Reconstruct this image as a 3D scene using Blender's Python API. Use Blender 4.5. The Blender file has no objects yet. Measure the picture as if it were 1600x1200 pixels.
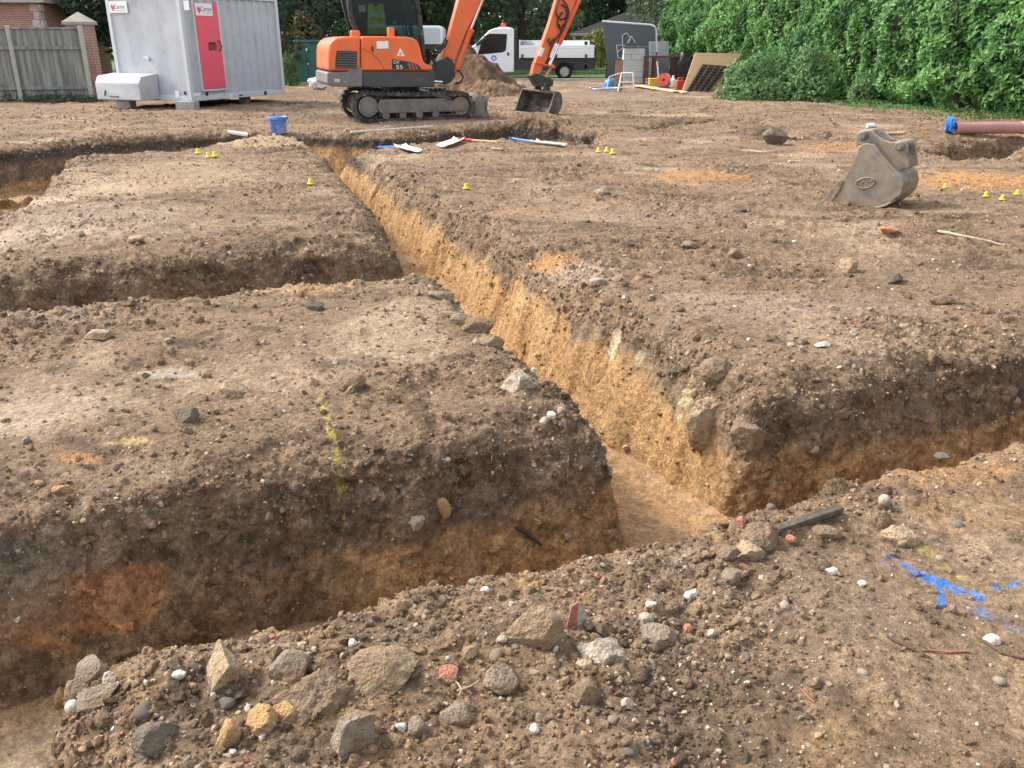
import bpy, bmesh, math, random
import numpy as np
from mathutils import Vector, Matrix, Euler
from mathutils.bvhtree import BVHTree

random.seed(7)
RNG = np.random.default_rng(11)
scene = bpy.context.scene
COL = scene.collection
PI = math.pi
R = math.radians

# ---------------------------------------------------------------- camera
FPX, CAMH = 1350.0, 1.6
TH = math.atan(536 / FPX)
CT, ST = math.cos(TH), math.sin(TH)
cam_d = bpy.data.cameras.new("camera")
cam = bpy.data.objects.new("camera", cam_d)
COL.objects.link(cam)
cam.location = (0, 0, CAMH)
cam.rotation_euler = (PI / 2 - TH, 0, 0)
cam_d.sensor_width = 36
cam_d.lens = 36 * FPX / 1600
cam_d.clip_start = 0.05
cam_d.clip_end = 600
scene.camera = cam


def ray(px, py):
    u, v = (px - 800) / FPX, (600 - py) / FPX
    return np.array([u, CT + v * ST, -ST + v * CT])


def gp(px, py, z=0.0):
    """point of the level z under a pixel of the 1600 x 1200 photograph"""
    d = ray(px, py)
    t = (z - CAMH) / d[2]
    return np.array([d[0] * t, d[1] * t, z])


def at_depth(px, py, y):
    d = ray(px, py)
    t = y / d[1]
    return np.array([d[0] * t, y, CAMH + d[2] * t])


# ---------------------------------------------------------------- noise
_G = RNG.normal(size=(256, 3))
_G /= np.linalg.norm(_G, axis=1)[:, None]
_G = _G.astype(np.float32)


_P1, _P2, _P3 = np.uint32(73856093), np.uint32(19349663), np.uint32(83492791)


def _mixh(h):
    h ^= h >> np.uint32(15)
    h *= np.uint32(2246822519)
    h ^= h >> np.uint32(13)
    h *= np.uint32(3266489917)
    h ^= h >> np.uint32(16)
    return h


def _cells(p, scale):
    p = np.asarray(p, np.float64) * scale
    if p.shape[1] == 2:
        p = np.concatenate([p, np.zeros((len(p), 1))], 1)
    i = np.floor(p)
    f = (p - i).astype(np.float32)
    return i.astype(np.int64).astype(np.uint32), f


def noise(p, scale=1.0, seed=0):
    """gradient noise about -1..1 ; p is (N,3) or (N,2)"""
    flat = p.shape[1] == 2
    i, f = _cells(p, scale)
    w = f * f * f * (f * (f * 6 - 15) + 10)
    s = np.uint32((seed * 2654435761 + 977) & 0xFFFFFFFF)
    hx = [i[:, 0] * _P1, (i[:, 0] + np.uint32(1)) * _P1]
    hy = [i[:, 1] * _P2 ^ s, (i[:, 1] + np.uint32(1)) * _P2 ^ s]
    hz = [i[:, 2] * _P3, (i[:, 2] + np.uint32(1)) * _P3]
    wx, wy, wz = [[1 - w[:, k], w[:, k]] for k in range(3)]
    fx, fy, fz = [[f[:, k], f[:, k] - 1] for k in range(3)]
    out = np.zeros(len(f), np.float32)
    for dx in (0, 1):
        for dy in (0, 1):
            hxy = hx[dx] ^ hy[dy]
            wxy = wx[dx] * wy[dy]
            for dz in ((0,) if flat else (0, 1)):
                g = _G[_mixh(hxy ^ hz[dz]) & np.uint32(255)]
                dd = g[:, 0] * fx[dx] + g[:, 1] * fy[dy]
                if not flat:
                    dd += g[:, 2] * fz[dz]
                    dd *= wz[dz]
                out += dd * wxy
    return out * np.float32(1.9 if flat else 1.6)


def fbm(p, scale, octaves=3, seed=0, gain=0.5):
    o, a, s = 0, 1.0, scale
    for k in range(octaves):
        o = o + a * noise(p, s, seed + k * 17)
        a *= gain
        s *= 2.03
    return o


def worley(p, scale, seed=0):
    """distance to nearest cell point and that cell's random value (the eight nearest cells)"""
    i, f = _cells(p, scale)
    s = np.uint32((seed * 2654435761 + 31) & 0xFFFFFFFF)
    st = np.where(f < 0.5, -1, 0).astype(np.int32)
    best = np.full(len(f), 9.0, np.float32)
    bid = np.zeros(len(f), np.float32)
    for k in range(8):
        o = st + np.array([k & 1, (k >> 1) & 1, k >> 2], np.int32)
        c = i + o.astype(np.uint32)
        h = _mixh((c[:, 0] * _P1) ^ (c[:, 1] * _P2) ^ (c[:, 2] * _P3) ^ s)
        ox = (h & np.uint32(1023)).astype(np.float32) / 1023
        oy = ((h >> np.uint32(10)) & np.uint32(1023)).astype(np.float32) / 1023
        oz = ((h >> np.uint32(20)) & np.uint32(1023)).astype(np.float32) / 1023
        d = (o[:, 0] + ox - f[:, 0]) ** 2 + (o[:, 1] + oy - f[:, 1]) ** 2 + (o[:, 2] + oz - f[:, 2]) ** 2
        m = d < best
        best = np.where(m, d, best)
        bid = np.where(m, ox, bid)
    return np.sqrt(best), bid


def sstep(a, b, x):
    t = np.clip((x - a) / (b - a), 0, 1)
    return t * t * (3 - 2 * t)


# ---------------------------------------------------------------- tagging
def tag(o, label=None, cat=None, group=None, kind=None):
    if label: o["label"] = label
    if cat: o["category"] = cat
    if group: o["group"] = group
    if kind: o["kind"] = kind
    return o


def link(o, parent=None):
    COL.objects.link(o)
    if parent is not None:
        o.parent = parent
    return o


def thing(name, loc, rz=0.0, label=None, cat=None, group=None, scale=1.0):
    o = bpy.data.objects.new(name, None)
    o.empty_display_size = 0.1
    COL.objects.link(o)
    o.location = loc
    o.rotation_euler = (0, 0, rz)
    o.scale = (scale,) * 3
    return tag(o, label, cat, group)


def mesh_from_arrays(name, v, faces_n, idx, mats=None, smooth=False):
    """faces_n: vertices per face (int); idx flat index array"""
    me = bpy.data.meshes.new(name)
    v = np.asarray(v, np.float32)
    idx = np.asarray(idx, np.int32).ravel()
    nf = len(idx) // faces_n
    me.vertices.add(len(v))
    me.vertices.foreach_set("co", v.ravel())
    me.loops.add(len(idx))
    me.loops.foreach_set("vertex_index", idx)
    me.polygons.add(nf)
    me.polygons.foreach_set("loop_start", np.arange(nf, dtype=np.int32) * faces_n)
    me.polygons.foreach_set("loop_total", np.full(nf, faces_n, np.int32))
    me.polygons.foreach_set("use_smooth", np.full(nf, smooth, bool))
    me.update(calc_edges=True)
    for m in (mats or []):
        me.materials.append(m)
    return me


# ---------------------------------------------------------------- materials
def srgb(r, g, b):
    f = lambda c: c / 12.92 if c <= 0.04045 else ((c + 0.055) / 1.055) ** 2.4
    return (f(r / 255), f(g / 255), f(b / 255))


MATS = {}


def mat(name, col, rough=0.6, metal=0.0, var=0.15, scale=6.0, dirt=None, dirt_amt=0.0, dirt_scale=4.0, bump=0.0, bump_scale=40.0, spec=0.5, col2=None):
    if name in MATS:
        return MATS[name]
    m = bpy.data.materials.new(name)
    m.use_nodes = True
    nt = m.node_tree
    N, L = nt.nodes, nt.links
    b = N["Principled BSDF"]
    b.inputs["Roughness"].default_value = rough
    b.inputs["Metallic"].default_value = metal
    b.inputs["Specular IOR Level"].default_value = spec
    tc = N.new("ShaderNodeTexCoord")
    nz = N.new("ShaderNodeTexNoise")
    nz.inputs["Scale"].default_value = scale
    nz.inputs["Detail"].default_value = 5
    L.new(tc.outputs["Object"], nz.inputs["Vector"])
    rp = N.new("ShaderNodeValToRGB")
    c = np.array(col)
    d2 = np.array(col2) if col2 is not None else None
    lo = tuple(c * (1 - var)) if d2 is None else tuple(c)
    hi = tuple(np.clip(c * (1 + var), 0, 1)) if d2 is None else tuple(d2)
    rp.color_ramp.elements[0].position = 0.3
    rp.color_ramp.elements[1].position = 0.7
    rp.color_ramp.elements[0].color = (*lo, 1)
    rp.color_ramp.elements[1].color = (*hi, 1)
    L.new(nz.outputs["Fac"], rp.inputs["Fac"])
    out = rp.outputs["Color"]
    if dirt is not None:
        n2 = N.new("ShaderNodeTexNoise")
        n2.inputs["Scale"].default_value = dirt_scale
        n2.inputs["Detail"].default_value = 8
        n2.inputs["Roughness"].default_value = 0.65
        L.new(tc.outputs["Object"], n2.inputs["Vector"])
        mr = N.new("ShaderNodeMapRange")
        mr.inputs["From Min"].default_value = 0.62 - 0.35 * dirt_amt
        mr.inputs["From Max"].default_value = 0.80 - 0.30 * dirt_amt
        mr.inputs["To Max"].default_value = min(1.0, 0.35 + dirt_amt)
        L.new(n2.outputs["Fac"], mr.inputs["Value"])
        mx = N.new("ShaderNodeMix")
        mx.data_type = "RGBA"
        L.new(mr.outputs["Result"], mx.inputs["Factor"])
        L.new(out, mx.inputs["A"])
        mx.inputs["B"].default_value = (*dirt, 1)
        out = mx.outputs["Result"]
    L.new(out, b.inputs["Base Color"])
    if bump > 0:
        n3 = N.new("ShaderNodeTexNoise")
        n3.inputs["Scale"].default_value = bump_scale
        n3.inputs["Detail"].default_value = 6
        L.new(tc.outputs["Object"], n3.inputs["Vector"])
        bp = N.new("ShaderNodeBump")
        bp.inputs["Strength"].default_value = bump
        bp.inputs["Distance"].default_value = 0.02
        L.new(n3.outputs["Fac"], bp.inputs["Height"])
        L.new(bp.outputs["Normal"], b.inputs["Normal"])
    MATS[name] = m
    return m


def glass_mat(name, col=(0.02, 0.03, 0.035), rough=0.06, alpha_mix=0.5):
    """tinted pane: part see-through, part glossy"""
    if name in MATS:
        return MATS[name]
    m = bpy.data.materials.new(name)
    m.use_nodes = True
    nt = m.node_tree
    N, L = nt.nodes, nt.links
    b = N["Principled BSDF"]
    b.inputs["Base Color"].default_value = (*col, 1)
    b.inputs["Roughness"].default_value = rough
    tr = N.new("ShaderNodeBsdfTransparent")
    tr.inputs["Color"].default_value = (0.62, 0.72, 0.70, 1)
    mx = N.new("ShaderNodeMixShader")
    mx.inputs["Fac"].default_value = alpha_mix
    L.new(tr.outputs[0], mx.inputs[1])
    L.new(b.outputs[0], mx.inputs[2])
    L.new(mx.outputs[0], N["Material Output"].inputs["Surface"])
    MATS[name] = m
    return m


def soil_mat():
    m = bpy.data.materials.new("soil")
    m.use_nodes = True
    nt = m.node_tree
    N, L = nt.nodes, nt.links
    b = N["Principled BSDF"]
    b.inputs["Specular IOR Level"].default_value = 0.25
    at = N.new("ShaderNodeAttribute")
    at.attribute_name = "soil_colour"
    wet = N.new("ShaderNodeAttribute")
    wet.attribute_name = "wet"
    tc = N.new("ShaderNodeTexCoord")

    def nz(scale, detail=6, rough=0.6):
        n = N.new("ShaderNodeTexNoise")
        n.inputs["Scale"].default_value = scale
        n.inputs["Detail"].default_value = detail
        n.inputs["Roughness"].default_value = rough
        L.new(tc.outputs["Object"], n.inputs["Vector"])
        return n
    n1 = nz(38, 8, 0.7)
    n2 = nz(170, 4, 0.6)
    mr = N.new("ShaderNodeMapRange")
    mr.inputs["From Min"].default_value = 0.32
    mr.inputs["From Max"].default_value = 0.70
    mr.inputs["To Min"].default_value = 0.62
    mr.inputs["To Max"].default_value = 1.38
    L.new(n1.outputs["Fac"], mr.inputs["Value"])
    mr2 = N.new("ShaderNodeMapRange")
    mr2.inputs["From Min"].default_value = 0.3
    mr2.inputs["From Max"].default_value = 0.7
    mr2.inputs["To Min"].default_value = 0.72
    mr2.inputs["To Max"].default_value = 1.28
    L.new(n2.outputs["Fac"], mr2.inputs["Value"])
    mu = N.new("ShaderNodeMath")
    mu.operation = "MULTIPLY"
    L.new(mr.outputs[0], mu.inputs[0])
    L.new(mr2.outputs[0], mu.inputs[1])
    hgt = []
    for sc, lo, hi in ((26, .87, 1.14), (75, .84, 1.17)):
        vd = N.new("ShaderNodeVectorMath"); vd.operation = "ADD"
        nd = nz(sc * .9, 3, .6)
        ns = N.new("ShaderNodeVectorMath"); ns.operation = "SCALE"; ns.inputs["Scale"].default_value = .9 / sc
        L.new(nd.outputs["Color"], ns.inputs[0])
        L.new(tc.outputs["Object"], vd.inputs[0]); L.new(ns.outputs[0], vd.inputs[1])
        vo = N.new("ShaderNodeTexVoronoi"); vo.inputs["Scale"].default_value = sc
        L.new(vd.outputs[0], vo.inputs["Vector"])
        sc_ = N.new("ShaderNodeSeparateColor"); L.new(vo.outputs["Color"], sc_.inputs[0])
        mrc = N.new("ShaderNodeMapRange"); mrc.inputs["To Min"].default_value = lo; mrc.inputs["To Max"].default_value = hi
        L.new(sc_.outputs[1], mrc.inputs["Value"])
        mm = N.new("ShaderNodeMath"); mm.operation = "MULTIPLY"
        L.new(mu.outputs[0], mm.inputs[0]); L.new(mrc.outputs[0], mm.inputs[1])
        mu = mm
        hh = N.new("ShaderNodeMath"); hh.operation = "MULTIPLY"; hh.inputs[1].default_value = 30.0 / sc
        sb = N.new("ShaderNodeMath"); sb.operation = "SUBTRACT"; sb.inputs[0].default_value = 1.0
        L.new(vo.outputs["Distance"], sb.inputs[1]); L.new(sb.outputs[0], hh.inputs[0])
        hgt.append(hh)
    vm = N.new("ShaderNodeVectorMath")
    vm.operation = "SCALE"
    L.new(at.outputs["Color"], vm.inputs[0])
    L.new(mu.outputs[0], vm.inputs["Scale"])
    # pale grit grains
    prev = vm.outputs[0]
    for sc, thr, colr in ((110, 0.975, (0.40, 0.32, 0.23)), (60, 0.985, (0.42, 0.35, 0.27)), (140, 0.972, (0.07, 0.052, 0.036))):
        vo = N.new("ShaderNodeTexVoronoi")
        vo.inputs["Scale"].default_value = sc
        L.new(tc.outputs["Object"], vo.inputs["Vector"])
        sep = N.new("ShaderNodeSeparateColor")
        L.new(vo.outputs["Color"], sep.inputs[0])
        g1 = N.new("ShaderNodeMath"); g1.operation = "GREATER_THAN"; g1.inputs[1].default_value = thr
        L.new(sep.outputs[0], g1.inputs[0])
        g2 = N.new("ShaderNodeMath"); g2.operation = "LESS_THAN"; g2.inputs[1].default_value = 0.42
        L.new(vo.outputs["Distance"], g2.inputs[0])
        g3 = N.new("ShaderNodeMath"); g3.operation = "MULTIPLY"
        L.new(g1.outputs[0], g3.inputs[0]); L.new(g2.outputs[0], g3.inputs[1])
        mx = N.new("ShaderNodeMix"); mx.data_type = "RGBA"
        L.new(g3.outputs[0], mx.inputs["Factor"])
        L.new(prev, mx.inputs["A"])
        mx.inputs["B"].default_value = (*colr, 1)
        prev = mx.outputs["Result"]
    L.new(prev, b.inputs["Base Color"])
    rr = N.new("ShaderNodeMapRange")
    rr.inputs["To Min"].default_value = 0.95
    rr.inputs["To Max"].default_value = 0.28
    L.new(wet.outputs["Fac"], rr.inputs["Value"])
    L.new(rr.outputs[0], b.inputs["Roughness"])
    ad = N.new("ShaderNodeMath"); ad.operation = "ADD"
    L.new(n1.outputs["Fac"], ad.inputs[0])
    mu3 = N.new("ShaderNodeMath"); mu3.operation = "MULTIPLY"; mu3.inputs[1].default_value = 0.35
    L.new(n2.outputs["Fac"], mu3.inputs[0])
    L.new(mu3.outputs[0], ad.inputs[1])
    bp = N.new("ShaderNodeBump")
    bp.inputs["Distance"].default_value = 0.028
    ib = N.new("ShaderNodeMath"); ib.operation = "SUBTRACT"; ib.inputs[0].default_value = 1.0
    L.new(wet.outputs["Fac"], ib.inputs[1])
    L.new(ib.outputs[0], bp.inputs["Strength"])
    for hh in hgt:
        a3 = N.new("ShaderNodeMath"); a3.operation = "MULTIPLY_ADD"; a3.inputs[1].default_value = .24
        L.new(hh.outputs[0], a3.inputs[0]); L.new(ad.outputs[0], a3.inputs[2])
        ad = a3
    L.new(ad.outputs[0], bp.inputs["Height"])
    L.new(bp.outputs["Normal"], b.inputs["Normal"])
    return m


# ---------------------------------------------------------------- site frame: a across, b along the long trench
SA = R(21.5)
AX = np.array([math.cos(SA), math.sin(SA)])
BX = np.array([-math.sin(SA), math.cos(SA)])


def ab(xy):
    return np.stack([xy[:, 0] * AX[0] + xy[:, 1] * AX[1], xy[:, 0] * BX[0] + xy[:, 1] * BX[1]], 1)


def un_ab(a, b):
    return AX * a + BX * b


def pab(px, py):
    q = gp(px, py)[:2]
    return float(q @ AX), float(q @ BX)


TRENCHES = [  # polygons in (a, b), depth
    ([(-5, 2.3), (9, 2.3), (9, 3.3), (-5, 3.3)], 0.68),
    ([(-2.7, -4), (-0.45, -4), (-0.45, 2.9), (-2.7, 2.9)], 0.66),  # left bank, out of view, set wide so sun reaches the floor
    ([(1.74, 2.7), (1.72, 3.2), (1.70, 6.5), (1.85, 8), (2.1, 11), (2.3, 15.4), (2.86, 15.4), (2.72, 10), (2.62, 6), (2.66, 3.2), (2.66, 2.7)], 0.68),
    ([(-7, 6.2), (2.2, 6.2), (2.2, 7.3), (-7, 7.35)], 0.66),
    ([(-3, 14.7), (-0.2, 14.85), (0.8, 15.2), (2.0, 15.1), pab(560, 232), pab(640, 222), pab(700, 219), pab(800, 215), pab(880, 219), pab(905, 221), pab(930, 212), pab(905, 203), pab(870, 199), pab(800, 196), pab(700, 200), pab(650, 206), pab(600, 209), pab(480, 207), (1.0, 17.8), (-0.2, 17.6), (-1.46, 17.2), (-3, 16.2)], 0.66),
    ([(-2.45, 6.7), (-1.5, 6.7), (-1.56, 9.7), (-1.38, 12), (-1.25, 15), (-2.6, 15)], 0.68),
    ([pab(1475, 222), pab(1600, 217), pab(1720, 214), pab(1760, 236), pab(1620, 236), pab(1560, 246), pab(1500, 248), pab(1455, 238)], 0.55),
    ([pab(905, 205), pab(930, 205), pab(928, 226), pab(905, 226)], 0.4),
    ([pab(1000, 197), pab(1060, 186), pab(1185, 188), pab(1185, 195), pab(1070, 196), pab(1010, 203)], 0.16),
    ([pab(1165, 212), pab(1200, 203), pab(1300, 208), pab(1300, 216), pab(1210, 216)], 0.12),
]


def poly_sd(q, poly):
    """signed distance, positive inside"""
    P = np.array(poly)
    n = len(P)
    dmin = np.full(len(q), 1e9)
    inside = np.zeros(len(q), bool)
    for i in range(n):
        a, b = P[i], P[(i + 1) % n]
        e = b - a
        w = q - a
        t = np.clip((w @ e) / (e @ e), 0, 1)
        d = (w[:, 0] - e[0] * t) ** 2 + (w[:, 1] - e[1] * t) ** 2
        dmin = np.minimum(dmin, d)
        c = ((a[1] <= q[:, 1]) & (b[1] > q[:, 1])) | ((b[1] <= q[:, 1]) & (a[1] > q[:, 1]))
        with np.errstate(divide="ignore", invalid="ignore"):
            xi = a[0] + (q[:, 1] - a[1]) / (b[1] - a[1]) * e[0]
        inside ^= c & (q[:, 0] < xi)
    d = np.sqrt(dmin)
    return np.where(inside, d, -d)


def trench_D(xy):
    q = ab(xy)
    near = q[:, 1] < 6
    amp = np.where(near, 1.0, 1.25)
    wx = fbm(xy, 1.1, 3, 3) * 0.055 + noise(xy, 6.5, 21) * 0.022
    wy = fbm(xy, 1.1, 3, 9) * 0.055 + noise(xy, 6.5, 22) * 0.022
    q = q + np.stack([wx * amp, wy * amp], 1)
    D = np.full(len(xy), -9.0)
    dep = np.full(len(xy), 0.6)
    wsum = np.zeros(len(xy))
    dsum = np.zeros(len(xy))
    k = 0.10
    for poly, depth in TRENCHES:
        Pm = np.array(poly)
        lo, hi = Pm.min(0) - 1.0, Pm.max(0) + 1.0
        nearp = ((q > lo) & (q < hi)).all(1)
        d = np.full(len(q), -2.0)
        if nearp.any():
            d[nearp] = np.maximum(poly_sd(q[nearp], poly), -2.0)
        m = np.maximum(D, d)
        h = np.clip(0.5 + 0.5 * (D - d) / k, 0, 1)
        D = D * h + d * (1 - h) + k * h * (1 - h)
        D = np.where(m < -1, m, D)
        w = np.exp(np.clip(d, -2, 2) * 9)
        wsum += w
        dsum += w * depth
    return D, dsum / np.maximum(wsum, 1e-20)


HEAPS = [  # px, py of centre, radius x, radius y (m), height
    (415, 226, 1.1, 0.55, 0.22), (840, 196, 0.75, 0.45, 0.24), (1175, 327, 0.55, 0.35, 0.09), (1090, 650, 0.35, 0.3, 0.03),
    (1340, 232, 0.9, 0.5, 0.10), (1585, 243, 0.8, 0.4, 0.12), (1120, 200, 1.2, 0.35, 0.10), (880, 190, 0.5, 0.4, 0.12),
    (520, 150, 2.0, 1.2, 0.18), (700, 290, 0.4, 0.5, 0.05), (740, 500, 0.25, 0.2, 0.05), (560, 600, 0.3, 0.25, 0.04),
    (840, 1000, 0.25, 0.18, 0.05), (300, 1060, 0.35, 0.2, 0.05), (600, 1060, 0.25, 0.2, 0.04), (1190, 820, 0.3, 0.16, 0.06),
    (1420, 740, 0.35, 0.15, 0.05), (1230, 170, 1.6, 0.8, 0.15), (1430, 215, 1.0, 0.5, 0.14), (660, 415, 0.25, 0.3, 0.06),
    (900, 300, 1.2, 0.7, 0.05), (300, 125, 4.0, 1.5, 0.0), (1600, 725, 0.3, 0.2, 0.10),
]


def height(xy):
    D, dep = trench_D(xy)
    y = xy[:, 1]
    z = 0.035 * fbm(xy, 0.35, 2, 40) + 0.02 * fbm(xy, 1.3, 2, 41)
    for px, py, rx, ry, hh in HEAPS:
        c = gp(px, py)
        r2 = ((xy[:, 0] - c[0]) / rx) ** 2 + ((xy[:, 1] - c[1]) / ry) ** 2
        z = z + hh * np.exp(-r2 * 1.3)
    q = ab(xy)
    # foreground bank drops slightly towards the trench lip
    lipw = np.maximum(.06, 0.27 + 0.17 * noise(xy, 1.5, 50))
    lip = np.clip(1 + D / lipw, 0, 1)
    z = z - np.maximum(.03, 0.12 + 0.07 * noise(xy, 1.2, 53)) * lip ** 2
    wallw = np.maximum(0.06, 0.165 + 0.06 * noise(xy, 1.7, 51) + 0.03 * noise(xy, 6.0, 52)) + 0.05 * sstep(3.4, 4.2, q[:, 1]) * sstep(2.0, 2.4, q[:, 0]) * sstep(3.4, 3.0, q[:, 0])
    t = np.clip(D / wallw, 0, 1)
    prof = np.where(t < 1, t ** 1.35 * 0.93, 0.93 + 0.07 * sstep(0.0, 0.16, D - wallw))
    fl = 0.02 * fbm(xy, 2.0, 2, 60)
    return z - prof * (dep + fl), D


PX = 2.6


def build_ground():
    def axis(parts):
        o = [parts[0][0]]
        for a, b, s in parts:
            n = max(1, int(round((b - a) / s)))
            o += list(a + (np.arange(n) + 1) * (b - a) / n)
        return np.array(o)
    xs = axis([(-160, -40, 20), (-40, -16, 2.4), (-16, -9, .6), (-9, 10.2, .24), (10.2, 16, .6), (16, 40, 2.4), (40, 160, 20)])
    ys = axis([(-30, -3, 3), (-3, 0, .4), (0, 22.0, .24), (22.0, 34, .6), (34, 60, 2), (60, 300, 24)])
    X, Y = np.meshgrid(xs, ys)
    nx, ny = len(xs), len(ys)
    xy = np.stack([X.ravel(), Y.ravel()], 1)
    inner = (np.abs(xy[:, 0]) < 14) & (xy[:, 1] > -2) & (xy[:, 1] < 30)
    xy = xy + inner[:, None] * RNG.uniform(-0.05, 0.05, xy.shape)
    z, _ = height(xy)
    V = np.concatenate([xy, z[:, None]], 1)
    i = np.arange(nx * ny).reshape(ny, nx)
    a, b, c, d = i[:-1, :-1].ravel(), i[:-1, 1:].ravel(), i[1:, 1:].ravel(), i[1:, :-1].ravel()
    flip = (np.add.outer(np.arange(ny - 1), np.arange(nx - 1)) % 2 == 0).ravel()
    T = np.concatenate([np.stack([a, b, np.where(flip, c, d)], 1), np.stack([np.where(flip, a, b), c, d], 1)])
    f1024 = FPX * 1024 / 1600
    for it in range(14):
        E = np.stack([T[:, [0, 1]], T[:, [1, 2]], T[:, [2, 0]]], 1).reshape(-1, 2)
        E.sort(axis=1)
        key = E[:, 0].astype(np.int64) * len(V) + E[:, 1]
        uk, inv = np.unique(key, return_inverse=True)
        ea, eb = uk // len(V), uk % len(V)
        pa, pb = V[ea], V[eb]
        mid = (pa + pb) / 2
        zc = mid[:, 1] * CT - (mid[:, 2] - CAMH) * ST
        rel = mid - np.array([0, 0, CAMH])
        dist = np.linalg.norm(rel, axis=1) + 1e-6
        ev = pb - pa
        L3 = np.linalg.norm(ev, axis=1)
        along = np.abs((ev * rel).sum(1)) / dist
        perp = np.sqrt(np.maximum(L3 ** 2 - along ** 2, 0))
        u = rel[:, 0] / np.maximum(zc, 0.3) / (800 / FPX)
        vy = (rel[:, 1] * ST + rel[:, 2] * CT) / np.maximum(zc, 0.3) / (600 / FPX)
        vis = (zc > 0.5) & (np.abs(u) < 1.08) & (vy > -1.12) & (vy < 1.1)
        metric = np.maximum(perp, 0.25 * L3) / dist * f1024
        metric = np.where(vis, metric, metric * 0.12)
        metric = np.where((L3 < 0.012), 0, metric)
        mark = metric > PX
        if not mark.any():
            break
        nid = np.full(len(uk), -1, np.int64)
        nid[mark] = len(V) + np.arange(mark.sum())
        mxy = mid[mark][:, :2]
        zz, _ = height(mxy)
        V = np.concatenate([V, np.concatenate([mxy, zz[:, None]], 1)])
        M = nid[inv].reshape(-1, 3)      # new vertex on edge 01, 12, 20
        cnt = (M >= 0).sum(1)
        out = [T[cnt == 0]]
        t3, m3 = T[cnt == 3], M[cnt == 3]
        if len(t3):
            out += [np.stack([t3[:, 0], m3[:, 0], m3[:, 2]], 1), np.stack([m3[:, 0], t3[:, 1], m3[:, 1]], 1), np.stack([m3[:, 2], m3[:, 1], t3[:, 2]], 1), m3]
        t1, m1 = T[cnt == 1], M[cnt == 1]
        if len(t1):
            k = (m1 >= 0).argmax(1)
            r = np.arange(len(t1))
            A, B, C = t1[r, k], t1[r, (k + 1) % 3], t1[r, (k + 2) % 3]
            mm = m1[r, k]
            out += [np.stack([A, mm, C], 1), np.stack([mm, B, C], 1)]
        t2, m2 = T[cnt == 2], M[cnt == 2]
        if len(t2):
            k = (m2 < 0).argmax(1)       # the unmarked edge
            r = np.arange(len(t2))
            A, B, C = t2[r, k], t2[r, (k + 1) % 3], t2[r, (k + 2) % 3]
            mb, mc = m2[r, (k + 1) % 3], m2[r, (k + 2) % 3]   # on BC and CA
            out += [np.stack([A, B, mb], 1), np.stack([A, mb, mc], 1), np.stack([mc, mb, C], 1)]
        T = np.concatenate(out)
    return V, T


def vnormals(V, T):
    n = np.cross(V[T[:, 1]] - V[T[:, 0]], V[T[:, 2]] - V[T[:, 0]])
    N = np.zeros_like(V)
    for k in range(3):
        for c in range(3):
            N[:, c] += np.bincount(T[:, k], n[:, c], len(V))
    return N / np.maximum(np.linalg.norm(N, axis=1), 1e-12)[:, None]


GV, GT = build_ground()
GH, GD = height(GV[:, :2])
GN = vnormals(GV, GT)
wallness = sstep(0.35, 0.8, 1 - GN[:, 2])
XY = GV[:, :2]
Q = ab(XY)
GZ0 = GV[:, 2].copy()
near_edge = np.exp(-np.clip(-GD, 0, 9) / 0.28) * (GD < 0.05)
fore = sstep(2.45, 2.2, Q[:, 1]) * sstep(1.5, 0.0, XY[:, 0])          # stony bank at the bottom of the picture
rough_n = 0.5 + 0.5 * fbm(XY, 0.9, 2, 70)
rough = np.clip(0.20 + 0.65 * near_edge + 0.32 * fore + 0.55 * sstep(0.5, 0.95, rough_n), 0, 1)
near_cam = GV[:, 1] < 14
# clods
w1, id1 = worley(GV, 7.0, 1)
w2, id2 = worley(GV + 0.02 * fbm(GV, 20, 1, 5)[:, None], 19.0, 2)
w3, id3 = worley(GV, 46.0, 3)
lump = lambda w, i, c: np.clip(c - w, 0, 1) * (0.3 + i)
disp = rough * (0.050 * lump(w1, id1, 0.62) * (id1 > 0.35) + 0.032 * lump(w2, id2, 0.7)) + (0.3 + rough) * 0.010 * lump(w3, id3, 0.75)
disp += 0.010 * fbm(GV, 9, 3, 80) * (0.35 + rough)
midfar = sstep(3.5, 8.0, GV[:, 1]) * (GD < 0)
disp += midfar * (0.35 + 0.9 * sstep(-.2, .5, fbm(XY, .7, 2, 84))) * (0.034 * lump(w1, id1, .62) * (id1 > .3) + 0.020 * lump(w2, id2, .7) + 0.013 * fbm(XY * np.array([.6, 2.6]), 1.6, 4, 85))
wall_d = 0.045 * fbm(GV * np.array([1, 1, 0.8]), 3.0, 3, 90) + 0.012 * fbm(GV, 15, 2, 93) + 0.045 * lump(w1, id1, 0.6) * (id1 > .4) + 0.022 * lump(w2, id2, 0.7) - 0.012
upper = sstep(-0.42, -0.05, GZ0)
_, idp = worley(GV * np.array([1, 1, 1.5]) + .03 * fbm(GV, 8, 2, 95)[:, None], 8.5, 7)
_, idq = worley(GV * np.array([1, 1, 1.3]) + .015 * fbm(GV, 16, 2, 96)[:, None], 22.0, 8)
wall_d = wall_d + .034 * (idp - .5) * sstep(-.2, .4, noise(GV, 1.7, 97)) + .014 * (idq - .5) + .018 * np.abs(noise(np.stack([Q[:, 0] + Q[:, 1], GZ0 * .12, Q[:, 0] * 0], 1), 6.5, 98))
disp = disp * (1 - wallness) + wallness * wall_d * (0.45 + 0.9 * upper - .22 * sstep(2.2, 2.5, Q[:, 0]) * sstep(3.3, 2.9, Q[:, 0]) * (Q[:, 1] > 3.4))
floor_m = sstep(-0.50, -0.58, GZ0) * (1 - wallness)
disp = disp * (1 - 0.6 * floor_m)
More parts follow.
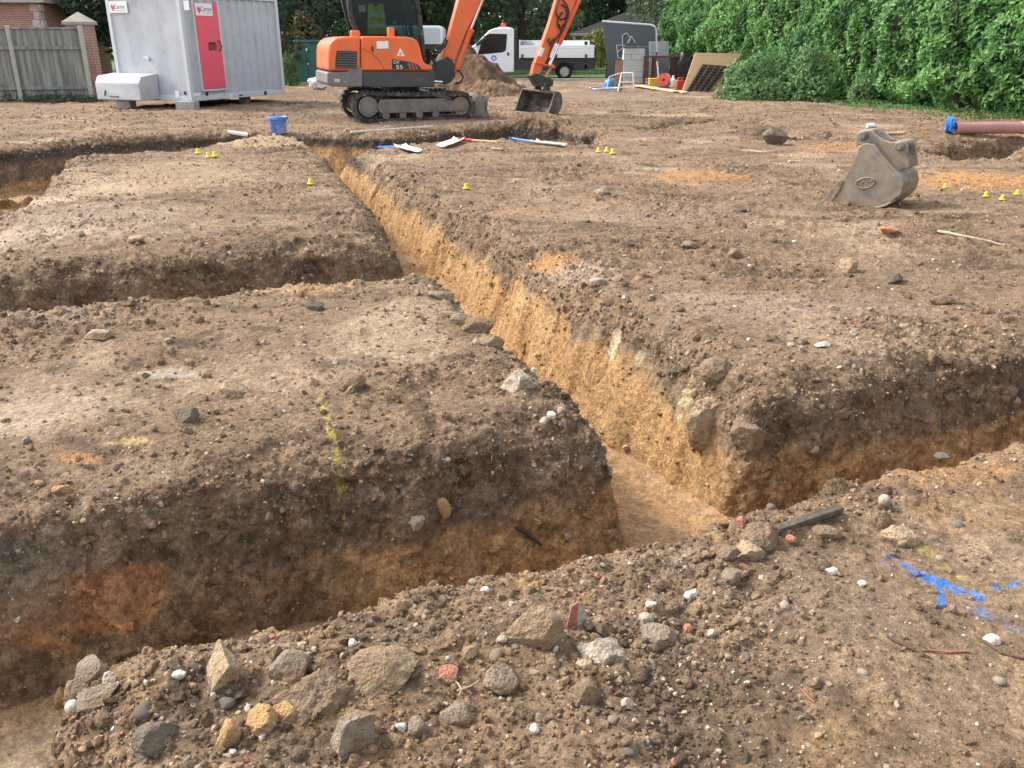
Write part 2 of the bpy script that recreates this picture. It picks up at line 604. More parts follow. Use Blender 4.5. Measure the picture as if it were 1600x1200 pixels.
# pick-like vertical scoring on the long trench's right wall
lw = wallness * sstep(2.3, 2.45, Q[:, 0]) * sstep(3.2, 2.95, Q[:, 0]) * (Q[:, 1] > 3.35)
score = np.abs(noise(np.stack([Q[:, 1] * 1.0, GZ0 * 0.18, Q[:, 0] * 0.3], 1), 9.0, 101))
disp -= lw * 0.022 * sstep(0.25, 0.0, score) * sstep(-.1, .4, noise(GV, 2.3, 102)) * sstep(-0.62, -0.3, GZ0)
# track-cleat ripples
c1 = gp(1450, 350)[:2]; c2 = gp(170, 360)[:2]; c3 = gp(1100, 400)[:2]; c4 = gp(800, 260)[:2]; c5 = gp(300, 480)[:2]; c6 = gp(1250, 300)[:2]; c7 = gp(600, 175)[:2]; c8 = gp(1100, 165)[:2]; c9 = gp(150, 185)[:2]
rip = np.zeros(len(GV))
for c, rr, sd in ((c1, 2.4, 1), (c2, 2.0, 2), (c3, 1.6, 3), (c4, 1.8, 4), (c5, 1.1, 5), (c6, 2.6, 6), (c7, 4, 7), (c8, 4, 8), (c9, 4, 9)):
    msk = np.exp(-((XY - c) ** 2).sum(1) / rr ** 2)
    ph = (XY[:, 1] + 0.12 * XY[:, 0] + 0.06 * fbm(XY, 0.8, 2, 110 + sd)) * 2 * PI / 0.17
    rip += msk * np.sin(ph) * sstep(-0.3, 0.5, noise(XY, 0.9, 115 + sd))
disp += (1 - wallness) * 0.021 * rip * (GD < -0.1)
GV = GV + GN * disp[:, None]
# deep spots, cracks in the near right wall corner

# ---------------------------------------------------------------- soil colours (dry / damp / sand, plus sunlight painted onto the left trench floor)
C = lambda *c: np.array(c)
mixc = lambda A, B, t: A * (1 - t[:, None]) + B * t[:, None]
n_a = fbm(GV, 0.8, 4, 200)
n_b = fbm(GV, 3.1, 4, 210)
n_c = fbm(GV, 11.0, 3, 220)
col = np.tile(C(0.260, 0.174, 0.106), (len(GV), 1))
col = mixc(col, C(0.148, 0.096, 0.058), sstep(0.05, 0.7, n_b + 0.4 * n_c + 0.35 * (rough - 0.45)))
col = mixc(col, C(0.392, 0.282, 0.182), sstep(0.1, 0.75, n_a * 0.9 - 0.4 * (rough - 0.35) + 0.3 * n_c))
col = mixc(col, C(0.105, 0.074, 0.048), sstep(0.35, 0.9, -n_b + 0.5 * n_c) * 0.7)
col = mixc(col, C(0.315, 0.208, 0.122), fore * sstep(-.5, .3, n_b + .3 * n_c) * .75)
col = mixc(col, C(0.40, .255, .125), fore * sstep(.15, .6, fbm(GV, 4.5, 3, 265)) * .75)
col = mixc(col, C(0.13, .09, .06), fore * sstep(.2, .65, fbm(GV, 3.7, 3, 267)) * .8)
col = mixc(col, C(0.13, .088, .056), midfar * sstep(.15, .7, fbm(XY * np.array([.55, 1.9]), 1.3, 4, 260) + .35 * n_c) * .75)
rnd = id2[:, None] - 0.5
col = col * (1 + 0.5 * rnd * (rough[:, None] * 0.8 + .1))


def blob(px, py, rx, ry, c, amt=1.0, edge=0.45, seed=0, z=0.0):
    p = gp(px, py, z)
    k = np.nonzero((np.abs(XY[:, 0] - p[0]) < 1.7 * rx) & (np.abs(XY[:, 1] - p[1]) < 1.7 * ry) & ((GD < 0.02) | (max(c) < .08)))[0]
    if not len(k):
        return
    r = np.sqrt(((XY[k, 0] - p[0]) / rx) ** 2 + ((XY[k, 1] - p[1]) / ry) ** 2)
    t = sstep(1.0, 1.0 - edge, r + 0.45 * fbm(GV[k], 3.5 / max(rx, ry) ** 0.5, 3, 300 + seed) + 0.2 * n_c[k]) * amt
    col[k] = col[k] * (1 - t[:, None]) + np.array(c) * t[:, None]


PALE, ORNG, TAN = (0.46, 0.35, 0.245), (0.42, 0.225, 0.095), (0.46, 0.33, 0.205)
for k, (px, py, rx, ry, c, am) in enumerate([
    (100, 350, 1.3, 1.2, (0.44, 0.335, 0.24), .55), (70, 315, .35, .5, (0.55, 0.43, 0.29), .9), (260, 280, 1.5, 1.6, TAN, .55), (420, 228, 1.0, .6, TAN, .9),
    (60, 630, .55, .45, PALE, .35), (60, 490, .7, .3, PALE, .35), (200, 720, .35, .15, PALE, .2), (262, 578, .20, .085, (.275, .22, .165), .85), (480, 450, .4, .2, (0.44, 0.28, 0.15), .8),
    (120, 710, .12, .05, ORNG, .9), (200, 690, .1, .05, (0.5, .36, .18), .9),
    (870, 405, .30, .28, ORNG, 1), (1090, 277, .75, .5, ORNG, .8), (830, 332, .5, .28, (0.40, .24, .12), .7), (930, 318, .4, .3, (0.36, .22, .13), .5),
    (1520, 283, 1.0, .9, (0.43, .235, .10), 1), (840, 190, .7, .6, (0.50, .25, .10), 1), (1320, 235, .9, .6, (0.40, .22, .10), .7), (1060, 180, 1.3, .5, TAN, .7),
    (1010, 335, 1.6, .5, (0.33, .23, .155), .6), (900, 420, .5, .3, (0.40, .29, .2), .8), (1250, 480, 1.0, .5, (0.30, .215, .15), .6),
    (1500, 745, .4, .14, (0.37, .22, .11), .8), (1560, 800, .4, .15, (0.37, .22, .11), .5), (1180, 950, .7, .35, (0.29, .205, .135), .6), (1500, 1090, .5, .2, (0.36, .25, .15), .5),
    (950, 1120, .3, .2, (0.30, .21, .135), .5), (1000, 860, .35, .1, (0.31, .22, .145), .6), (700, 1000, .4, .2, (0.27, .185, .12), .5),
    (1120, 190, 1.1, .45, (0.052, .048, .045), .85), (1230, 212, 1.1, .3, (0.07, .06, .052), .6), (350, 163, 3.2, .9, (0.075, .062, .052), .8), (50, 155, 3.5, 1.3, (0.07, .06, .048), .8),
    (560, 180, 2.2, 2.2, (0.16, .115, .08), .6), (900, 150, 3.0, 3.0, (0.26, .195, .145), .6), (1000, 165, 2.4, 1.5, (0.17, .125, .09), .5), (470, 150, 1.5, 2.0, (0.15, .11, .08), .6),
    (1100, 1100, .3, .3, (0.13, .095, .065), .5), (420, 1160, .3, .15, (0.16, .115, .075), .5), (150, 300, .6, .9, (.5, .38, .25), .4), (1560, 160, 3, 1.2, (.1, .09, .05), .5),
]):
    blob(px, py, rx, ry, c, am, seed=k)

# strata in the trench walls
below = -(GV[:, 2])
in_wall = np.clip(wallness + floor_m + (GZ0 < -0.12), 0, 1)
longR = sstep(2.2, 2.5, Q[:, 0]) * sstep(3.3, 2.9, Q[:, 0]) * sstep(3.3, 3.5, Q[:, 1])
near_c = longR * sstep(5.2, 3.6, Q[:, 1])
zs = 0.42 - 0.13 * longR + 0.10 * near_c + .09 * longR * noise(np.stack([Q[:, 1], Q[:, 1] * 0], 1), 2.6, 233) + 0.08 * fbm(XY, 1.1, 3, 230) + 0.05 * fbm(XY, 5, 2, 231)
far_w = sstep(12.5, 13.5, Q[:, 1])
zs = zs - 0.12 * far_w * (Q[:, 0] > 0) + .16 * (Q[:, 0] < .2) * (Q[:, 1] > 8)
damp = C(0.205, 0.143, 0.090)
dampv = np.tile(damp, (len(GV), 1)) * (1 + 0.35 * n_b[:, None] + 0.2 * n_c[:, None])
dampv = mixc(dampv, C(0.235, 0.165, 0.105), sstep(0.2, 0.8, n_a + .3 * n_c) * 0.6)
t_w = in_wall * sstep(0.02, 0.10, below)
lrtop = longR[:, None] * np.array([0.03, 0.02, 0.012])
col = mixc(col, dampv + lrtop, t_w)
sand = np.tile(C(0.475, 0.285, 0.13), (len(GV), 1))
sand = mixc(sand, C(0.56, 0.37, 0.185), sstep(0.0, 0.9, fbm(GV, 2.2, 3, 240)))
sand = mixc(sand, C(0.27, 0.15, 0.075), sstep(0.15, 0.8, fbm(GV * np.array([1, 1, 3.0]), 1.6, 3, 250)) * 0.7 * (1 - longR))
t_s = in_wall * sstep(-0.07, 0.07, below - zs + 0.06 * n_c + 0.05 * n_b)
t_s = t_s * (1 - 0.55 * sstep(-0.35, -0.15, XY[:, 0] - 1.0) * 0 )
chunk = 1 + .55 * (idq - .5) + .45 * (idp - .5) + .25 * fbm(GV, 24, 2, 270)
chunk = 1 + (chunk - 1) * wallness * (1 - .65 * longR)
frontw = sstep(3.9, 3.6, Q[:, 1]) * (1 - longR)
sand = mixc(sand, C(0.36, 0.215, 0.10), frontw * .5)
col = mixc(col, sand, t_s * (1 - .35 * frontw * sstep(-.1, .6, n_b + n_a)))
# the left part of the front wall is mostly dark earth with one orange pocket
lf = in_wall * sstep(0.75, 0.2, Q[:, 0]) * (Q[:, 1] > 2.9) * (Q[:, 1] < 3.7)
pk = gp(120, 945, -.45)
dk = np.sqrt(((Q[:, 0] - (pk[:2] @ AX)) / .33) ** 2 + ((GV[:, 2] + .42) / .15) ** 2) + .3 * n_b
keep = sstep(1.1, .8, dk)
col = mixc(col, dampv, lf * (1 - keep) * (1 - floor_m) * 0.85)
col = mixc(col, C(.36, .17, .075) * 1.0, lf * keep * .8)
col = col * np.clip(chunk, .45, 1.7)[:, None]
# floor of compacted sand with trodden dark dirt
fl_c = np.tile(C(0.43, 0.265, 0.13), (len(GV), 1)) * (1 + .2 * n_b[:, None])
fl_c = mixc(fl_c, C(0.62, 0.46, 0.29), sstep(.3, -.2, Q[:, 0]) * sstep(3.1, 2.8, Q[:, 1]))  # left end painted paler to stand for the sun on it
fl_c = mixc(fl_c, C(0.22, 0.145, 0.085), sstep(0.0, 0.5, n_b + 0.6 * n_c) * .7)
fl_c = mixc(fl_c, C(0.33, 0.19, 0.09), sstep(6, 3.6, np.abs(Q[:, 0] + .2) * 3) * 0)
col = mixc(col, fl_c, floor_m * .9)
# cream mortar pocket in the wall near the corner
for (px, py, rx, rz_, cc) in ((975, 540, .07, .11, (.62, .52, .34)), (1085, 620, .06, .12, (.60, .48, .28)), (1010, 560, .05, .05, (.5, .4, .26))):
    d = ray(px, py)
    # point where the ray meets the plane a = 2.62
    o = np.array([0, 0, CAMH])
    nA = np.array([AX[0], AX[1], 0])
    p = o + d * ((2.64 - nA @ o) / (nA @ d))
    dd = np.sqrt(((Q[:, 1] - p[:2] @ BX) / rx) ** 2 + ((GV[:, 2] - p[2]) / rz_) ** 2 + ((Q[:, 0] - 2.64) / .25) ** 2)
    col = mixc(col, np.array(cc), sstep(1.1, .6, dd + .5 * n_c + .3 * n_b) * .9)
# far trench wall: black topsoil band
col = mixc(col, C(.055, .047, .042), far_w * in_wall * sstep(.34, .2, below) * .85 * (below > .03))


def paint(pts, w, c, seed, amt=1.0, breakup=0.25):
    """sprayed marking-out paint along a line on the soil"""
    global col
    P = [gp(*p)[:2] for p in pts]
    dm = np.full(len(GV), 9.0)
    for a, b in zip(P[:-1], P[1:]):
        e = b - a
        w_ = XY - a
        t = np.clip((w_ @ e) / (e @ e), 0, 1)
        dm = np.minimum(dm, np.hypot(w_[:, 0] - e[0] * t, w_[:, 1] - e[1] * t))
    k = np.nonzero(dm < 3 * w)[0]
    br = fbm(GV[k], 26, 3, 400 + seed) + .6 * fbm(GV[k], 5, 2, 410 + seed)
    t = sstep(1.15, .5, dm[k] / w + .55 * np.abs(br)) * sstep(-breakup, -breakup + .35, br) * amt
    t = t * sstep(-.40, -.2, GV[k, 2])
    col[k] = col[k] * (1 - t[:, None]) + np.array(c) * t[:, None]


BLUE, YELL = (0.03, 0.22, 0.66), (0.55, 0.46, 0.07)
paint([(1372, 862), (1430, 890), (1490, 918), (1530, 935)], .040, BLUE, 1, .85, breakup=.07)
paint([(1410, 878), (1450, 900)], .017, BLUE, 11, breakup=.2)
paint([(1470, 905), (1470, 945)], .016, BLUE, 2, .95, .2)
paint([(1520, 950), (1585, 985)], .03, (.05, .22, .5), 3, .6, .14)
paint([(1510, 930), (1600, 915), (1680, 912)], .022, (.06, .24, .55), 4, .8, .15)
paint([(1300, 790), (1310, 803)], .02, BLUE, 5)
paint([(1300, 790), (1345, 803), (1385, 822), (1440, 850)], .03, YELL, 6, .75, .05)
paint([(1440, 850), (1500, 905), (1540, 930)], .03, (.45, .38, .07), 7, .6, .05)
paint([(500, 618), (512, 660), (525, 700), (536, 735), (540, 770)], .024, YELL, 8, .85, .14)

wet = floor_m * (.22 + .25 * sstep(-.1, .5, n_b))
pw = gp(258, 578)
# smeared clay at the left end of the front wall
sm = lf * sstep(.30, .2, np.abs(Q[:, 0] + 0.80)) * sstep(.28, .18, np.abs(GV[:, 2] + .25) + .05 * n_b)
col = mixc(col, C(.185, .145, .105), sm * .5)
wet = np.maximum(wet, sm * sstep(-.2, .3, n_b) * .25)
for px, py, rx, ry in ((60, 370, .9, .5), (30, 640, .4, .3), (460, 435, .3, .12), (262, 578, .2, .08), (255, 577, .19, .08)):
    p = gp(px, py)
    r = np.sqrt(((XY[:, 0] - p[0]) / rx) ** 2 + ((XY[:, 1] - p[1]) / ry) ** 2)
    wet = np.maximum(wet, sstep(1, .5, r + .4 * n_b) * (.30 if rx > .21 else .62))
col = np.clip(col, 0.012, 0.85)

SOIL = soil_mat()
me = mesh_from_arrays("ground", GV, 3, GT, [SOIL], smooth=True)
ca = me.color_attributes.new("soil_colour", "FLOAT_COLOR", "POINT")
ca.data.foreach_set("color", np.concatenate([col, np.ones((len(col), 1))], 1).astype(np.float32).ravel())
wa = me.attributes.new("wet", "FLOAT", "POINT")
wa.data.foreach_set("value", wet.astype(np.float32))
ground = link(bpy.data.objects.new("ground", me))
tag(ground, "bare brown soil cut by foundation trenches", "ground", kind="structure")
BVH = BVHTree.FromPolygons([tuple(v) for v in GV.tolist()], GT.tolist())


def hit(px, py):
    """where the line of sight meets the dug ground: position and normal"""
    d = Vector(ray(px, py)).normalized()
    loc, nor, idx, dist = BVH.ray_cast(Vector((0, 0, CAMH)), d)
    if loc is None:
        p = gp(px, py)
        return Vector(p), Vector((0, 0, 1))
    return loc, nor


def gz(x, y):
    loc, nor, idx, dist = BVH.ray_cast(Vector((x, y, 8)), Vector((0, 0, -1)))
    return loc.z if loc is not None else 0.0

# ================================================================ mesh builder
class MB:
    def __init__(self):
        self.bm = bmesh.new()

    def _xf(self, vs, rot=None, loc=None):
        if rot is not None:
            bmesh.ops.rotate(self.bm, verts=vs, cent=(0, 0, 0), matrix=rot)
        if loc is not None:
            bmesh.ops.translate(self.bm, verts=vs, vec=loc)

    def box(self, c, s, rot=None):
        r = bmesh.ops.create_cube(self.bm, size=1.0)["verts"]
        bmesh.ops.scale(self.bm, verts=r, vec=s)
        self._xf(r, rot, c)
        return self

    def beam(self, p0, p1, w, h, up=(0, 0, 1)):
        """rectangular bar from p0 to p1, w across, h along the up side"""
        p0, p1 = Vector(p0), Vector(p1)
        d = (p1 - p0)
        x = d.normalized()
        u = Vector(up)
        y = u.cross(x)
        if y.length < 1e-4:
            y = Vector((0, 1, 0)).cross(x)
        y.normalize()
        z = x.cross(y)
        m = Matrix((x, y, z)).transposed()
        return self.box((p0 + p1) / 2, (d.length, w, h), m)

    def prism(self, pts, y0, y1):
        """polygon in x,z pushed along y"""
        a = [self.bm.verts.new((x, y0, z)) for x, z in pts]
        b = [self.bm.verts.new((x, y1, z)) for x, z in pts]
        n = len(pts)
        fs = [self.bm.faces.new(a), self.bm.faces.new(b[::-1])]
        for i in range(n):
            fs.append(self.bm.faces.new((a[i], b[i], b[(i + 1) % n], a[(i + 1) % n])))
        bmesh.ops.recalc_face_normals(self.bm, faces=fs)
        return self

    def quadprism(self, c4, th):
        """flat sheet through four 3-D corners with thickness th"""
        c4 = [Vector(c) for c in c4]
        n = (c4[1] - c4[0]).cross(c4[3] - c4[0]).normalized() * th
        a = [self.bm.verts.new(c) for c in c4]
        b = [self.bm.verts.new(c + n) for c in c4]
        m = len(c4)
        fs = [self.bm.faces.new(a), self.bm.faces.new(b[::-1])]
        for i in range(m):
            fs.append(self.bm.faces.new((a[i], b[i], b[(i + 1) % m], a[(i + 1) % m])))
        bmesh.ops.recalc_face_normals(self.bm, faces=fs)
        return self

    def cyl(self, p0, p1, r0, r1=None, seg=20, cap=True):
        p0, p1 = Vector(p0), Vector(p1)
        r1 = r0 if r1 is None else r1
        d = p1 - p0
        r = bmesh.ops.create_cone(self.bm, cap_ends=cap, segments=seg, radius1=r0, radius2=r1, depth=d.length)["verts"]
        self._xf(r, d.to_track_quat("Z", "Y").to_matrix(), (p0 + p1) / 2)
        return self

    def tube(self, pts, rad, seg=8):
        pts = [Vector(p) for p in pts]
        n = len(pts)
        rads = rad if isinstance(rad, (list, tuple)) else [rad] * n
        rings = []
        ref = Vector((0.13, 0.31, 0.94))
        for i, p in enumerate(pts):
            t = (pts[min(i + 1, n - 1)] - pts[max(i - 1, 0)]).normalized()
            x = t.cross(ref)
            if x.length < 1e-3:
                x = t.cross(Vector((1, 0, 0)))
            x.normalize()
            y = t.cross(x)
            rings.append([self.bm.verts.new(p + (x * math.cos(2 * PI * k / seg) + y * math.sin(2 * PI * k / seg)) * rads[i]) for k in range(seg)])
        for a, b in zip(rings[:-1], rings[1:]):
            for k in range(seg):
                self.bm.faces.new((a[k], a[(k + 1) % seg], b[(k + 1) % seg], b[k]))
        self.bm.faces.new(rings[0][::-1])
        self.bm.faces.new(rings[-1])
        return self

    def lathe(self, prof, c=(0, 0, 0), seg=24, axis=None, close=False):
        rings = []
        M = Matrix.Identity(3) if axis is None else Vector(axis).to_track_quat("Z", "Y").to_matrix()
        c = Vector(c)
        for r, z in prof:
            rings.append([self.bm.verts.new(c + M @ Vector((r * math.cos(2 * PI * k / seg), r * math.sin(2 * PI * k / seg), z))) for k in range(seg)])
        fs = []
        pairs = list(zip(rings[:-1], rings[1:]))
        if close:
            pairs.append((rings[-1], rings[0]))
        for a, b in pairs:
            for k in range(seg):
                fs.append(self.bm.faces.new((a[k], a[(k + 1) % seg], b[(k + 1) % seg], b[k])))
        if not close:
            fs.append(self.bm.faces.new(rings[0][::-1]))
            fs.append(self.bm.faces.new(rings[-1]))
        bmesh.ops.recalc_face_normals(self.bm, faces=fs)
        return self

    def build(self, name, m, parent=None, bevel=0.0, seg=2, smooth=35, jitter=0.0):
        if jitter:
            for v in self.bm.verts:
                v.co += Vector((random.uniform(-1, 1), random.uniform(-1, 1), random.uniform(-1, 1))) * jitter
        me = bpy.data.meshes.new(name)
        self.bm.to_mesh(me)
        self.bm.free()
        me.materials.append(m)
        o = bpy.data.objects.new(name, me)
        link(o, parent)
        if smooth:
            me.polygons.foreach_set("use_smooth", np.ones(len(me.polygons), bool))
            me.set_sharp_from_angle(angle=R(smooth))
        if bevel > 0:
            b = o.modifiers.new("bevel", "BEVEL")
            b.width = bevel
            b.segments = seg
            b.limit_method = "ANGLE"
            b.angle_limit = R(30)
        return o


class Frame:
    """local axes of a thing standing in the scene: x along, y away from the camera, z up"""

    def __init__(self, origin, rz):
        self.o = np.array(origin, float)
        self.rz = rz
        self.X = np.array([math.cos(rz), math.sin(rz), 0])
        self.Y = np.array([-math.sin(rz), math.cos(rz), 0])

    def on_y(self, px, py, y0):
        d = ray(px, py)
        c = np.array([0, 0, CAMH])
        t = (y0 - (c - self.o) @ self.Y) / (d @ self.Y)
        p = c + d * t - self.o
        return float(p @ self.X), float(p[2])

    def on_x(self, px, py, x0):
        d = ray(px, py)
        c = np.array([0, 0, CAMH])
        t = (x0 - (c - self.o) @ self.X) / (d @ self.X)
        p = c + d * t - self.o
        return float(p @ self.Y), float(p[2])


def text(name, body, size, m, parent, loc, rot, extrude=0.002, ax="LEFT"):
    c = bpy.data.curves.new(name, "FONT")
    c.body = body
    c.size = size
    c.extrude = extrude
    c.align_x = ax
    tmp = bpy.data.objects.new(name, c)
    COL.objects.link(tmp)
    bpy.context.view_layer.update()
    me = bpy.data.meshes.new_from_object(tmp.evaluated_get(bpy.context.evaluated_depsgraph_get()))
    bpy.data.objects.remove(tmp)
    bpy.data.curves.remove(c)
    me.name = name
    me.materials.clear()
    me.materials.append(m)
    o = bpy.data.objects.new(name, me)
    link(o, parent)
    o.location = loc
    o.rotation_euler = rot
    return o


# ================================================================ stones
def ico(sub):
    bm = bmesh.new()
    bmesh.ops.create_icosphere(bm, subdivisions=sub, radius=1.0)
    v = np.array([x.co[:] for x in bm.verts])
    f = np.array([[q.index for q in x.verts] for x in bm.faces])
    bm.free()
    return v, f


ICO0, ICO1, ICO3, ICO4 = ico(1), ico(2), ico(4), ico(5)


def rock_shape(V, rng, planes=9, cut=(0.45, 0.9), rough=0.06, lump=0.12, seed=0):
    v = V.copy()
    off = rng.uniform(-50, 50, 3)
    if lump:
        v = v * (1 + lump * fbm(v + off, 1.2, 2, seed)[:, None])
    for _ in range(planes):
        n = rng.normal(size=3)
        n /= np.linalg.norm(n)
        d = rng.uniform(*cut)
        s = v @ n - d
        v = v - np.maximum(s, 0)[:, None] * n * 0.96
    if rough:
        v = v + v / np.linalg.norm(v, axis=1)[:, None] * (rough * fbm(v + off, 3.2, 3, seed + 3) + rough * .35 * fbm(v + off, 11, 2, seed + 5))[:, None]
    e = (v.max(0) - v.min(0)) / 2
    v = (v - (v.max(0) + v.min(0)) / 2) / e
    return v


def stone_mat():
    m = bpy.data.materials.new("loose stone")
    m.use_nodes = True
    nt = m.node_tree
    N, L = nt.nodes, nt.links
    b = N["Principled BSDF"]
    b.inputs["Roughness"].default_value = 0.85
    b.inputs["Specular IOR Level"].default_value = 0.3
    at = N.new("ShaderNodeAttribute")
    at.attribute_name = "stone_colour"
    tc = N.new("ShaderNodeTexCoord")
    n = N.new("ShaderNodeTexNoise")
    n.inputs["Scale"].default_value = 70
    n.inputs["Detail"].default_value = 6
    L.new(tc.outputs["Object"], n.inputs["Vector"])
    mr = N.new("ShaderNodeMapRange")
    mr.inputs["From Min"].default_value = .3
    mr.inputs["From Max"].default_value = .7
    mr.inputs["To Min"].default_value = .68
    mr.inputs["To Max"].default_value = 1.25
    L.new(n.outputs["Fac"], mr.inputs["Value"])
    vm = N.new("ShaderNodeVectorMath")
    vm.operation = "SCALE"
    L.new(at.outputs["Color"], vm.inputs[0])
    L.new(mr.outputs[0], vm.inputs["Scale"])
    n2 = N.new("ShaderNodeTexNoise"); n2.inputs["Scale"].default_value = 45; n2.inputs["Detail"].default_value = 5
    L.new(tc.outputs["Object"], n2.inputs["Vector"])
    m2 = N.new("ShaderNodeMapRange"); m2.inputs["From Min"].default_value = .48; m2.inputs["From Max"].default_value = .62; m2.inputs["To Max"].default_value = .75
    L.new(n2.outputs["Fac"], m2.inputs["Value"])
    mx = N.new("ShaderNodeMix"); mx.data_type = "RGBA"
    L.new(m2.outputs[0], mx.inputs["Factor"]); L.new(vm.outputs[0], mx.inputs["A"]); mx.inputs["B"].default_value = (.22, .15, .092, 1)
    L.new(mx.outputs["Result"], b.inputs["Base Color"])
    bp = N.new("ShaderNodeBump")
    bp.inputs["Distance"].default_value = 0.006
    bp.inputs["Strength"].default_value = .8
    L.new(n.outputs["Fac"], bp.inputs["Height"])
    L.new(bp.outputs["Normal"], b.inputs["Normal"])
    return m


def rock_mat(name, c, c2, dirt=(0.20, 0.135, 0.08), amt=0.35, bump=0.9):
    return mat("rock " + name, c, rough=.9, col2=c2, scale=22, dirt=dirt, dirt_amt=amt, dirt_scale=16, bump=bump, bump_scale=120, spec=.25)


RM = {
    "tan": rock_mat("tan", (.38, .27, .165), (.52, .39, .26), amt=.5),
    "grey": rock_mat("grey", (.235, .19, .14), (.36, .305, .235), amt=.62),
    "darkgrey": rock_mat("darkgrey", (.125, .10, .075), (.21, .175, .135), amt=.3),
    "pale": rock_mat("pale", (.40, .33, .245), (.55, .47, .37), amt=.45),
    "white": rock_mat("white", (.50, .455, .38), (.68, .64, .56), amt=.34, bump=.5),
    "brown": rock_mat("brown", (.20, .14, .09), (.31, .22, .145), amt=.5),
    "orange": rock_mat("orange", (.40, .235, .10), (.53, .345, .17), amt=.4),
    "brick": rock_mat("brick", (.42, .16, .09), (.55, .27, .17), amt=.2),
    "crust": rock_mat("crust", (.24, .165, .10), (.34, .245, .155), amt=.3),
}
NROCK = 0


def rock(px, py, w, h, kind, label, cat="stone", name="stone", planes=9, depth=None, tilt=0.0, sink=.48, group=None, rough=.06, cut=(0.5, .92), spin=0.0, dz=0.0, lump=.12):
    """a single broken stone of w x h photograph pixels resting on the soil"""
    global NROCK
    NROCK += 1
    rng = np.random.default_rng(1000 + NROCK)
    p, n = hit(px, py + h * .30)
    if w < 38 and sink == .48:
        sink = .27
    dist = (Vector((0, 0, CAMH)) - p).length
    k = dist / FPX * 1.02
    W, Hh = w * k, h * k
    D = depth * k if depth else (W + Hh) / 2
    V, F = (ICO4 if w > 38 else ICO3)
    v = rock_shape(V, rng, planes, cut, rough, lump, NROCK)
    v = v * np.array([W / 2, D / 2, Hh / 2])
    o = bpy.data.objects.new(name, mesh_from_arrays(name, v, 3, F, [RM[kind]], True))
    link(o)
    o.data.set_sharp_from_angle(angle=R(42))
    o.location = p + Vector((0, D * .12, Hh * (0.5 - sink) + dz))
    o.rotation_euler = (0, tilt, spin)
    tag(o, label, cat, group)
    return o


rock(343, 1035, 58, 66, "tan", "tan wedge shaped stone with one sharp lit face on the foreground bank", planes=14, cut=(.35, .8))
rock(452, 1032, 60, 54, "grey", "rounded blue grey stone right of the tan wedge shaped stone", planes=12)
rock(145, 1044, 50, 42, "grey", "smooth grey cobble at the left tip of the foreground bank", planes=4, rough=.02)
rock(150, 1086, 66, 38, "grey", "flat grey stone leaning below the smooth grey cobble", tilt=-.4, planes=12)
rock(122, 1082, 36, 34, "brown", "small brown stone wedged between grey stones and the orange chip")
rock(97, 1092, 15, 34, "orange", "narrow orange stone chip standing by the white ball at left", tilt=.2)
rock(113, 1105, 19, 18, "white", "round white pebble like a ball at the left foot of the bank", planes=0, rough=0, lump=.03, cat="pebble", name="pebble")
rock(550, 1135, 64, 92, "grey", "tall grey brown stone near the bottom edge left of centre", planes=14, cut=(.45, .85))
rock(594, 1034, 104, 62, "crust", "flat slab of earth crust with a shadowed lower edge", cat="clod", name="soil_slab", planes=12, depth=90, rough=.07)
rock(842, 972, 100, 108, "crust", "large upright slab of crumbly tan earth beside the red and white shard", cat="clod", name="soil_slab", planes=14, depth=50, tilt=.25, rough=.07)
rock(945, 1016, 82, 56, "pale", "pale rough stone with jagged outline right of the red and white shard", planes=16, cut=(.45, .8), rough=.1)
rock(1030, 992, 54, 42, "grey", "dark grey angular stone near the small white flints", planes=13)
rock(783, 1058, 54, 54, "grey", "round faced grey stone below the upright earth slab", planes=10)
rock(915, 1074, 54, 52, "brown", "brown stone capped by a tan crumb, lowest of the middle stones", planes=10)
rock(912, 1054, 26, 14, "tan", "tan crumb sitting on top of a brown stone", cat="clod", name="clod", dz=.03)
rock(410, 1122, 46, 50, "orange", "bright orange sandstone lump with a pale spot", planes=10, rough=.1)
rock(358, 1148, 34, 46, "orange", "upright orange sandstone piece left of the bright orange lump", planes=12)
rock(445, 1112, 46, 30, "orange", "low orange and grey lump touching the bright orange lump", planes=10)
rock(238, 1148, 56, 50, "darkgrey", "dark brown grey stone in the lower left of the bank", planes=12)
rock(486, 1080, 108, 76, "brown", "big dark brown clod of earth between orange lumps and grey slab", cat="clod", name="clod", planes=8, depth=100, rough=.12)
rock(714, 1112, 50, 30, "grey", "grey pointed stone below the round faced grey stone", planes=14)
rock(652, 1138, 30, 28, "grey", "squarish grey brown stone right of a white pebble near the bottom edge", planes=14)
rock(627, 1136, 18, 18, "white", "white pebble beside a squarish grey brown stone", cat="pebble", name="pebble", planes=5)
rock(1185, 832, 58, 52, "brown", "brown lump of earth beside an orange brick bit on the ridge", cat="clod", name="clod", planes=8, rough=.1)
rock(1158, 814, 15, 21, "brick", "small orange brick bit standing on the ridge", cat="brick piece", name="brick_fragment", planes=12)
rock(1237, 842, 18, 14, "brick", "small red brick crumb under the dark timber stake", cat="brick piece", name="brick_fragment", planes=12)
rock(1143, 902, 30, 32, "grey", "grey round stone with a pale top below the ridge", planes=5)
rock(1176, 858, 52, 28, "tan", "flat tan stone chip below the brown lump on the ridge", planes=14, tilt=.25)
rock(1136, 866, 32, 26, "brown", "pinkish brown stone left of the flat tan chip", planes=12)
rock(1407, 834, 54, 36, "tan", "tan lump half coated in yellow paint", planes=8, rough=.1)
rock(1375, 806, 38, 40, "brown", "dark earth lump carrying a round pale pebble", cat="clod", name="clod", planes=6, rough=.1)
rock(1381, 789, 17, 17, "pale", "round pale pebble balanced on a dark earth lump", cat="pebble", name="pebble", planes=0, rough=.01, lump=.03, dz=.02)
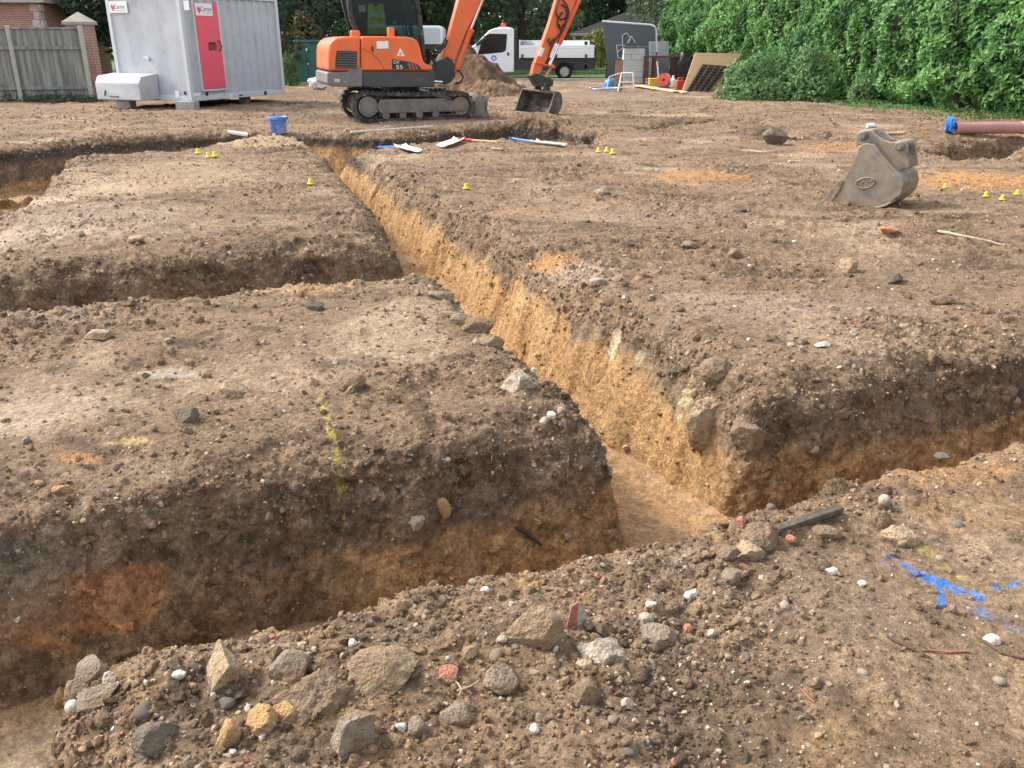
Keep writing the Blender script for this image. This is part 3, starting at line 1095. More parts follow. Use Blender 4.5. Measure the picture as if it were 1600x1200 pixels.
rock(1290, 828, 40, 20, "brown", "flat brown clod just under the dark timber stake", cat="clod", name="clod", planes=8)
rock(812, 590, 66, 56, "pale", "large pale broken rock at the corner of the near left block", cat="rock", name="rock", planes=16, cut=(.42, .8), rough=.09)
rock(742, 505, 60, 40, "brown", "brown grey rock on the left block beside the long trench", cat="rock", name="rock", planes=10, rough=.1)
rock(765, 530, 46, 34, "crust", "rounded tan earth lump at the lip of the long trench", cat="clod", name="clod", planes=5)
rock(720, 500, 34, 22, "grey", "flat grey stone half buried behind the brown grey rock", planes=12)
rock(690, 460, 42, 24, "grey", "grey flat stone where the long trench meets the second cross trench", planes=12)
rock(362, 605, 42, 34, "tan", "squarish tan and red stone on the bare left block", planes=15, cut=(.4, .75))
rock(290, 650, 34, 26, "darkgrey", "blackish clod left of the yellow paint line", cat="clod", name="clod", planes=8)
rock(490, 478, 31, 19, "darkgrey", "dark rectangular block lying flat on the left block", planes=16, cut=(.4, .65))
rock(552, 598, 36, 28, "brown", "rusty brown clod right of the squarish tan and red stone", cat="clod", name="clod", planes=8, rough=.1)
rock(152, 524, 36, 18, "tan", "low tan stone on the far side of the left block", planes=10)
rock(212, 376, 24, 14, "tan", "tan stone on the pale washed ground beyond the second trench", planes=10)
rock(1322, 415, 31, 27, "tan", "cream coloured stone standing alone on the right block", planes=9, rough=.1)
rock(1398, 434, 30, 16, "darkgrey", "dark flat stone right of the cream coloured stone", planes=11)
rock(1472, 470, 34, 16, "brown", "flat brown stone on the right block near the frame edge", planes=11)
rock(1211, 218, 36, 27, "darkgrey", "dark slab of stone propped at the end of a shallow rut", cat="rock", name="rock", planes=6, depth=22, tilt=-.25, sink=.08)
rock(941, 299, 24, 12, "pale", "pale flat stone in the middle of the right block", planes=11)
rock(1076, 384, 22, 15, "grey", "grey stone with small neighbour on the right block", planes=10)
rock(1148, 396, 18, 16, "grey", "small round grey stone right of the grey stone pair", planes=7)
rock(935, 440, 26, 14, "pale", "pale stone sitting on the long trench edge by the orange patch", planes=10)
rock(1286, 539, 26, 10, "white", "white flat flint above the right hand trench wall", planes=10)
rock(1390, 360, 28, 12, "brick", "pinkish tile shard lying on the right block below the bucket", cat="brick piece", name="brick_fragment", planes=14)
rock(1468, 711, 26, 9, "white", "white flat flint on the crest of the near right bank", planes=10)
rock(862, 648, 15, 11, "white", "white pebble on the crumbling edge of the left block", cat="pebble", name="pebble", planes=5)
rock(876, 641, 15, 12, "pale", "cream pebble touching a white pebble on the block edge", cat="pebble", name="pebble", planes=5)
rock(1105, 640, 68, 88, "tan", "big tan boulder bedded in the long trench wall near the corner", cat="rock", name="rock", planes=12, depth=40, sink=.5, rough=.1)
rock(1170, 672, 54, 44, "brown", "dark overhanging stone at the trench corner below the boulder", cat="rock", name="rock", planes=10, sink=.45)
rock(1058, 575, 18, 20, "darkgrey", "small blue black cobble bedded above the cream mortar", planes=5, sink=.5)
rock(650, 811, 28, 28, "pale", "pale lump sticking out of the front trench wall", planes=10, sink=.5)
rock(690, 785, 32, 40, "orange", "orange shard stuck in the front trench wall", planes=14, depth=12, tilt=-.5, sink=.5)
rock(1118, 575, 50, 44, "brown", "earth lump loosening from the corner of the right block", cat="clod", name="clod", planes=7, sink=.4, rough=.1)
rock(1315, 640, 22, 22, "brown", "round stone bedded high in the right hand trench wall", planes=6, sink=.5)
rock(1272, 700, 16, 14, "tan", "tan pebble low in the right hand trench wall", cat="pebble", name="pebble", planes=5, sink=.5)
rock(95, 765, 26, 14, "orange", "small orange stone near the left frame edge on the block", planes=10)
rock(170, 1062, 22, 18, "pale", "pale chip between the smooth cobble and the flat grey stone", planes=10)
rock(1010, 967, 22, 18, "pale", "pale cream flint left of the dark grey angular stone", planes=7)
rock(1018, 944, 17, 12, "white", "white oval pebble above the pale cream flint", cat="pebble", name="pebble", planes=3)
rock(1082, 928, 16, 17, "white", "white angular flint, one of a pair below the ridge", planes=10)
rock(1075, 932, 13, 16, "white", "tall white flint leaning on a white angular flint", planes=10)
rock(1300, 893, 20, 12, "white", "white knobbly flint in the open ground left of the blue paint", planes=8)
rock(1348, 912, 14, 9, "white", "lone white pebble left of the blue paint line", cat="pebble", name="pebble", planes=4)
rock(1112, 990, 13, 13, "pale", "small round pale pebble right of the dark grey angular stone", cat="pebble", name="pebble", planes=2)
rock(1075, 983, 15, 18, "brick", "small pinkish pebble beside the dark grey angular stone", cat="pebble", name="pebble", planes=3)
rock(1550, 1000, 22, 14, "white", "white knobbly flint beside a dark twig at the right edge", planes=7)
rock(980, 1100, 20, 24, "pale", "pale grey chip right of the brown capped stone", planes=11)
rock(835, 1140, 15, 13, "white", "white pebble just above the bottom edge near the centre", cat="pebble", name="pebble", planes=7)
rock(280, 1054, 20, 12, "white", "white oval flint left of the tan wedge shaped stone", planes=4)
rock(552, 1005, 14, 17, "white", "white pebble standing at the upper edge of the flat slab", cat="pebble", name="pebble", planes=4)
rock(758, 922, 14, 11, "white", "white pebble near the crest of the foreground bank", cat="pebble", name="pebble", planes=4)
rock(785, 1000, 18, 14, "pale", "cream pebble left of the upright earth slab", cat="pebble", name="pebble", planes=4)
rock(700, 1052, 30, 20, "brick", "pinkish stone beside a knot of dry roots", planes=9)
rock(735, 1018, 26, 22, "crust", "tan crumb of earth left of the round faced grey stone", cat="clod", name="clod", planes=8)

# ceramic shard, red on one side and glazed white on the other
p, n = hit(900, 978)
sh = thing("shard", p, .4, "white glazed shard with a red broken edge on the bank", "shard")
k = .00215
m_ = MB(); m_.quadprism([(0, 0, -.008), (.034, .004, .012), (.028, .012, .062), (.006, .010, .078)], .006); m_.build("glazed_face", RM["pale"], sh, .001)
m_ = MB(); m_.quadprism([(-.030, .004, .006), (-.001, .0, -.008), (.005, .010, .076), (-.012, .014, .064)], .008); m_.build("broken_edge", mat("red clay", (.34, .13, .085), .9, bump=.6, bump_scale=150), sh, .001)

# ---------------------------------------------------------------- scattered pebbles and clods
tri_c = GV[GT].mean(1)
tri_n = np.cross(GV[GT[:, 1]] - GV[GT[:, 0]], GV[GT[:, 2]] - GV[GT[:, 0]])
tri_a = np.linalg.norm(tri_n, axis=1) / 2
tri_n = tri_n / np.maximum(2 * tri_a, 1e-12)[:, None]
t_d = np.linalg.norm(tri_c - np.array([0, 0, CAMH]), axis=1)
zc_ = tri_c[:, 1] * CT - (tri_c[:, 2] - CAMH) * ST
u_ = np.abs(tri_c[:, 0] / np.maximum(zc_, .3) / (800 / FPX))
inview = (zc_ > 1.2) & (u_ < 1.12) & (t_d < 26) & (tri_c[:, 2] > -.75)
facing = np.clip(((np.array([0, 0, CAMH]) - tri_c) * tri_n).sum(1) / t_d, 0.03, 1)
tri_rough = rough[GT[:, 0]]
tri_D = GD[GT[:, 0]]


def scatter(n, seed, wexp, power, smin, smax, sfar, rough_w=1.0, wall_w=1.0, dmin=0.0):
    rng = np.random.default_rng(seed)
    wgt = tri_a * inview * facing ** .5 / t_d ** wexp * (0.10 + rough_w * tri_rough ** 1.5) * np.where(tri_n[:, 2] < .6, wall_w, 1) * sstep(dmin * .8, dmin * 1.3 + .01, t_d)
    cdf = np.cumsum(wgt)
    idx = np.searchsorted(cdf, rng.uniform(0, cdf[-1], n))
    r1, r2 = rng.uniform(size=(2, n))
    sw = r1 + r2 > 1
    r1, r2 = np.where(sw, 1 - r1, r1), np.where(sw, 1 - r2, r2)
    A, B, Cc = GV[GT[idx, 0]], GV[GT[idx, 1]], GV[GT[idx, 2]]
    P = A + (B - A) * r1[:, None] + (Cc - A) * r2[:, None]
    s = smin * (1 - rng.uniform(size=n) * (1 - (smin / smax) ** power)) ** (-1 / power)
    s = np.maximum(s, t_d[idx] * sfar)
    return idx, P, np.minimum(s, smax), rng


def rand_rot(rng, n):
    q = rng.normal(size=(n, 4))
    q /= np.linalg.norm(q, axis=1)[:, None]
    w_, x, y, z = q.T
    return np.stack([np.stack([1 - 2 * (y * y + z * z), 2 * (x * y - z * w_), 2 * (x * z + y * w_)], 1), np.stack([2 * (x * y + z * w_), 1 - 2 * (x * x + z * z), 2 * (y * z - x * w_)], 1), np.stack([2 * (x * z - y * w_), 2 * (y * z + x * w_), 1 - 2 * (x * x + y * y)], 1)], 1)


def stamp(name, base, P, S, rng, colours, attr, material, kind_smooth, squash=(.6, 1.0)):
    shapes, F = base
    n, m = len(P), len(shapes[0])
    pick = rng.integers(0, len(shapes), n)
    B = np.stack(shapes)[pick]                                  # n,m,3
    sc = S[:, None, None] * np.stack([rng.uniform(.75, 1.25, n), rng.uniform(.7, 1.1, n), rng.uniform(*squash, n)], 1)[:, None, :]
    B = np.einsum("nij,nmj->nmi", rand_rot(rng, n), B * sc)
    B = B + P[:, None, :]
    idx = (F[None] + (np.arange(n) * m)[:, None, None]).reshape(-1, 3)
    me = mesh_from_arrays(name, B.reshape(-1, 3), 3, idx, [material], kind_smooth)
    a = me.color_attributes.new(attr, "FLOAT_COLOR", "POINT")
    cc = np.repeat(np.concatenate([colours, np.ones((n, 1))], 1), m, 0)
    a.data.foreach_set("color", cc.astype(np.float32).ravel())
    if attr == "soil_colour":
        a2 = me.attributes.new("wet", "FLOAT", "POINT")
        a2.data.foreach_set("value", np.zeros(n * m, np.float32))
    return link(bpy.data.objects.new(name, me))


rs = np.random.default_rng(5)
SH0 = ([rock_shape(ICO0[0] + rs.normal(size=ICO0[0].shape) * .12, rs, 3, (.5, .9), 0, 0) for _ in range(12)], ICO0[1])
SH1 = ([rock_shape(ICO1[0], rs, 9, (.45, .85), .08, .15, 40 + k) for k in range(14)], ICO1[1])
SHP = ([rock_shape(ICO1[0], rs, 7, (.5, .95), .06, .15, 60 + k) for k in range(12)], ICO1[1])
STONE = stone_mat()
PAL = np.array([(.52, .455, .36), (.50, .43, .33), (.42, .33, .23), (.30, .25, .19), (.22, .20, .18), (.45, .27, .14), (.40, .17, .10), (.58, .53, .45), (.34, .27, .19), (.26, .19, .13)])
PW = np.array([.08, .13, .18, .18, .10, .08, .03, .03, .11, .08])
# crumbs of the soil itself
idx, P, S, rng = scatter(25000, 21, 1.8, 2.7, .0036, .022, .00055, 2.2, .8)
cl = col[GT[idx, 0]] * rng.uniform(.8, 1.3, (len(idx), 1))
tag(stamp("soil_crumbs", SH0, P + tri_n[idx] * (S * .25)[:, None], S, rng, cl, "soil_colour", SOIL, False), "crumbs of brown soil strewn over the ground", kind="stuff")
idx, P, S, rng = scatter(1800, 22, 1.6, 3.0, .010, .032, .0013, 4.0, .8)
cl = col[GT[idx, 0]] * rng.uniform(.8, 1.25, (len(idx), 1))
tag(stamp("soil_clods", SH1, P + tri_n[idx] * (S * .15)[:, None], S, rng, cl, "soil_colour", SOIL, False), "clods of brown soil strewn over the ground", kind="stuff")
# grit and small stones past counting
idx, P, S, rng = scatter(9500, 23, 1.7, 2.5, .0032, .013, .00066, 1.5, .6)
cl = PAL[rng.choice(len(PAL), len(idx), p=PW)] * rng.uniform(.75, 1.15, (len(idx), 1))
tag(stamp("gravel", SH0, P + tri_n[idx] * (S * .2)[:, None], S, rng, cl, "stone_colour", STONE, False), "small pale grit and gravel lying in the soil", kind="stuff")
# coarser bits on the open ground further off
idx, P, S, rng = scatter(5500, 25, 1.25, 2.4, .009, .035, .0011, .8, .6, 4.5)
cl = col[GT[idx, 0]] * rng.uniform(.75, 1.5, (len(idx), 1))
tag(stamp("soil_crumbs", SH0, P + tri_n[idx] * (S * .2)[:, None], S, rng, cl, "soil_colour", SOIL, False), "coarse crumbs of soil on the stripped ground", kind="stuff")
idx, P, S, rng = scatter(3200, 26, 1.25, 2.4, .007, .026, .0009, .8, .5, 4.2)
cl = PAL[rng.choice(len(PAL), len(idx), p=PW)] * rng.uniform(.75, 1.15, (len(idx), 1))
tag(stamp("gravel", SH0, P + tri_n[idx] * (S * .2)[:, None], S, rng, cl, "stone_colour", STONE, False), "pale stones scattered on the stripped ground", kind="stuff")
# the larger loose stones: each one a thing
idx, P, S, rng = scatter(230, 24, 1.6, 2.6, .0115, .028, .0021, 2.2, .25)
order = np.argsort(-S / t_d[idx])
CLS = [("white", 7), ("cream", 0), ("tan", 2), ("grey", 4), ("brown", 9), ("orange", 5), ("brick red", 6)]
CW = [.08, .18, .25, .20, .15, .10, .04]
stone_meshes = {}
for ci, (cn, pi) in enumerate(CLS):
    for k in range(4):
        v = SHP[0][(ci * 3 + k) % 12] * np.array([1, .85, .65])
        me = mesh_from_arrays("small_stone", v, 3, SHP[1], [STONE], True)
        a = me.color_attributes.new("stone_colour", "FLOAT_COLOR", "POINT")
        c_ = PAL[pi] * (.85 + .1 * k)
        a.data.foreach_set("color", np.tile(np.append(c_, 1), len(v)).astype(np.float32))
        stone_meshes[cn, k] = me
for j in order:
    cn = CLS[int(rng.choice(len(CLS), p=CW))][0]
    o = bpy.data.objects.new("small_stone", stone_meshes[cn, int(rng.integers(4))])
    COL.objects.link(o)
    o.location = P[j] + tri_n[idx[j]] * S[j] * .2
    o.scale = (S[j],) * 3
    o.rotation_euler = rng.uniform(-.5, .5), rng.uniform(-.5, .5), rng.uniform(0, 6.28)
    q = np.array([P[j][:2] @ AX, P[j][:2] @ BX])
    if tri_D[idx[j]] > 0 or P[j][2] < -.2:
        zone = "lodged in or below a trench wall"
    elif q[1] < 2.5:
        zone = "loose on the near bank" if P[j][0] < .75 else "loose on the open near ground at right"
    elif q[0] < 2.2:
        zone = "loose on the near left block" if q[1] < 6.5 else "loose on the far left block"
    else:
        zone = "loose on the right block" if q[1] < 9 else "loose on the far ground"
    tag(o, "small %s stone %s" % (cn, zone), "stone", "small %s stones %s" % (cn, zone))

# ---------------------------------------------------------------- twigs, stake, roots
BARK = mat("twig bark", (.10, .065, .04), .9, var=.35, scale=30, bump=.5)
PALEW = mat("dry root", (.42, .33, .22), .9, var=.3, scale=30)
REDW = mat("reddish root", (.33, .13, .06), .8, var=.3, scale=30)


def twig(pix, r0, r1, m, label, name="twig", cat="twig", lift=.004, sag=0):
    pts = []
    for px, py in pix:
        p, n = hit(px, py)
        pts.append(p + Vector((0, 0, lift)))
    out = []
    for i in range(len(pts) - 1):
        for k in range(5):
            t = k / 5
            q = pts[i].lerp(pts[i + 1], t)
            q.z = max(q.z, gz(q.x, q.y) - .001) if abs(q.z - gz(q.x, q.y)) < .08 else q.z
            out.append(q + Vector((random.uniform(-1, 1), random.uniform(-1, 1), random.uniform(0, 1))) * r0 * .5)
    out.append(pts[-1])
    n = len(out)
    m_ = MB()
    m_.tube(out, [r0 + (r1 - r0) * i / (n - 1) for i in range(n)], 7)
    o = m_.build(name, m)
    return tag(o, label, cat)


twig([(1385, 995), (1415, 1012), (1455, 1030)], .004, .002, BARK, "thin dark twig slanting across the near ground")
twig([(1450, 1017), (1480, 1021), (1515, 1020)], .0035, .003, REDW, "short reddish twig lying level left of the right edge")
twig([(1535, 1003), (1565, 1022), (1600, 1031), (1640, 1034)], .005, .004, BARK, "dark twig running out of the right edge of the frame")
twig([(1246, 1075), (1258, 1086), (1272, 1098)], .0025, .002, REDW, "tiny orange root in the middle of the near ground")
twig([(1465, 362), (1510, 370), (1570, 384)], .012, .006, PALEW, "long pale branch lying across the right block", cat="branch", name="branch")
twig([(1381, 212), (1412, 209)], .03, .03, PALEW, "pale round stick on the ground behind the steel bucket", cat="stick", name="stick", lift=.02)
twig([(1160, 236), (1195, 239)], .012, .01, PALEW, "pale stick left of the dark slab of stone", cat="stick", name="stick", lift=.01)
twig([(1230, 252), (1254, 254)], .01, .008, PALEW, "short pale stick below the dark slab of stone", cat="stick", name="stick", lift=.01)
twig([(700, 1062), (712, 1070), (722, 1082), (716, 1092)], .003, .002, PALEW, "curled dry root beside the pinkish stone", cat="root", name="root", lift=.01)
twig([(715, 1085), (735, 1078), (748, 1070)], .003, .0015, PALEW, "straight dry root crossing the curled root", cat="root", name="root", lift=.012)
twig([(770, 690), (772, 705), (768, 722)], .003, .002, PALEW, "pale root dangling from the front trench wall", cat="root", name="root", lift=.01)
twig([(888, 715), (886, 750)], .003, .002, PALEW, "pale root near the corner of the front trench wall", cat="root", name="root", lift=.01)
twig([(808, 833), (845, 860)], .009, .008, mat("dark iron", (.03, .03, .035), .6), "dark rod poking out of the trench floor by the bank", cat="rod", name="rod", lift=.03)
p0, _ = hit(1212, 833); p1, _ = hit(1312, 802)
m_ = MB(); m_.beam(p0 + Vector((0, 0, .012)), p1 + Vector((0, 0, .02)), .032, .022)
tag(m_.build("timber_stake", mat("weathered timber", (.085, .068, .05), .9, var=.35, scale=18, bump=.6, bump_scale=60), None, .003), "dark weathered timber stake lying on the ridge", "stake")

# ================================================================ machines, cabins and kit
ORANGE = mat("orange paint", (0.78, 0.135, 0.028), .38, var=.08, scale=3, dirt=(.36, .20, .11), dirt_amt=.4, dirt_scale=7)
BLACKP = mat("black paint", (.022, .024, .026), .45, var=.25, dirt=(.20, .15, .10), dirt_amt=.25, dirt_scale=5)
GREYP = mat("grey casting", (.16, .155, .15), .5, var=.2, dirt=(.22, .16, .11), dirt_amt=.4, dirt_scale=4)
RUBBER = mat("black rubber", (.025, .025, .026), .8, var=.3, dirt=(.19, .14, .095), dirt_amt=.45, dirt_scale=6, bump=.4)
MUDSTEEL = mat("muddy steel", (.13, .125, .118), .6, var=.2, dirt=(.24, .175, .115), dirt_amt=.55, dirt_scale=5, bump=.4, bump_scale=50)
WORN = mat("worn bucket steel", (.19, .17, .14), .42, metal=.2, var=.4, scale=9, dirt=(.25, .185, .12), dirt_amt=.55, dirt_scale=7, bump=.3, bump_scale=130)
CHROME = mat("chrome rod", (.75, .76, .78), .15, metal=1.0, var=.03)
HOSE = mat("hydraulic hose", (.015, .015, .016), .5, var=.2)
WHITEP = mat("white paint", (.78, .79, .80), .35, var=.04, dirt=(.45, .42, .36), dirt_amt=.1, dirt_scale=3)
LABELW = mat("white sticker", (.80, .79, .76), .5, var=.03)
LABELK = mat("black sticker", (.015, .015, .017), .4, var=.1)
REDP = mat("red sticker", (.62, .03, .05), .45, var=.08)
GLASS = glass_mat("cab glass", (.05, .07, .075), .05, .22)
DARKGLASS = glass_mat("dark glass", (.012, .016, .02), .08, .86)
YEL = mat("yellow plastic", (.72, .57, .045), .4, var=.08)


def z2(x, y): return 420 + x / 3.2, y / 3.2
def z3(x, y): return 700 + x / 3.2, y / 3.2
def z1(x, y): return x / 3.2, y / 3.2
def z4(x, y): return 1100 + x / 3.2, y / 3.2
def z5(x, y): return 1200 + x / 4, 160 + y / 4


# ---------------------------------------------------------------- mini excavator
RZ = R(19)
gp0 = gp(646.6, 190)
Yv = np.array([-math.sin(RZ), math.cos(RZ), 0])
ex_o = gp0 + Yv * .98
ex_o[2] = .01
FE = Frame(ex_o, RZ)
exc = thing("mini_excavator", ex_o, RZ, "orange and black tracked mini excavator with its bucket resting on the soil", "excavator")
E2 = lambda y0, *pts: [FE.on_y(*z2(*p), y0) for p in pts]
NEAR, TW = -.98, .40


def stadium(xl, zl, rl, xr, zr, rr, n=14, sag=0.0):
    """closed belt outline round two wheels"""
    o = []
    for k in range(n + 1):
        a = PI / 2 + PI * k / n
        o.append((xl + rl * math.cos(a), zl + rl * math.sin(a)))
    for k in range(1, 10):
        t = k / 10
        o.append((xl + (xr - xl) * t, (zl - rl) * (1 - t) + (zr - rr) * t))
    for k in range(n + 1):
        a = -PI / 2 + PI * k / n
        o.append((xr + rr * math.cos(a), zr + rr * math.sin(a)))
    for k in range(1, 14):
        t = k / 14
        o.append((xr + (xl - xr) * t, (zr + rr) * (1 - t) + (zl + rl) * t - sag * math.sin(PI * t)))
    return o


(lx, _), (rx, _) = E2(NEAR, (425, 545), (1025, 545))
zt = .60
for side in (-1, 1):
    y0, y1 = (NEAR, NEAR + TW) if side < 0 else (-NEAR - TW, -NEAR)
    outer = stadium(lx + .31, .31, .305, rx - .27, .285, .275, sag=.03)
    inner = stadium(lx + .31, .31, .245, rx - .27, .285, .215, sag=.03)
    m_ = MB()
    n = len(outer)
    vo = [[m_.bm.verts.new((x, y, z)) for x, z in outer] for y in (y0, y1)]
    vi = [[m_.bm.verts.new((x, y, z)) for x, z in inner] for y in (y0, y1)]
    for i in range(n):
        j = (i + 1) % n
        m_.bm.faces.new((vo[0][i], vo[0][j], vo[1][j], vo[1][i]))
        m_.bm.faces.new((vi[0][i], vi[1][i], vi[1][j], vi[0][j]))
        m_.bm.faces.new((vo[0][i], vi[0][i], vi[0][j], vo[0][j]))
        m_.bm.faces.new((vo[1][i], vo[1][j], vi[1][j], vi[1][i]))
    # cleats
    P_ = np.array(outer + outer[:1])
    seg = np.hypot(*np.diff(P_, axis=0).T)
    cum = np.concatenate([[0], np.cumsum(seg)])
    for k in range(54):
        s = cum[-1] * k / 54
        i = min(np.searchsorted(cum, s, "right") - 1, n - 1)
        t = (s - cum[i]) / seg[i]
        c = P_[i] * (1 - t) + P_[i + 1] * t
        d = (P_[i + 1] - P_[i]) / seg[i]
        a = math.atan2(d[1], d[0])
        nn = np.array([d[1], -d[0]])
        c = c + nn * .012
        m_.box((c[0], (y0 + y1) / 2, c[1]), (.055, TW + .006, .03), Matrix.Rotation(-a, 3, "Y"))
    bmesh.ops.recalc_face_normals(m_.bm, faces=m_.bm.faces[:])
    tr = m_.build("track", RUBBER, exc, 0)
    yo = y0 - .0 if side < 0 else y1
    s_ = side
    fx0, fx1 = lx + .58, rx - .22
    m_ = MB(); m_.prism([(fx0, .17), (fx1 + .1, .17), (fx1 + .1, .40), (fx1 - .35, .40), (fx1 - .40, .45), (fx0, .45), (fx0 - .06, .36), (fx0 - .06, .22)], y0 + .03, y1 - .03)
    for q in range(5):
        m_.cyl((fx0 + .12 + q * .32, yo + s_ * -.03, .40 - .2 * (q % 2)), (fx0 + .12 + q * .32, yo + s_ * .0, .40 - .2 * (q % 2)), .02)
    m_.build("track_frame", MUDSTEEL, tr, .012)
    m_ = MB(); m_.box((fx1 - .27, yo + s_ * .004 - s_ * .03, .29), (.62, .02, .17))
    m_.build("tensioner_cover", MUDSTEEL, tr, .008)
    m_ = MB(); m_.cyl((lx + .31, y0 + .04, .31), (lx + .31, y1 - .04, .31), .205, seg=28)
    m_.lathe([(.05, 0), (.15, 0), (.16, .03), (.05, .035)], (lx + .31, yo - s_ * .04, .31), axis=(0, s_, 0))
    for q in range(9):
        a = 2 * PI * q / 9
        m_.cyl((lx + .31 + .12 * math.cos(a), yo - s_ * .02, .31 + .12 * math.sin(a)), (lx + .31 + .12 * math.cos(a), yo, .31 + .12 * math.sin(a)), .014, seg=8)
    m_.build("drive_sprocket", GREYP, tr, .006)
    m_ = MB(); m_.cyl((rx - .27, y0 + .05, .285), (rx - .27, y1 - .05, .285), .195, seg=28); m_.cyl((rx - .27, y0 + .01, .285), (rx - .27, y1 - .01, .285), .06)
    m_.build("idler_wheel", MUDSTEEL, tr, .006)
    for q in range(4):
        m_ = MB(); xq = lx + .68 + q * .36; m_.cyl((xq, y0 + .03, .125), (xq, y1 - .03, .125), .075)
        m_.build("roller", MUDSTEEL, tr, .004)
# undercarriage
m_ = MB(); m_.box((.0, 0, .46), (1.15, 1.3, .22)); m_.cyl((-.05, 0, .52), (-.05, 0, .80), .42, seg=32); m_.box((0.1, 0, .35), (.7, 1.0, .18))
m_.build("undercarriage", BLACKP, exc, .01)
# dozer blade with its arms
m_ = MB()
prof = [(rx + .12, .04), (rx + .30, .02), (rx + .37, .06), (rx + .31, .20), (rx + .32, .34), (rx + .37, .46), (rx + .33, .47), (rx + .27, .34), (rx + .26, .2)]
m_.prism(prof[2:] + [(rx + .30, .05)], -.95, .95)
m_.prism([(rx + .02, .12), (rx + .30, .04), (rx + .31, .40), (rx + .02, .36)], -.95, -.92); m_.prism([(rx + .02, .12), (rx + .30, .04), (rx + .31, .40), (rx + .02, .36)], .92, .95)
for yy in (-.42, .42):
    m_.beam((.55, yy, .40), (rx + .29, yy, .22), .10, .14)
m_.beam((.4, 0, .45), (rx + .28, 0, .3), .07, .07)
m_.build("dozer_blade", MUDSTEEL, exc, .006)
# house: skirt, counterweight, engine cover
YN, YF = -.93, .93
sk_ = E2(YN, (472, 356), (832, 356), (828, 436), (600, 438), (472, 436))
m_ = MB(); m_.prism(sk_, YN, YF); m_.build("lower_skirt", mat("charcoal panel", (.045, .048, .052), .45, var=.15, dirt=(.2, .16, .12), dirt_amt=.15), exc, .02)
cw = E2(YN, (291, 362), (400, 356), (416, 330), (436, 322), (452, 330), (471, 345), (471, 436), (312, 434), (292, 420))
m_ = MB(); m_.prism(cw, YN, YF); m_.build("counterweight", GREYP, exc, .035, 3)
m_ = MB(); q = E2(YN, (328, 392), (358, 395), (352, 412), (326, 410)); m_.prism(q, YN - .012, YN); m_.build("reflector", mat("grey reflector", (.5, .5, .48), .2), exc, 0)
cov = E2(YN, (297, 354), (296, 262), (300, 228), (314, 205), (340, 189), (384, 182), (459, 181), (459, 354))
m_ = MB(); m_.prism(cov, YN, YF); m_.build("engine_hood", ORANGE, exc, .05, 3)
cov = E2(YN, (461, 181), (560, 181), (690, 184), (722, 190), (742, 204), (756, 232), (768, 285), (776, 312), (800, 326), (824, 334), (818, 354), (461, 354))
m_ = MB(); m_.prism(cov, YN, -.06); m_.build("side_cover", ORANGE, exc, .045, 3)
# panel gaps, grille, stickers
m_ = MB(); q = E2(YN, (464, 240), (520, 268), (562, 310), (583, 352), (578, 352), (556, 312), (516, 272), (464, 245)); m_.prism(q, YN - .004, YN + .01); m_.build("panel_seam", mat("seam orange", (.45, .07, .012), .5), exc, 0)
q = E2(YN, (340, 254), (441, 256), (441, 342), (332, 342), (334, 300))
m_ = MB(); m_.prism(q, YN - .006, YN + .02); gr = m_.build("engine_grille", LABELK, exc, 0)
m_ = MB()
for k in range(7):
    zz = 262 + k * 12
    a, b = E2(YN, (342 - k * 1.0, zz), (437, zz + 1))
    m_.beam((a[0], YN - .018, a[1]), (b[0], YN - .018, b[1]), .022, .012)
m_.build("grille_slat", GREYP, gr, 0)
m_ = MB(); m_.prism(E2(YN, (512, 232), (523, 232), (524, 258), (514, 258)), YN - .01, YN); m_.build("latch", BLACKP, exc, .003)
m_ = MB(); m_.prism(E2(YN, (538, 206), (597, 205), (599, 242), (540, 243)), YN - .004, YN + .01); m_.build("white_sticker", LABELW, exc, 0)
tri = E2(YN, (657, 240), (680, 281), (640, 279))
m_ = MB(); m_.prism(tri, YN - .004, YN + .01); st_ = m_.build("warning_sticker", LABELW, exc, 0)
cx, cz = np.mean(np.array(tri), 0)
m_ = MB(); m_.cyl((cx, YN - .007, cz - .01), (cx, YN - .003, cz - .01), .035, seg=14); m_.build("sticker_mark", mat("grey mark", (.45, .45, .45), .5), st_, 0)
pl = E2(YN, (615, 295), (700, 308), (745, 322), (766, 348), (617, 347))
m_ = MB(); m_.prism(pl, YN - .005, YN + .01); dec = m_.build("model_sticker", LABELK, exc, 0)
a, b = E2(YN, (622, 318), (634, 345))
text("lettering", "DX'", .085, LABELW, dec, (a[0], YN - .007, a[1]), (PI / 2, 0, 0))
text("lettering", "55", .105, LABELW, dec, (b[0], YN - .007, b[1] + .005), (PI / 2, 0, 0)).scale = (1.5, 1, 1)
for k, mm in enumerate((GREYP, REDP, GREYP)):
    x0 = 692 + k * 17
    m_ = MB(); m_.prism(E2(YN, (x0, 312 + 3 * k), (x0 + 10, 315 + 3 * k), (x0 + 22, 346), (x0 + 12, 346)), YN - .008, YN - .004); m_.build("stripe", mm, dec, 0)
for (x0, x1, zt_) in ((412, 456, 152), (598, 628, 136)):
    a, b = E2(YN + .25, (x0, 190), (x1, zt_))
    m_ = MB(); m_.box(((a[0] + b[0]) / 2, YN + .32, (a[1] + b[1]) / 2 - .02), (b[0] - a[0], .16, b[1] - a[1] + .04)); m_.build("filler_cap", ORANGE, exc, .025)
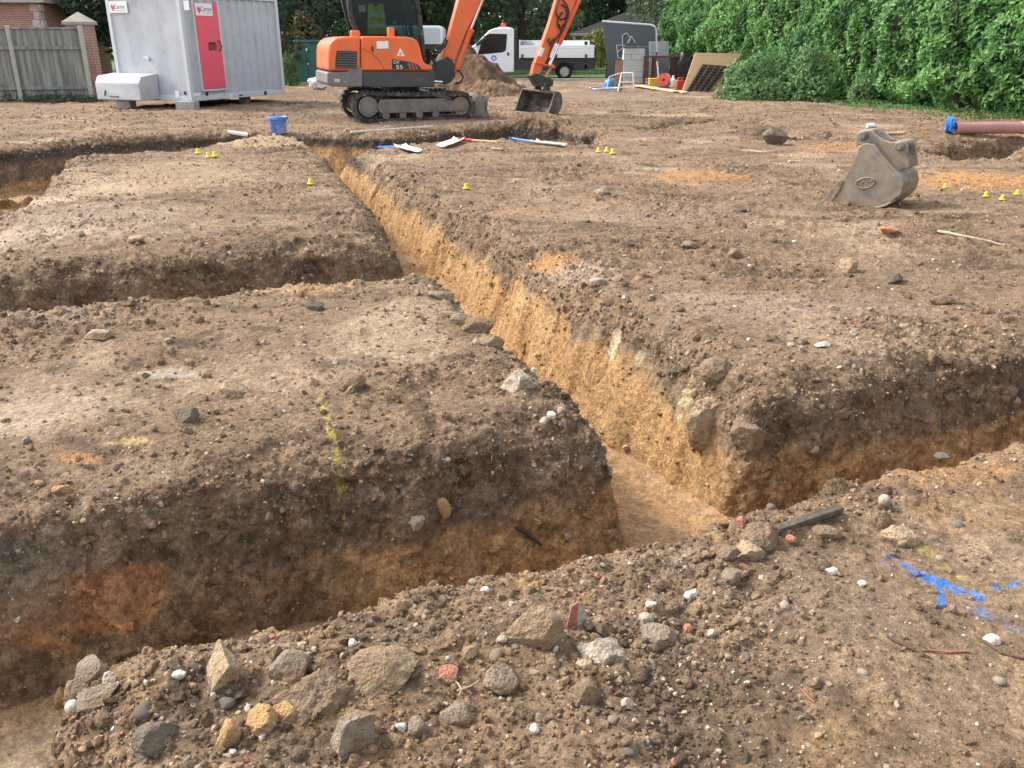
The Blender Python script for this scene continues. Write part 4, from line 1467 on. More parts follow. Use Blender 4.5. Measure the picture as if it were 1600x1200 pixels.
# cab (far side of the machine)
CY0, CY1 = .02, .93
def cabpost(pa, pb, y, w, nm="cab_post", pc=None):
    q = E2(y, pa, pb) if pc is None else E2(y, pa, pc, pb)
    m_ = MB()
    for a, b in zip(q[:-1], q[1:]):
        m_.beam((a[0], y, a[1]), (b[0], y, b[1]), .09, w, up=(0, 1, 0))
    return m_.build(nm, BLACKP, exc, .02)
cabpost((398, -28), (452, 182), CY0, .11, pc=(410, 95))
cabpost((733, -28), (782, 330), CY0, .085, pc=(752, 70))
rl = E2(CY0, (398, -28), (452, 182), (733, -28), (782, 330))
for (xa, za), (xb, zb) in ((rl[0], rl[1]), (rl[2], rl[3])):
    m_ = MB(); m_.beam((xa, CY1, za), (xb, CY1, zb), .09, .09, up=(0, 1, 0)); m_.build("cab_post", BLACKP, exc, .02)
zr_ = rl[0][1]
m_ = MB(); m_.box(((rl[0][0] + rl[2][0]) / 2, (CY0 + CY1) / 2, zr_ + .03), (rl[2][0] - rl[0][0] + .14, CY1 - CY0 + .1, .12)); m_.build("cab_roof", BLACKP, exc, .05, 3)
zl_ = rl[1][1]
m_ = MB(); m_.box(((rl[1][0] + rl[3][0]) / 2, (CY0 + CY1) / 2, zl_ - .38), (rl[3][0] - rl[1][0] - .02, CY1 - CY0 - .02, .78)); m_.build("cab_base", BLACKP, exc, .02)
m_ = MB(); m_.prism([(rl[0][0], zr_), (rl[2][0], zr_), (rl[3][0] - .06, zl_), (rl[1][0], zl_)], CY0 - .01, CY0 + .0); m_.build("side_window", GLASS, exc, 0)
m_ = MB(); m_.prism([(rl[0][0], zr_), (rl[2][0], zr_), (rl[3][0] - .06, zl_), (rl[1][0], zl_)], CY1, CY1 + .01); m_.build("door_window", GLASS, exc, 0)
m_ = MB(); m_.quadprism([(rl[2][0] + .0, CY0, zr_), (rl[2][0] + .0, CY1, zr_), (rl[3][0] - .03, CY1, zl_ - .2), (rl[3][0] - .03, CY0, zl_ - .2)], .008); m_.build("windscreen", GLASS, exc, 0)
m_ = MB(); m_.quadprism([(rl[0][0], CY0, zr_), (rl[0][0], CY1, zr_), (rl[1][0], CY1, zl_), (rl[1][0], CY0, zl_)], .008); m_.build("rear_window", GLASS, exc, 0)
q = E2(.45, (500, 185), (600, 150))
sx = q[0][0]
m_ = MB(); m_.box((sx + .38, .48, zl_ + .06), (.46, .46, .14)); m_.box((sx + .14, .48, zl_ + .38), (.12, .44, .66), Matrix.Rotation(-.12, 3, "Y")); m_.build("driver_seat", mat("seat cloth", (.03, .03, .032), .8), exc, .04)
m_ = MB(); m_.beam((sx + .80, .40, zl_), (sx + .74, .40, zl_ + .34), .03, .03); m_.beam((sx + .9, .62, zl_), (sx + .86, .62, zl_ + .4), .03, .03); m_.cyl((sx + .74, .4, zl_ + .3), (sx + .73, .4, zl_ + .4), .03); m_.build("control_lever", BLACKP, exc, .004)
# hi-vis waistcoat hung over the seat
ho = FE.o + FE.X * (sx + .14) + FE.Y * .2
vest = thing("hi_vis_vest", (ho[0], ho[1], zl_ + .30), RZ, "yellow high visibility vest hanging over the seat in the excavator cab", "vest")
m_ = MB()
for k in range(9):
    for j in range(8):
        pass
grid = {}
for i in range(11):
    for j in range(13):
        x = -.19 + .38 * i / 10
        z = .36 - .60 * j / 12
        wv = .025 * math.sin(i * 1.9 + j * .4) + .015 * math.sin(j * 1.1)
        sh_ = .07 if (j == 0 and 3 < i < 7) else 0
        grid[i, j] = m_.bm.verts.new((x * (.85 + .3 * j / 12), -.03 + wv, z - sh_))
for i in range(10):
    for j in range(12):
        m_.bm.faces.new((grid[i, j], grid[i + 1, j], grid[i + 1, j + 1], grid[i, j + 1]))
m_.build("cloth", mat("hi vis yellow", (.62, .80, .05), .7, var=.15), vest, 0, smooth=60)
for zz in (.12, -.08):
    m_ = MB(); m_.box((0, -.075, zz), (.36, .012, .07)); m_.build("reflective_band", mat("reflective tape", (.72, .78, .74), .35), vest, 0)
m_ = MB(); m_.box((-.17, -.085, .22), (.15, .006, .14)); m_.build("paper_notice", LABELW, exc, 0).matrix_parent_inverse.identity()
bpy.data.objects["paper_notice"].location = (sx + .0, .2, zl_ + .33)
# swing post, boom, arm (all on the centre plane)
CYb = -.05
m_ = MB()
sp = E2(CYb, (792, 340), (812, 318), (850, 296), (885, 282), (915, 310), (921, 380), (900, 410), (870, 420), (812, 408), (792, 390))
m_.prism(sp, CYb - .2, CYb + .2); m_.build("swing_post", BLACKP, exc, .02)
m_ = MB(); q = E2(CYb - .22, (816, 406), (866, 410)); m_.cyl((q[0][0], CYb - .24, q[0][1]), (q[1][0], CYb - .24, q[1][1]), .03); m_.build("swing_pin", CHROME, exc, 0)
bl = E2(CYb, (868, 290), (902, 150), (944, -4), (985, -100), (1130, -180), (1350, -190), (1500, -150))
br = E2(CYb, (922, 300), (975, 170), (1062, -4), (1105, -60), (1190, -95), (1360, -110), (1512, -100))
m_ = MB(); m_.prism(bl + br[::-1], CYb - .12, CYb + .12); boom = m_.build("boom", ORANGE, exc, .012)
for yy in (-.16, .16):
    m_ = MB(); q = E2(CYb + yy, (1490, -160), (1518, -90), (1460, -80), (1440, -150)); m_.prism(q, CYb + yy - .02, CYb + yy + .02); m_.build("boom_cheek", ORANGE, boom, .005)
# boom cylinder
q = E2(CYb - .02, (930, 365), (1005, 152), (1056, 28), (1090, -60))
m_ = MB(); m_.cyl((q[0][0], CYb - .02, q[0][1]), (q[1][0], CYb - .02, q[1][1]), .075); m_.cyl((q[1][0], CYb - .02, q[1][1] - .03), (q[1][0] + .02, CYb - .02, q[1][1] + .03), .088); bc = m_.build("boom_cylinder", ORANGE, exc, .008)
m_ = MB(); m_.cyl((q[1][0], CYb - .02, q[1][1]), (q[3][0], CYb - .02, q[3][1]), .04); m_.build("piston_rod", CHROME, bc, 0)
# hose loop at the boom foot
m_ = MB()
for dy, pts in ((-.2, [(842, 330), (815, 295), (812, 265), (835, 240), (868, 225), (885, 190)]), (-.17, [(850, 335), (826, 300), (826, 275), (850, 250), (880, 235), (892, 200)]), (-.22, [(930, 420), (960, 410), (972, 385), (958, 360), (940, 350)])):
    q = E2(CYb + dy, *pts)
    m_.tube([(x, CYb + dy, z) for x, z in q], .022, 8)
m_.build("hydraulic_hose", HOSE, exc, 0)
# arm
al = E2(CYb, (1440, -60), (1432, 0), (1400, 110), (1352, 245), (1318, 330), (1310, 372))
ar = E2(CYb, (1560, -110), (1530, 0), (1494, 90), (1430, 215), (1372, 320), (1348, 372))
m_ = MB(); m_.prism(al + ar[::-1], CYb - .09, CYb + .09); arm = m_.build("arm", ORANGE, exc, .012)
m_ = MB(); m_.prism(E2(CYb - .09, (1362, 236), (1380, 242), (1362, 284), (1346, 278)), CYb - .094, CYb - .08); m_.build("white_sticker", LABELW, arm, 0)
q = E2(CYb, (1590, -90), (1478, 150), (1420, 290), (1405, 325))
m_ = MB(); m_.cyl((q[0][0], CYb, q[0][1]), ((q[1][0] + q[2][0]) / 2 * 1.0, CYb, (q[1][1] + q[2][1]) / 2), .065); bk = m_.build("bucket_cylinder", ORANGE, exc, .006)
m_ = MB(); m_.cyl(((q[1][0] + q[2][0]) / 2, CYb, (q[1][1] + q[2][1]) / 2), (q[3][0], CYb, q[3][1]), .036); m_.build("piston_rod", CHROME, bk, 0)
m_ = MB()
for dy in (-.11, .11):
    a = E2(CYb + dy, (1330, 312), (1415, 332), (1378, 392), (1352, 330))
    m_.beam((a[0][0], CYb + dy, a[0][1]), (a[1][0], CYb + dy, a[1][1]), .03, .09, up=(0, 1, 0))
    m_.beam((a[1][0], CYb + dy, a[1][1]), (a[2][0], CYb + dy, a[2][1]), .03, .08, up=(0, 1, 0))
    m_.cyl((a[1][0], CYb + dy * 1.3, a[1][1]), (a[1][0], CYb - dy * .2, a[1][1]), .04)
m_.build("tipping_link", ORANGE, exc, .008)
m_ = MB()
for pts in ([(1460, -20), (1442, 30), (1438, 70), (1462, 98), (1490, 80), (1486, 40), (1462, 22)], [(1470, 0), (1492, 30), (1500, 70), (1478, 120), (1452, 140), (1446, 100), (1470, 60)], [(1450, 120), (1462, 160), (1440, 190), (1420, 200), (1402, 230)], [(1490, 90), (1470, 150), (1435, 195), (1412, 240), (1400, 290), (1392, 340)], [(1405, 190), (1395, 205), (1412, 215)]):
    q = E2(CYb - .13, *pts)
    # smooth the loops a little
    pp = [Vector((x, CYb - .13, z)) for x, z in q]
    sm_ = [pp[0]]
    for i in range(len(pp) - 1):
        p_1 = pp[max(i - 1, 0)]; p2_ = pp[min(i + 2, len(pp) - 1)]
        for t in (.25, .5, .75, 1):
            a_, b_ = pp[i], pp[i + 1]
            sm_.append(.5 * ((2 * a_) + (b_ - p_1) * t + (2 * p_1 - 5 * a_ + 4 * b_ - p2_) * t * t + (3 * a_ - p_1 - 3 * b_ + p2_) * t ** 3))
    m_.tube(sm_, .017, 7)
m_.build("hydraulic_hose", HOSE, arm, 0)
# quick hitch and tilt head
m_ = MB(); m_.prism(E2(CYb, (1296, 376), (1330, 366), (1376, 384), (1412, 396), (1408, 430), (1330, 432), (1318, 408)), CYb - .17, CYb + .17); m_.build("tilt_hitch", BLACKP, exc, .02)
# ditching bucket, mouth turned to the left
bo = E2(CYb, (1345, 568))[0]
# bucket profile in plan x,z along the machine; width across it seen obliquely
bk_o = FE.o + FE.X * bo[0] + FE.Y * CYb
ground_z = gz(bk_o[0], bk_o[1])
BW, bz = .62, ground_z
FB = Frame((bk_o[0], bk_o[1], 0), R(19))
bkt = MB()
prL = [(-.46, .03), (-.16, .0), (.06, .04), (.20, .17), (.235, .32), (.17, .47), (.03, .54)]     # lip, floor, heel, back, top
ins = [(-.42, .05), (-.15, .03), (.04, .07), (.17, .19), (.205, .32), (.145, .45), (.02, .51)]
bkt.prism(prL + ins[::-1], -.44, .44)
for yy in (-.455, .43):
    bkt.prism(prL + [(-.13, .50), (-.34, .10)], yy, yy + .025)
    bkt.beam((-.36, yy + .0125, .08), (-.13, yy + .0125, .50), .05, .03, up=(0, 1, 0))
for yy in (-.14, .10):
    bkt.prism([(.0, .52), (.20, .40), (.16, .62), (.04, .72), (-.10, .68), (-.10, .53)], yy, yy + .04)
bkt.cyl((-.11, -.44, .51), (-.11, .44, .51), .03)
bo_ = bkt.build("bucket", mat("dark worn steel", (.085, .078, .068), .55, var=.3, scale=5, dirt=(.30, .23, .16), dirt_amt=.4, dirt_scale=4.5), exc, .004)
bo_.location = (bo[0] + .05, CYb, ground_z - ex_o[2])
bo_.rotation_euler = (R(4), 0, R(38))

# ---------------------------------------------------------------- steel bucket lying on the right block
pb, _ = hit(1365, 322)
FBk = Frame((pb.x, pb.y, pb.z + .06), R(-40))
bk2 = thing("excavator_bucket", FBk.o, FBk.rz, "worn grey steel digging bucket lying by itself on the right block", "bucket")
bk2.rotation_euler.y = R(4)
K = lambda y0, *pts: [FBk.on_y(*z5(*p), y0) for p in pts]
BD = .50
side = K(0, (300, 655), (420, 612), (470, 480), (520, 370), (545, 290), (565, 268), (600, 261), (632, 268), (700, 340), (770, 410), (818, 448), (836, 500), (822, 560), (790, 605), (740, 640), (690, 662), (590, 668), (440, 662))
m_ = MB(); m_.prism(side, 0, .025); m_.prism(side, BD - .025, BD)
# rolled shell between the side plates: from the lip, along the floor, round the heel and up the back
shell = K(0, (300, 657), (440, 664), (590, 670), (690, 664), (745, 642), (796, 606), (828, 562), (842, 500), (824, 446), (770, 402), (700, 332), (632, 260))
inn = [(x + (-.02 if i > 5 else 0), z + (.025 if i <= 6 else -.02)) for i, (x, z) in enumerate(shell)]
m_.prism(shell + inn[::-1], -.006, BD + .006)
m_.build("bucket_shell", WORN, bk2, .006)
m_ = MB()
for yy in (-.012, BD - .02):
    m_.prism(K(yy, (285, 657), (345, 628), (392, 560), (430, 508), (462, 505), (448, 560), (400, 636), (440, 664)), yy, yy + .032)
m_.prism(K(0, (283, 660), (300, 648), (445, 640), (450, 666)), -.01, BD + .01)
m_.build("cutting_edge", mat("muddy cutting edge", (.12, .10, .08), .75, var=.3, dirt=(.27, .19, .12), dirt_amt=.6, dirt_scale=9, bump=.8, bump_scale=60), bk2, .006)
ring = K(-.0, (600, 508))[0]
m_ = MB()
pts = []
for k in range(33):
    a = 2 * PI * k / 32
    ex, ez = .093 * math.cos(a), .048 * math.sin(a)
    pts.append((ring[0] + ex * .95 - ez * .35, -.006, ring[1] + ez + ex * .32))
m_.tube(pts, .008, 6)
for k in range(26):
    a, r_ = random.uniform(0, 6.28), random.random() ** .5
    ex, ez = .08 * r_ * math.cos(a), .038 * r_ * math.sin(a)
    m_.box((ring[0] + ex * .95 - ez * .35, -.004, ring[1] + ez + ex * .32), (.018, .014, .009), Matrix.Rotation(random.uniform(0, 3), 3, "Y"))
m_.build("cast_emblem", WORN, bk2, .003)
for i, yy in enumerate((.10, BD - .14)):
    q = K(yy, (528, 285), (522, 222), (536, 196), (560, 184), (610, 182), (640, 200), (690, 236), (740, 246), (775, 240), (802, 232), (832, 236), (848, 256), (856, 320), (868, 395), (800, 425), (700, 340), (610, 262)) if i == 0 else None
    if i == 0:
        ear = q
    m_ = MB(); m_.prism(ear, yy, yy + .04); e = m_.build("hanger_plate", WORN, bk2, .008)
    for (bx, bz_) in (K(.10, (567, 217))[0], K(.10, (800, 266))[0]):
        m2 = MB(); m2.lathe([(.0, -.03), (.040, -.03), (.046, -.02), (.046, .07), (.0, .07)], (bx, yy, bz_), axis=(0, 1, 0)); m2.build("pin_boss", WORN, e, .004)
for (bx, bz_) in (K(.10, (567, 217))[0], K(.10, (800, 266))[0]):
    m2 = MB(); m2.cyl((bx, .06, bz_), (bx, BD - .06, bz_), .028); m2.build("hanger_pin", MUDSTEEL, bk2, 0)

# ---------------------------------------------------------------- site container
FC = Frame((-7.97, 22.6, .2), R(65))
con = thing("site_container", (-7.97, 22.6, .2), R(65), "pale grey steel site store with a red door and white signs", "container")
CG = mat("container grey", (.455, .485, .515), .5, var=.07, scale=2, dirt=(.34, .31, .26), dirt_amt=.28, dirt_scale=2.5)
CG2 = mat("container trim", (.56, .59, .62), .5, var=.05, scale=2, dirt=(.38, .36, .32), dirt_amt=.12)
L_, W_, H_ = 3.62, 2.44, 2.5


def corrugated(mb, length, h0, h1, place, pitch=.27, depth=.03):
    """panel with trapezoid ribs; place maps (s, out, z) to a point"""
    n = int(length / pitch)
    p = length / n
    rows = []
    for k in range(n):
        s = k * p
        rows += [(s, 0), (s + p * .55, 0), (s + p * .65, -depth), (s + p * .9, -depth)]
    rows.append((length, 0))
    a = [mb.bm.verts.new(place(s, d, h0)) for s, d in rows]
    b = [mb.bm.verts.new(place(s, d, h1)) for s, d in rows]
    for i in range(len(rows) - 1):
        mb.bm.faces.new((a[i], a[i + 1], b[i + 1], b[i]))


m_ = MB(); corrugated(m_, L_ - .2, .12, H_ - .1, lambda s, d, z: (s + .1, .04 - d, z)); m_.build("side_wall", CG, con, 0, smooth=20)
m_ = MB(); corrugated(m_, W_ - .16, .12, H_ - .1, lambda s, d, z: (.03 - d * .5, s + .08, z), .6, .02); m_.build("end_wall", CG, con, 0, smooth=20)
m_ = MB(); m_.box((L_ - .03, W_ / 2, H_ / 2), (.03, W_ - .2, H_ - .2)); m_.build("end_wall", CG, con, 0)
m_ = MB(); m_.box((L_ / 2, W_ - .04, H_ / 2), (L_ - .2, .03, H_ - .2)); m_.build("side_wall", CG, con, 0)
for x in (.05, L_ - .05):
    for y in (.05, W_ - .05):
        m_ = MB(); m_.box((x, y, H_ / 2), (.11, .11, H_ - .02)); m_.build("corner_post", CG2, con, .012)
m_ = MB()
for z, hh in ((.06, .12), (H_ - .05, .10)):
    for y in (.035, W_ - .035):
        m_.box((L_ / 2, y, z), (L_ - .23, .075, hh))
    for x in (.035, L_ - .035):
        m_.box((x, W_ / 2, z), (.075, W_ - .23, hh))
m_.build("frame_rail", CG2, con, .008)
m_ = MB(); m_.box((L_ / 2, W_ / 2, H_ - .04), (L_ - .1, W_ - .1, .05)); m_.build("roof", CG, con, 0)
m_ = MB(); m_.box((L_ / 2, W_ / 2, .08), (L_ - .1, W_ - .1, .06)); m_.build("floor_pan", BLACKP, con, 0)
m_ = MB()
for k in range(12):
    m_.box((.3 + k * .28, .02, H_ - .105), (.10, .05, .025))
m_.build("eaves_shade_block", mat("shadow gap grey", (.2, .21, .22), .6), con, 0)  # dark blocks standing in for the shade gaps under the roof rail
# red door
q = [FC.on_y(*z1(*p), -.01) for p in ((966, 12), (1083, 18), (1128, 444), (1018, 446))]
q = [(x, z) for x, z in q]
x0, x1 = (q[0][0] + q[3][0]) / 2, (q[1][0] + q[2][0]) / 2
zb, zt_ = q[3][1], q[0][1]
DR = mat("red door paint", (.78, .095, .15), .42, var=.05, scale=2)
m_ = MB(); m_.box(((x0 + x1) / 2, -.005, (zb + zt_) / 2), (x1 - x0, .05, zt_ - zb)); door = m_.build("door", DR, con, .008)
m_ = MB()
m_.box((x0 - .03, .01, (zb + zt_) / 2), (.05, .06, zt_ - zb + .1)); m_.box((x1 + .03, .01, (zb + zt_) / 2), (.05, .06, zt_ - zb + .1)); m_.box(((x0 + x1) / 2, .01, zb - .03), (x1 - x0 + .02, .06, .05))
m_.build("door_frame", CG2, con, .004)
dw = x1 - x0
m_ = MB(); m_.box((x0 + dw * .58, -.036, zb + (zt_ - zb) * .50), (dw * .34, .012, .18)); lp = m_.build("lock_plate", mat("dark red plate", (.24, .02, .035), .5), door, .004)
m_ = MB(); m_.box((x0 + dw * .58, -.046, zb + (zt_ - zb) * .54), (dw * .26, .01, .04)); m_.build("slot", LABELK, lp, 0)
m_ = MB(); hx, hz = x0 + dw * .90, zb + (zt_ - zb) * .5
m_.tube([(hx - .03, -.03, hz + .14), (hx - .02, -.075, hz + .10), (hx + .02, -.085, hz + .0), (hx - .02, -.075, hz - .08), (hx - .03, -.03, hz - .10)], .014); m_.build("handle", LABELK, door, 0)
PINK = mat("pink logo red", (.78, .07, .16), .5)
TXT = mat("sign lettering", (.16, .25, .28), .5)


def cart_sign(par, place_loc, rot, w, h):
    """white sign board in local x,z with a hand mark and lettering"""
    m_ = MB(); m_.box((0, 0, 0), (w, .012, h))
    s = m_.build("sign", LABELW, par, .002)
    s.location, s.rotation_euler = place_loc, rot
    m2 = MB()
    m2.prism([(-.41 * w, .10 * h), (-.34 * w, .28 * h), (-.31 * w, .05 * h), (-.24 * w, .22 * h), (-.20 * w, -.06 * h), (-.27 * w, -.34 * h), (-.36 * w, -.20 * h)], -.012, -.006)
    m2.build("logo_mark", PINK, s, 0)
    text("lettering", "Carter", h * .52, TXT, s, (-.22 * w, -.009, -.13 * h), (PI / 2, 0, 0), .0015)
    m3 = MB(); m3.box((.10 * w, -.009, -.28 * h), (.55 * w, .004, .06 * h)); m3.build("small_print", mat("pale green print", (.45, .6, .52), .5), s, 0)
    return s


a, b = FC.on_y(*z1(972, 14), -.04), FC.on_y(*z1(1064, 80), -.04)
cart_sign(door, ((a[0] + b[0]) / 2, -.04, (a[1] + b[1]) / 2), (0, 0, 0), b[0] - a[0], a[1] - b[1])
a, b = FC.on_x(*z1(542, 8), -.01), FC.on_x(*z1(640, 64), -.01)
cart_sign(con, (-.012, (a[0] + b[0]) / 2, (a[1] + b[1]) / 2), (0, 0, -PI / 2), abs(a[0] - b[0]), a[1] - b[1])
a, b = FC.on_x(*z1(912, 2), -.01), FC.on_x(*z1(944, 50), -.01)
m_ = MB(); m_.box((.015, (a[0] + b[0]) / 2, (a[1] + b[1]) / 2), (.01, abs(a[0] - b[0]), a[1] - b[1])); m_.build("paper_notice", LABELW, con, 0)
for zx, zy, w_, h_, mm in ((888, 472, .12, .16, LABELW), (926, 466, .05, .09, LABELK)):
    a = FC.on_x(*z1(zx, zy), 0)
    m_ = MB(); m_.box((-.008, a[0], a[1]), (.016, w_, h_)); m_.build("small_label", mm, con, 0)
for zx, zy, w_, h_, mm in ((985, 472, .22, .07, LABELW), (1035, 470, .07, .09, LABELK), (1155, 478, .12, .10, LABELW), (1327, 465, .09, .10, LABELK), (1205, 476, .14, .03, LABELK)):
    a = FC.on_y(*z1(zx, zy), -.005)
    m_ = MB(); m_.box((a[0], -.006, a[1]), (w_, .012, h_)); m_.build("small_label", mm, con, 0)
a = FC.on_x(*z1(738, 292), -.01)
m_ = MB(); m_.cyl((-.04, a[0], a[1]), (.03, a[0], a[1]), .05); m_.beam((-.04, a[0] + .12, a[1] + .03), (-.04, a[0] - .08, a[1] - .02), .03, .03); m_.build("socket_cover", CG2, con, .004)
# drawbar locker on the end wall
m_ = MB()
a, b = FC.on_x(*z1(803, 500), 0), FC.on_x(*z1(585, 500), -.0)
y0, y1 = a[0], W_ + .12
m_.bm.verts.ensure_lookup_table()
pr = [(-.62, .02), (-.62, .42), (-.52, .58), (.01, .64), (.01, .02)]
m_.prism(pr, y0, y1)
lk = m_.build("locker", CG, con, .02)
m_ = MB(); m_.tube([(-.625, y0 + .75, .10), (-.66, y0 + .77, .10), (-.66, y0 + 1.02, .11), (-.625, y0 + 1.04, .11)], .014); m_.build("handle", LABELK, lk, 0)
m_ = MB(); m_.box((-.628, y0 + 1.2, .18), (.012, .03, .14), Matrix.Rotation(.35, 3, "X")); m_.build("hasp", LABELK, lk, 0)
CONC = mat("grey concrete", (.36, .35, .325), .9, var=.15, scale=12, dirt=(.24, .20, .15), dirt_amt=.3, bump=.6, bump_scale=90)
for zx0, zx1, zy0, zy1, lab in ((580, 656, 512, 544, "concrete block propping the locker end of the grey container"), (878, 976, 508, 552, "concrete block under the near corner of the grey container"), (1196, 1236, 498, 520, "small concrete block under the middle of the container side")):
    a, b = gp(*z1(zx0, zy1), 0), gp(*z1(zx1, zy1), 0)
    c = (a + b) / 2
    w_ = abs(b[0] - a[0])
    m_ = MB(); m_.box((0, 0, .10), (w_, .30, .21))
    o = m_.build("concrete_block", CONC, None, .012)
    o.location = (c[0], c[1] + .2, 0); o.rotation_euler.z = R(-8)
    tag(o, lab, "concrete block")

# ---------------------------------------------------------------- fence, pillar, brick house at the left
WOOD = bpy.data.materials.new("weathered fence boards")
WOOD.use_nodes = True
nt = WOOD.node_tree
tc = nt.nodes.new("ShaderNodeTexCoord")
mp = nt.nodes.new("ShaderNodeMapping"); mp.inputs["Scale"].default_value = (7, 7, .5)
nz = nt.nodes.new("ShaderNodeTexNoise"); nz.inputs["Scale"].default_value = 1.6; nz.inputs["Detail"].default_value = 8
rp = nt.nodes.new("ShaderNodeValToRGB")
rp.color_ramp.elements[0].position = .3; rp.color_ramp.elements[0].color = (.115, .118, .105, 1)
rp.color_ramp.elements[1].position = .68; rp.color_ramp.elements[1].color = (.31, .312, .288, 1)
e_ = rp.color_ramp.elements.new(.5); e_.color = (.205, .208, .185, 1)
nt.links.new(tc.outputs["Object"], mp.inputs[0]); nt.links.new(mp.outputs[0], nz.inputs["Vector"]); nt.links.new(nz.outputs["Fac"], rp.inputs[0])
nt.links.new(rp.outputs[0], nt.nodes["Principled BSDF"].inputs["Base Color"]); nt.nodes["Principled BSDF"].inputs["Roughness"].default_value = .9
FF = Frame((-12.2, 26.4, 0), R(180 + 14))
fen = thing("timber_fence", FF.o, FF.rz, "weathered grey close boarded fence with concrete posts beside the container", "fence")
BAY = 1.86
for b_ in range(5):
    m_ = MB()
    nb = 14
    for k in range(nb):
        x = b_ * BAY + .06 + (BAY - .12) * (k + .5) / nb
        m_.box((x, 0 + .008 * (k % 2), .98 + random.uniform(-.012, .012)), ((BAY - .12) / nb + .008, .018, 1.86))
    m_.build("board_panel", WOOD, fen, 0)
    for z, yy, zz in ((1.42, .045, .09), (.35, .045, .09), (1.93, .01, .05)):
        m_ = MB(); m_.box((b_ * BAY + BAY / 2, yy, z), (BAY - .09, .06 if zz > .06 else .09, zz)); m_.build("rail", WOOD, fen, .006)
for b_ in range(6):
    m_ = MB(); m_.box((b_ * BAY, .03, 1.0), (.11, .13, 2.0)); m_.build("concrete_post", mat("pale post", (.40, .385, .34), .9, var=.15, scale=8, dirt=(.2, .2, .15), dirt_amt=.3), fen, .012)


def brick_mat(name, c1, c2, mort, scale=1.0, axis_x=True):
    m = bpy.data.materials.new(name)
    m.use_nodes = True
    N, L = m.node_tree.nodes, m.node_tree.links
    tc = N.new("ShaderNodeTexCoord")
    sp_ = N.new("ShaderNodeSeparateXYZ"); L.new(tc.outputs["Object"], sp_.inputs[0])
    ad = N.new("ShaderNodeMath"); ad.operation = "ADD"; L.new(sp_.outputs[0], ad.inputs[0]); L.new(sp_.outputs[1], ad.inputs[1])
    cb = N.new("ShaderNodeCombineXYZ"); L.new(ad.outputs[0], cb.inputs[0]); L.new(sp_.outputs[2], cb.inputs[1])
    br_ = N.new("ShaderNodeTexBrick")
    br_.inputs["Color1"].default_value = (*c1, 1); br_.inputs["Color2"].default_value = (*c2, 1); br_.inputs["Mortar"].default_value = (*mort, 1)
    br_.inputs["Scale"].default_value = scale; br_.inputs["Brick Width"].default_value = .225; br_.inputs["Row Height"].default_value = .075; br_.inputs["Mortar Size"].default_value = .008
    L.new(cb.outputs[0], br_.inputs["Vector"])
    L.new(br_.outputs["Color"], N["Principled BSDF"].inputs["Base Color"])
    N["Principled BSDF"].inputs["Roughness"].default_value = .9
    return m


BRICK = brick_mat("pink brown brick", (.36, .19, .14), (.26, .13, .10), (.36, .31, .26))
BRICK2 = brick_mat("far brick", (.38, .17, .12), (.28, .12, .085), (.36, .31, .27))
pil = thing("brick_pillar", (-12.75, 27.6, 0), R(12), "square brick gate pillar with a pointed stone cap behind the fence", "pillar")
m_ = MB(); m_.box((0, 0, 1.02), (.66, .66, 2.04)); m_.build("brick_shaft", BRICK, pil, .004)
m_ = MB()
m_.prism([(-.40, 2.04), (.40, 2.04), (.40, 2.12), (-.40, 2.12)], -.40, .40)
top = m_.bm.verts.new((0, 0, 2.40))
cs = [m_.bm.verts.new(p) for p in ((-.40, -.40, 2.121), (.40, -.40, 2.121), (.40, .40, 2.121), (-.40, .40, 2.121))]
for i in range(4):
    m_.bm.faces.new((cs[i], cs[(i + 1) % 4], top))
m_.build("cap_stone", mat("cap stone", (.30, .275, .225), .9, var=.2, scale=6), pil, 0)
TILE = mat("dark roof tile", (.024, .022, .021), .95, var=.3, scale=8, spec=.15)


def house(nm, o, rz, L0, W0, h, rise, brick, label, over=.35, quoin=None):
    r = thing(nm, o, rz, label, "house")
    m_ = MB(); m_.box((L0 / 2, W0 / 2, h / 2), (L0, W0, h)); m_.build("wall", brick, r, 0)
    m_ = MB()
    a = [m_.bm.verts.new(p) for p in ((-over, -over, h), (L0 + over, -over, h), (L0 + over, W0 + over, h), (-over, W0 + over, h))]
    t = [m_.bm.verts.new(p) for p in ((W0 / 2, W0 / 2, h + rise), (L0 - W0 / 2, W0 / 2, h + rise))] if L0 > W0 + .5 else [m_.bm.verts.new((L0 / 2, W0 / 2, h + rise))]
    if len(t) == 2:
        for f in ((a[0], a[1], t[1], t[0]), (a[1], a[2], t[1]), (a[2], a[3], t[0], t[1]), (a[3], a[0], t[0])):
            m_.bm.faces.new(f)
    else:
        for i in range(4):
            m_.bm.faces.new((a[i], a[(i + 1) % 4], t[0]))
    m_.bm.faces.new(a[::-1])
    m_.build("roof", TILE, r, 0)
    m_ = MB()
    m_.box((L0 / 2, -over, h - .06), (L0 + 2 * over, .05, .16)); m_.box((L0 + over, W0 / 2, h - .06), (.05, W0 + 2 * over, .16))
    m_.build("gutter", mat("pale fascia", (.34, .33, .31), .6), r, .01)
    if quoin:
        m_ = MB()
        for k in range(int(h / .3)):
            m_.box((L0 - (.0 if k % 2 else .03) + .01, .15, .15 + k * .3), (.06 + .06 * (k % 2), .34, .27))
            m_.box((L0 - .12 - .06 * (k % 2), -.005, .15 + k * .3), (.24 + .12 * (k % 2), .03, .27))
        m_.build("quoin_stones", quoin, r, .004)
    return r


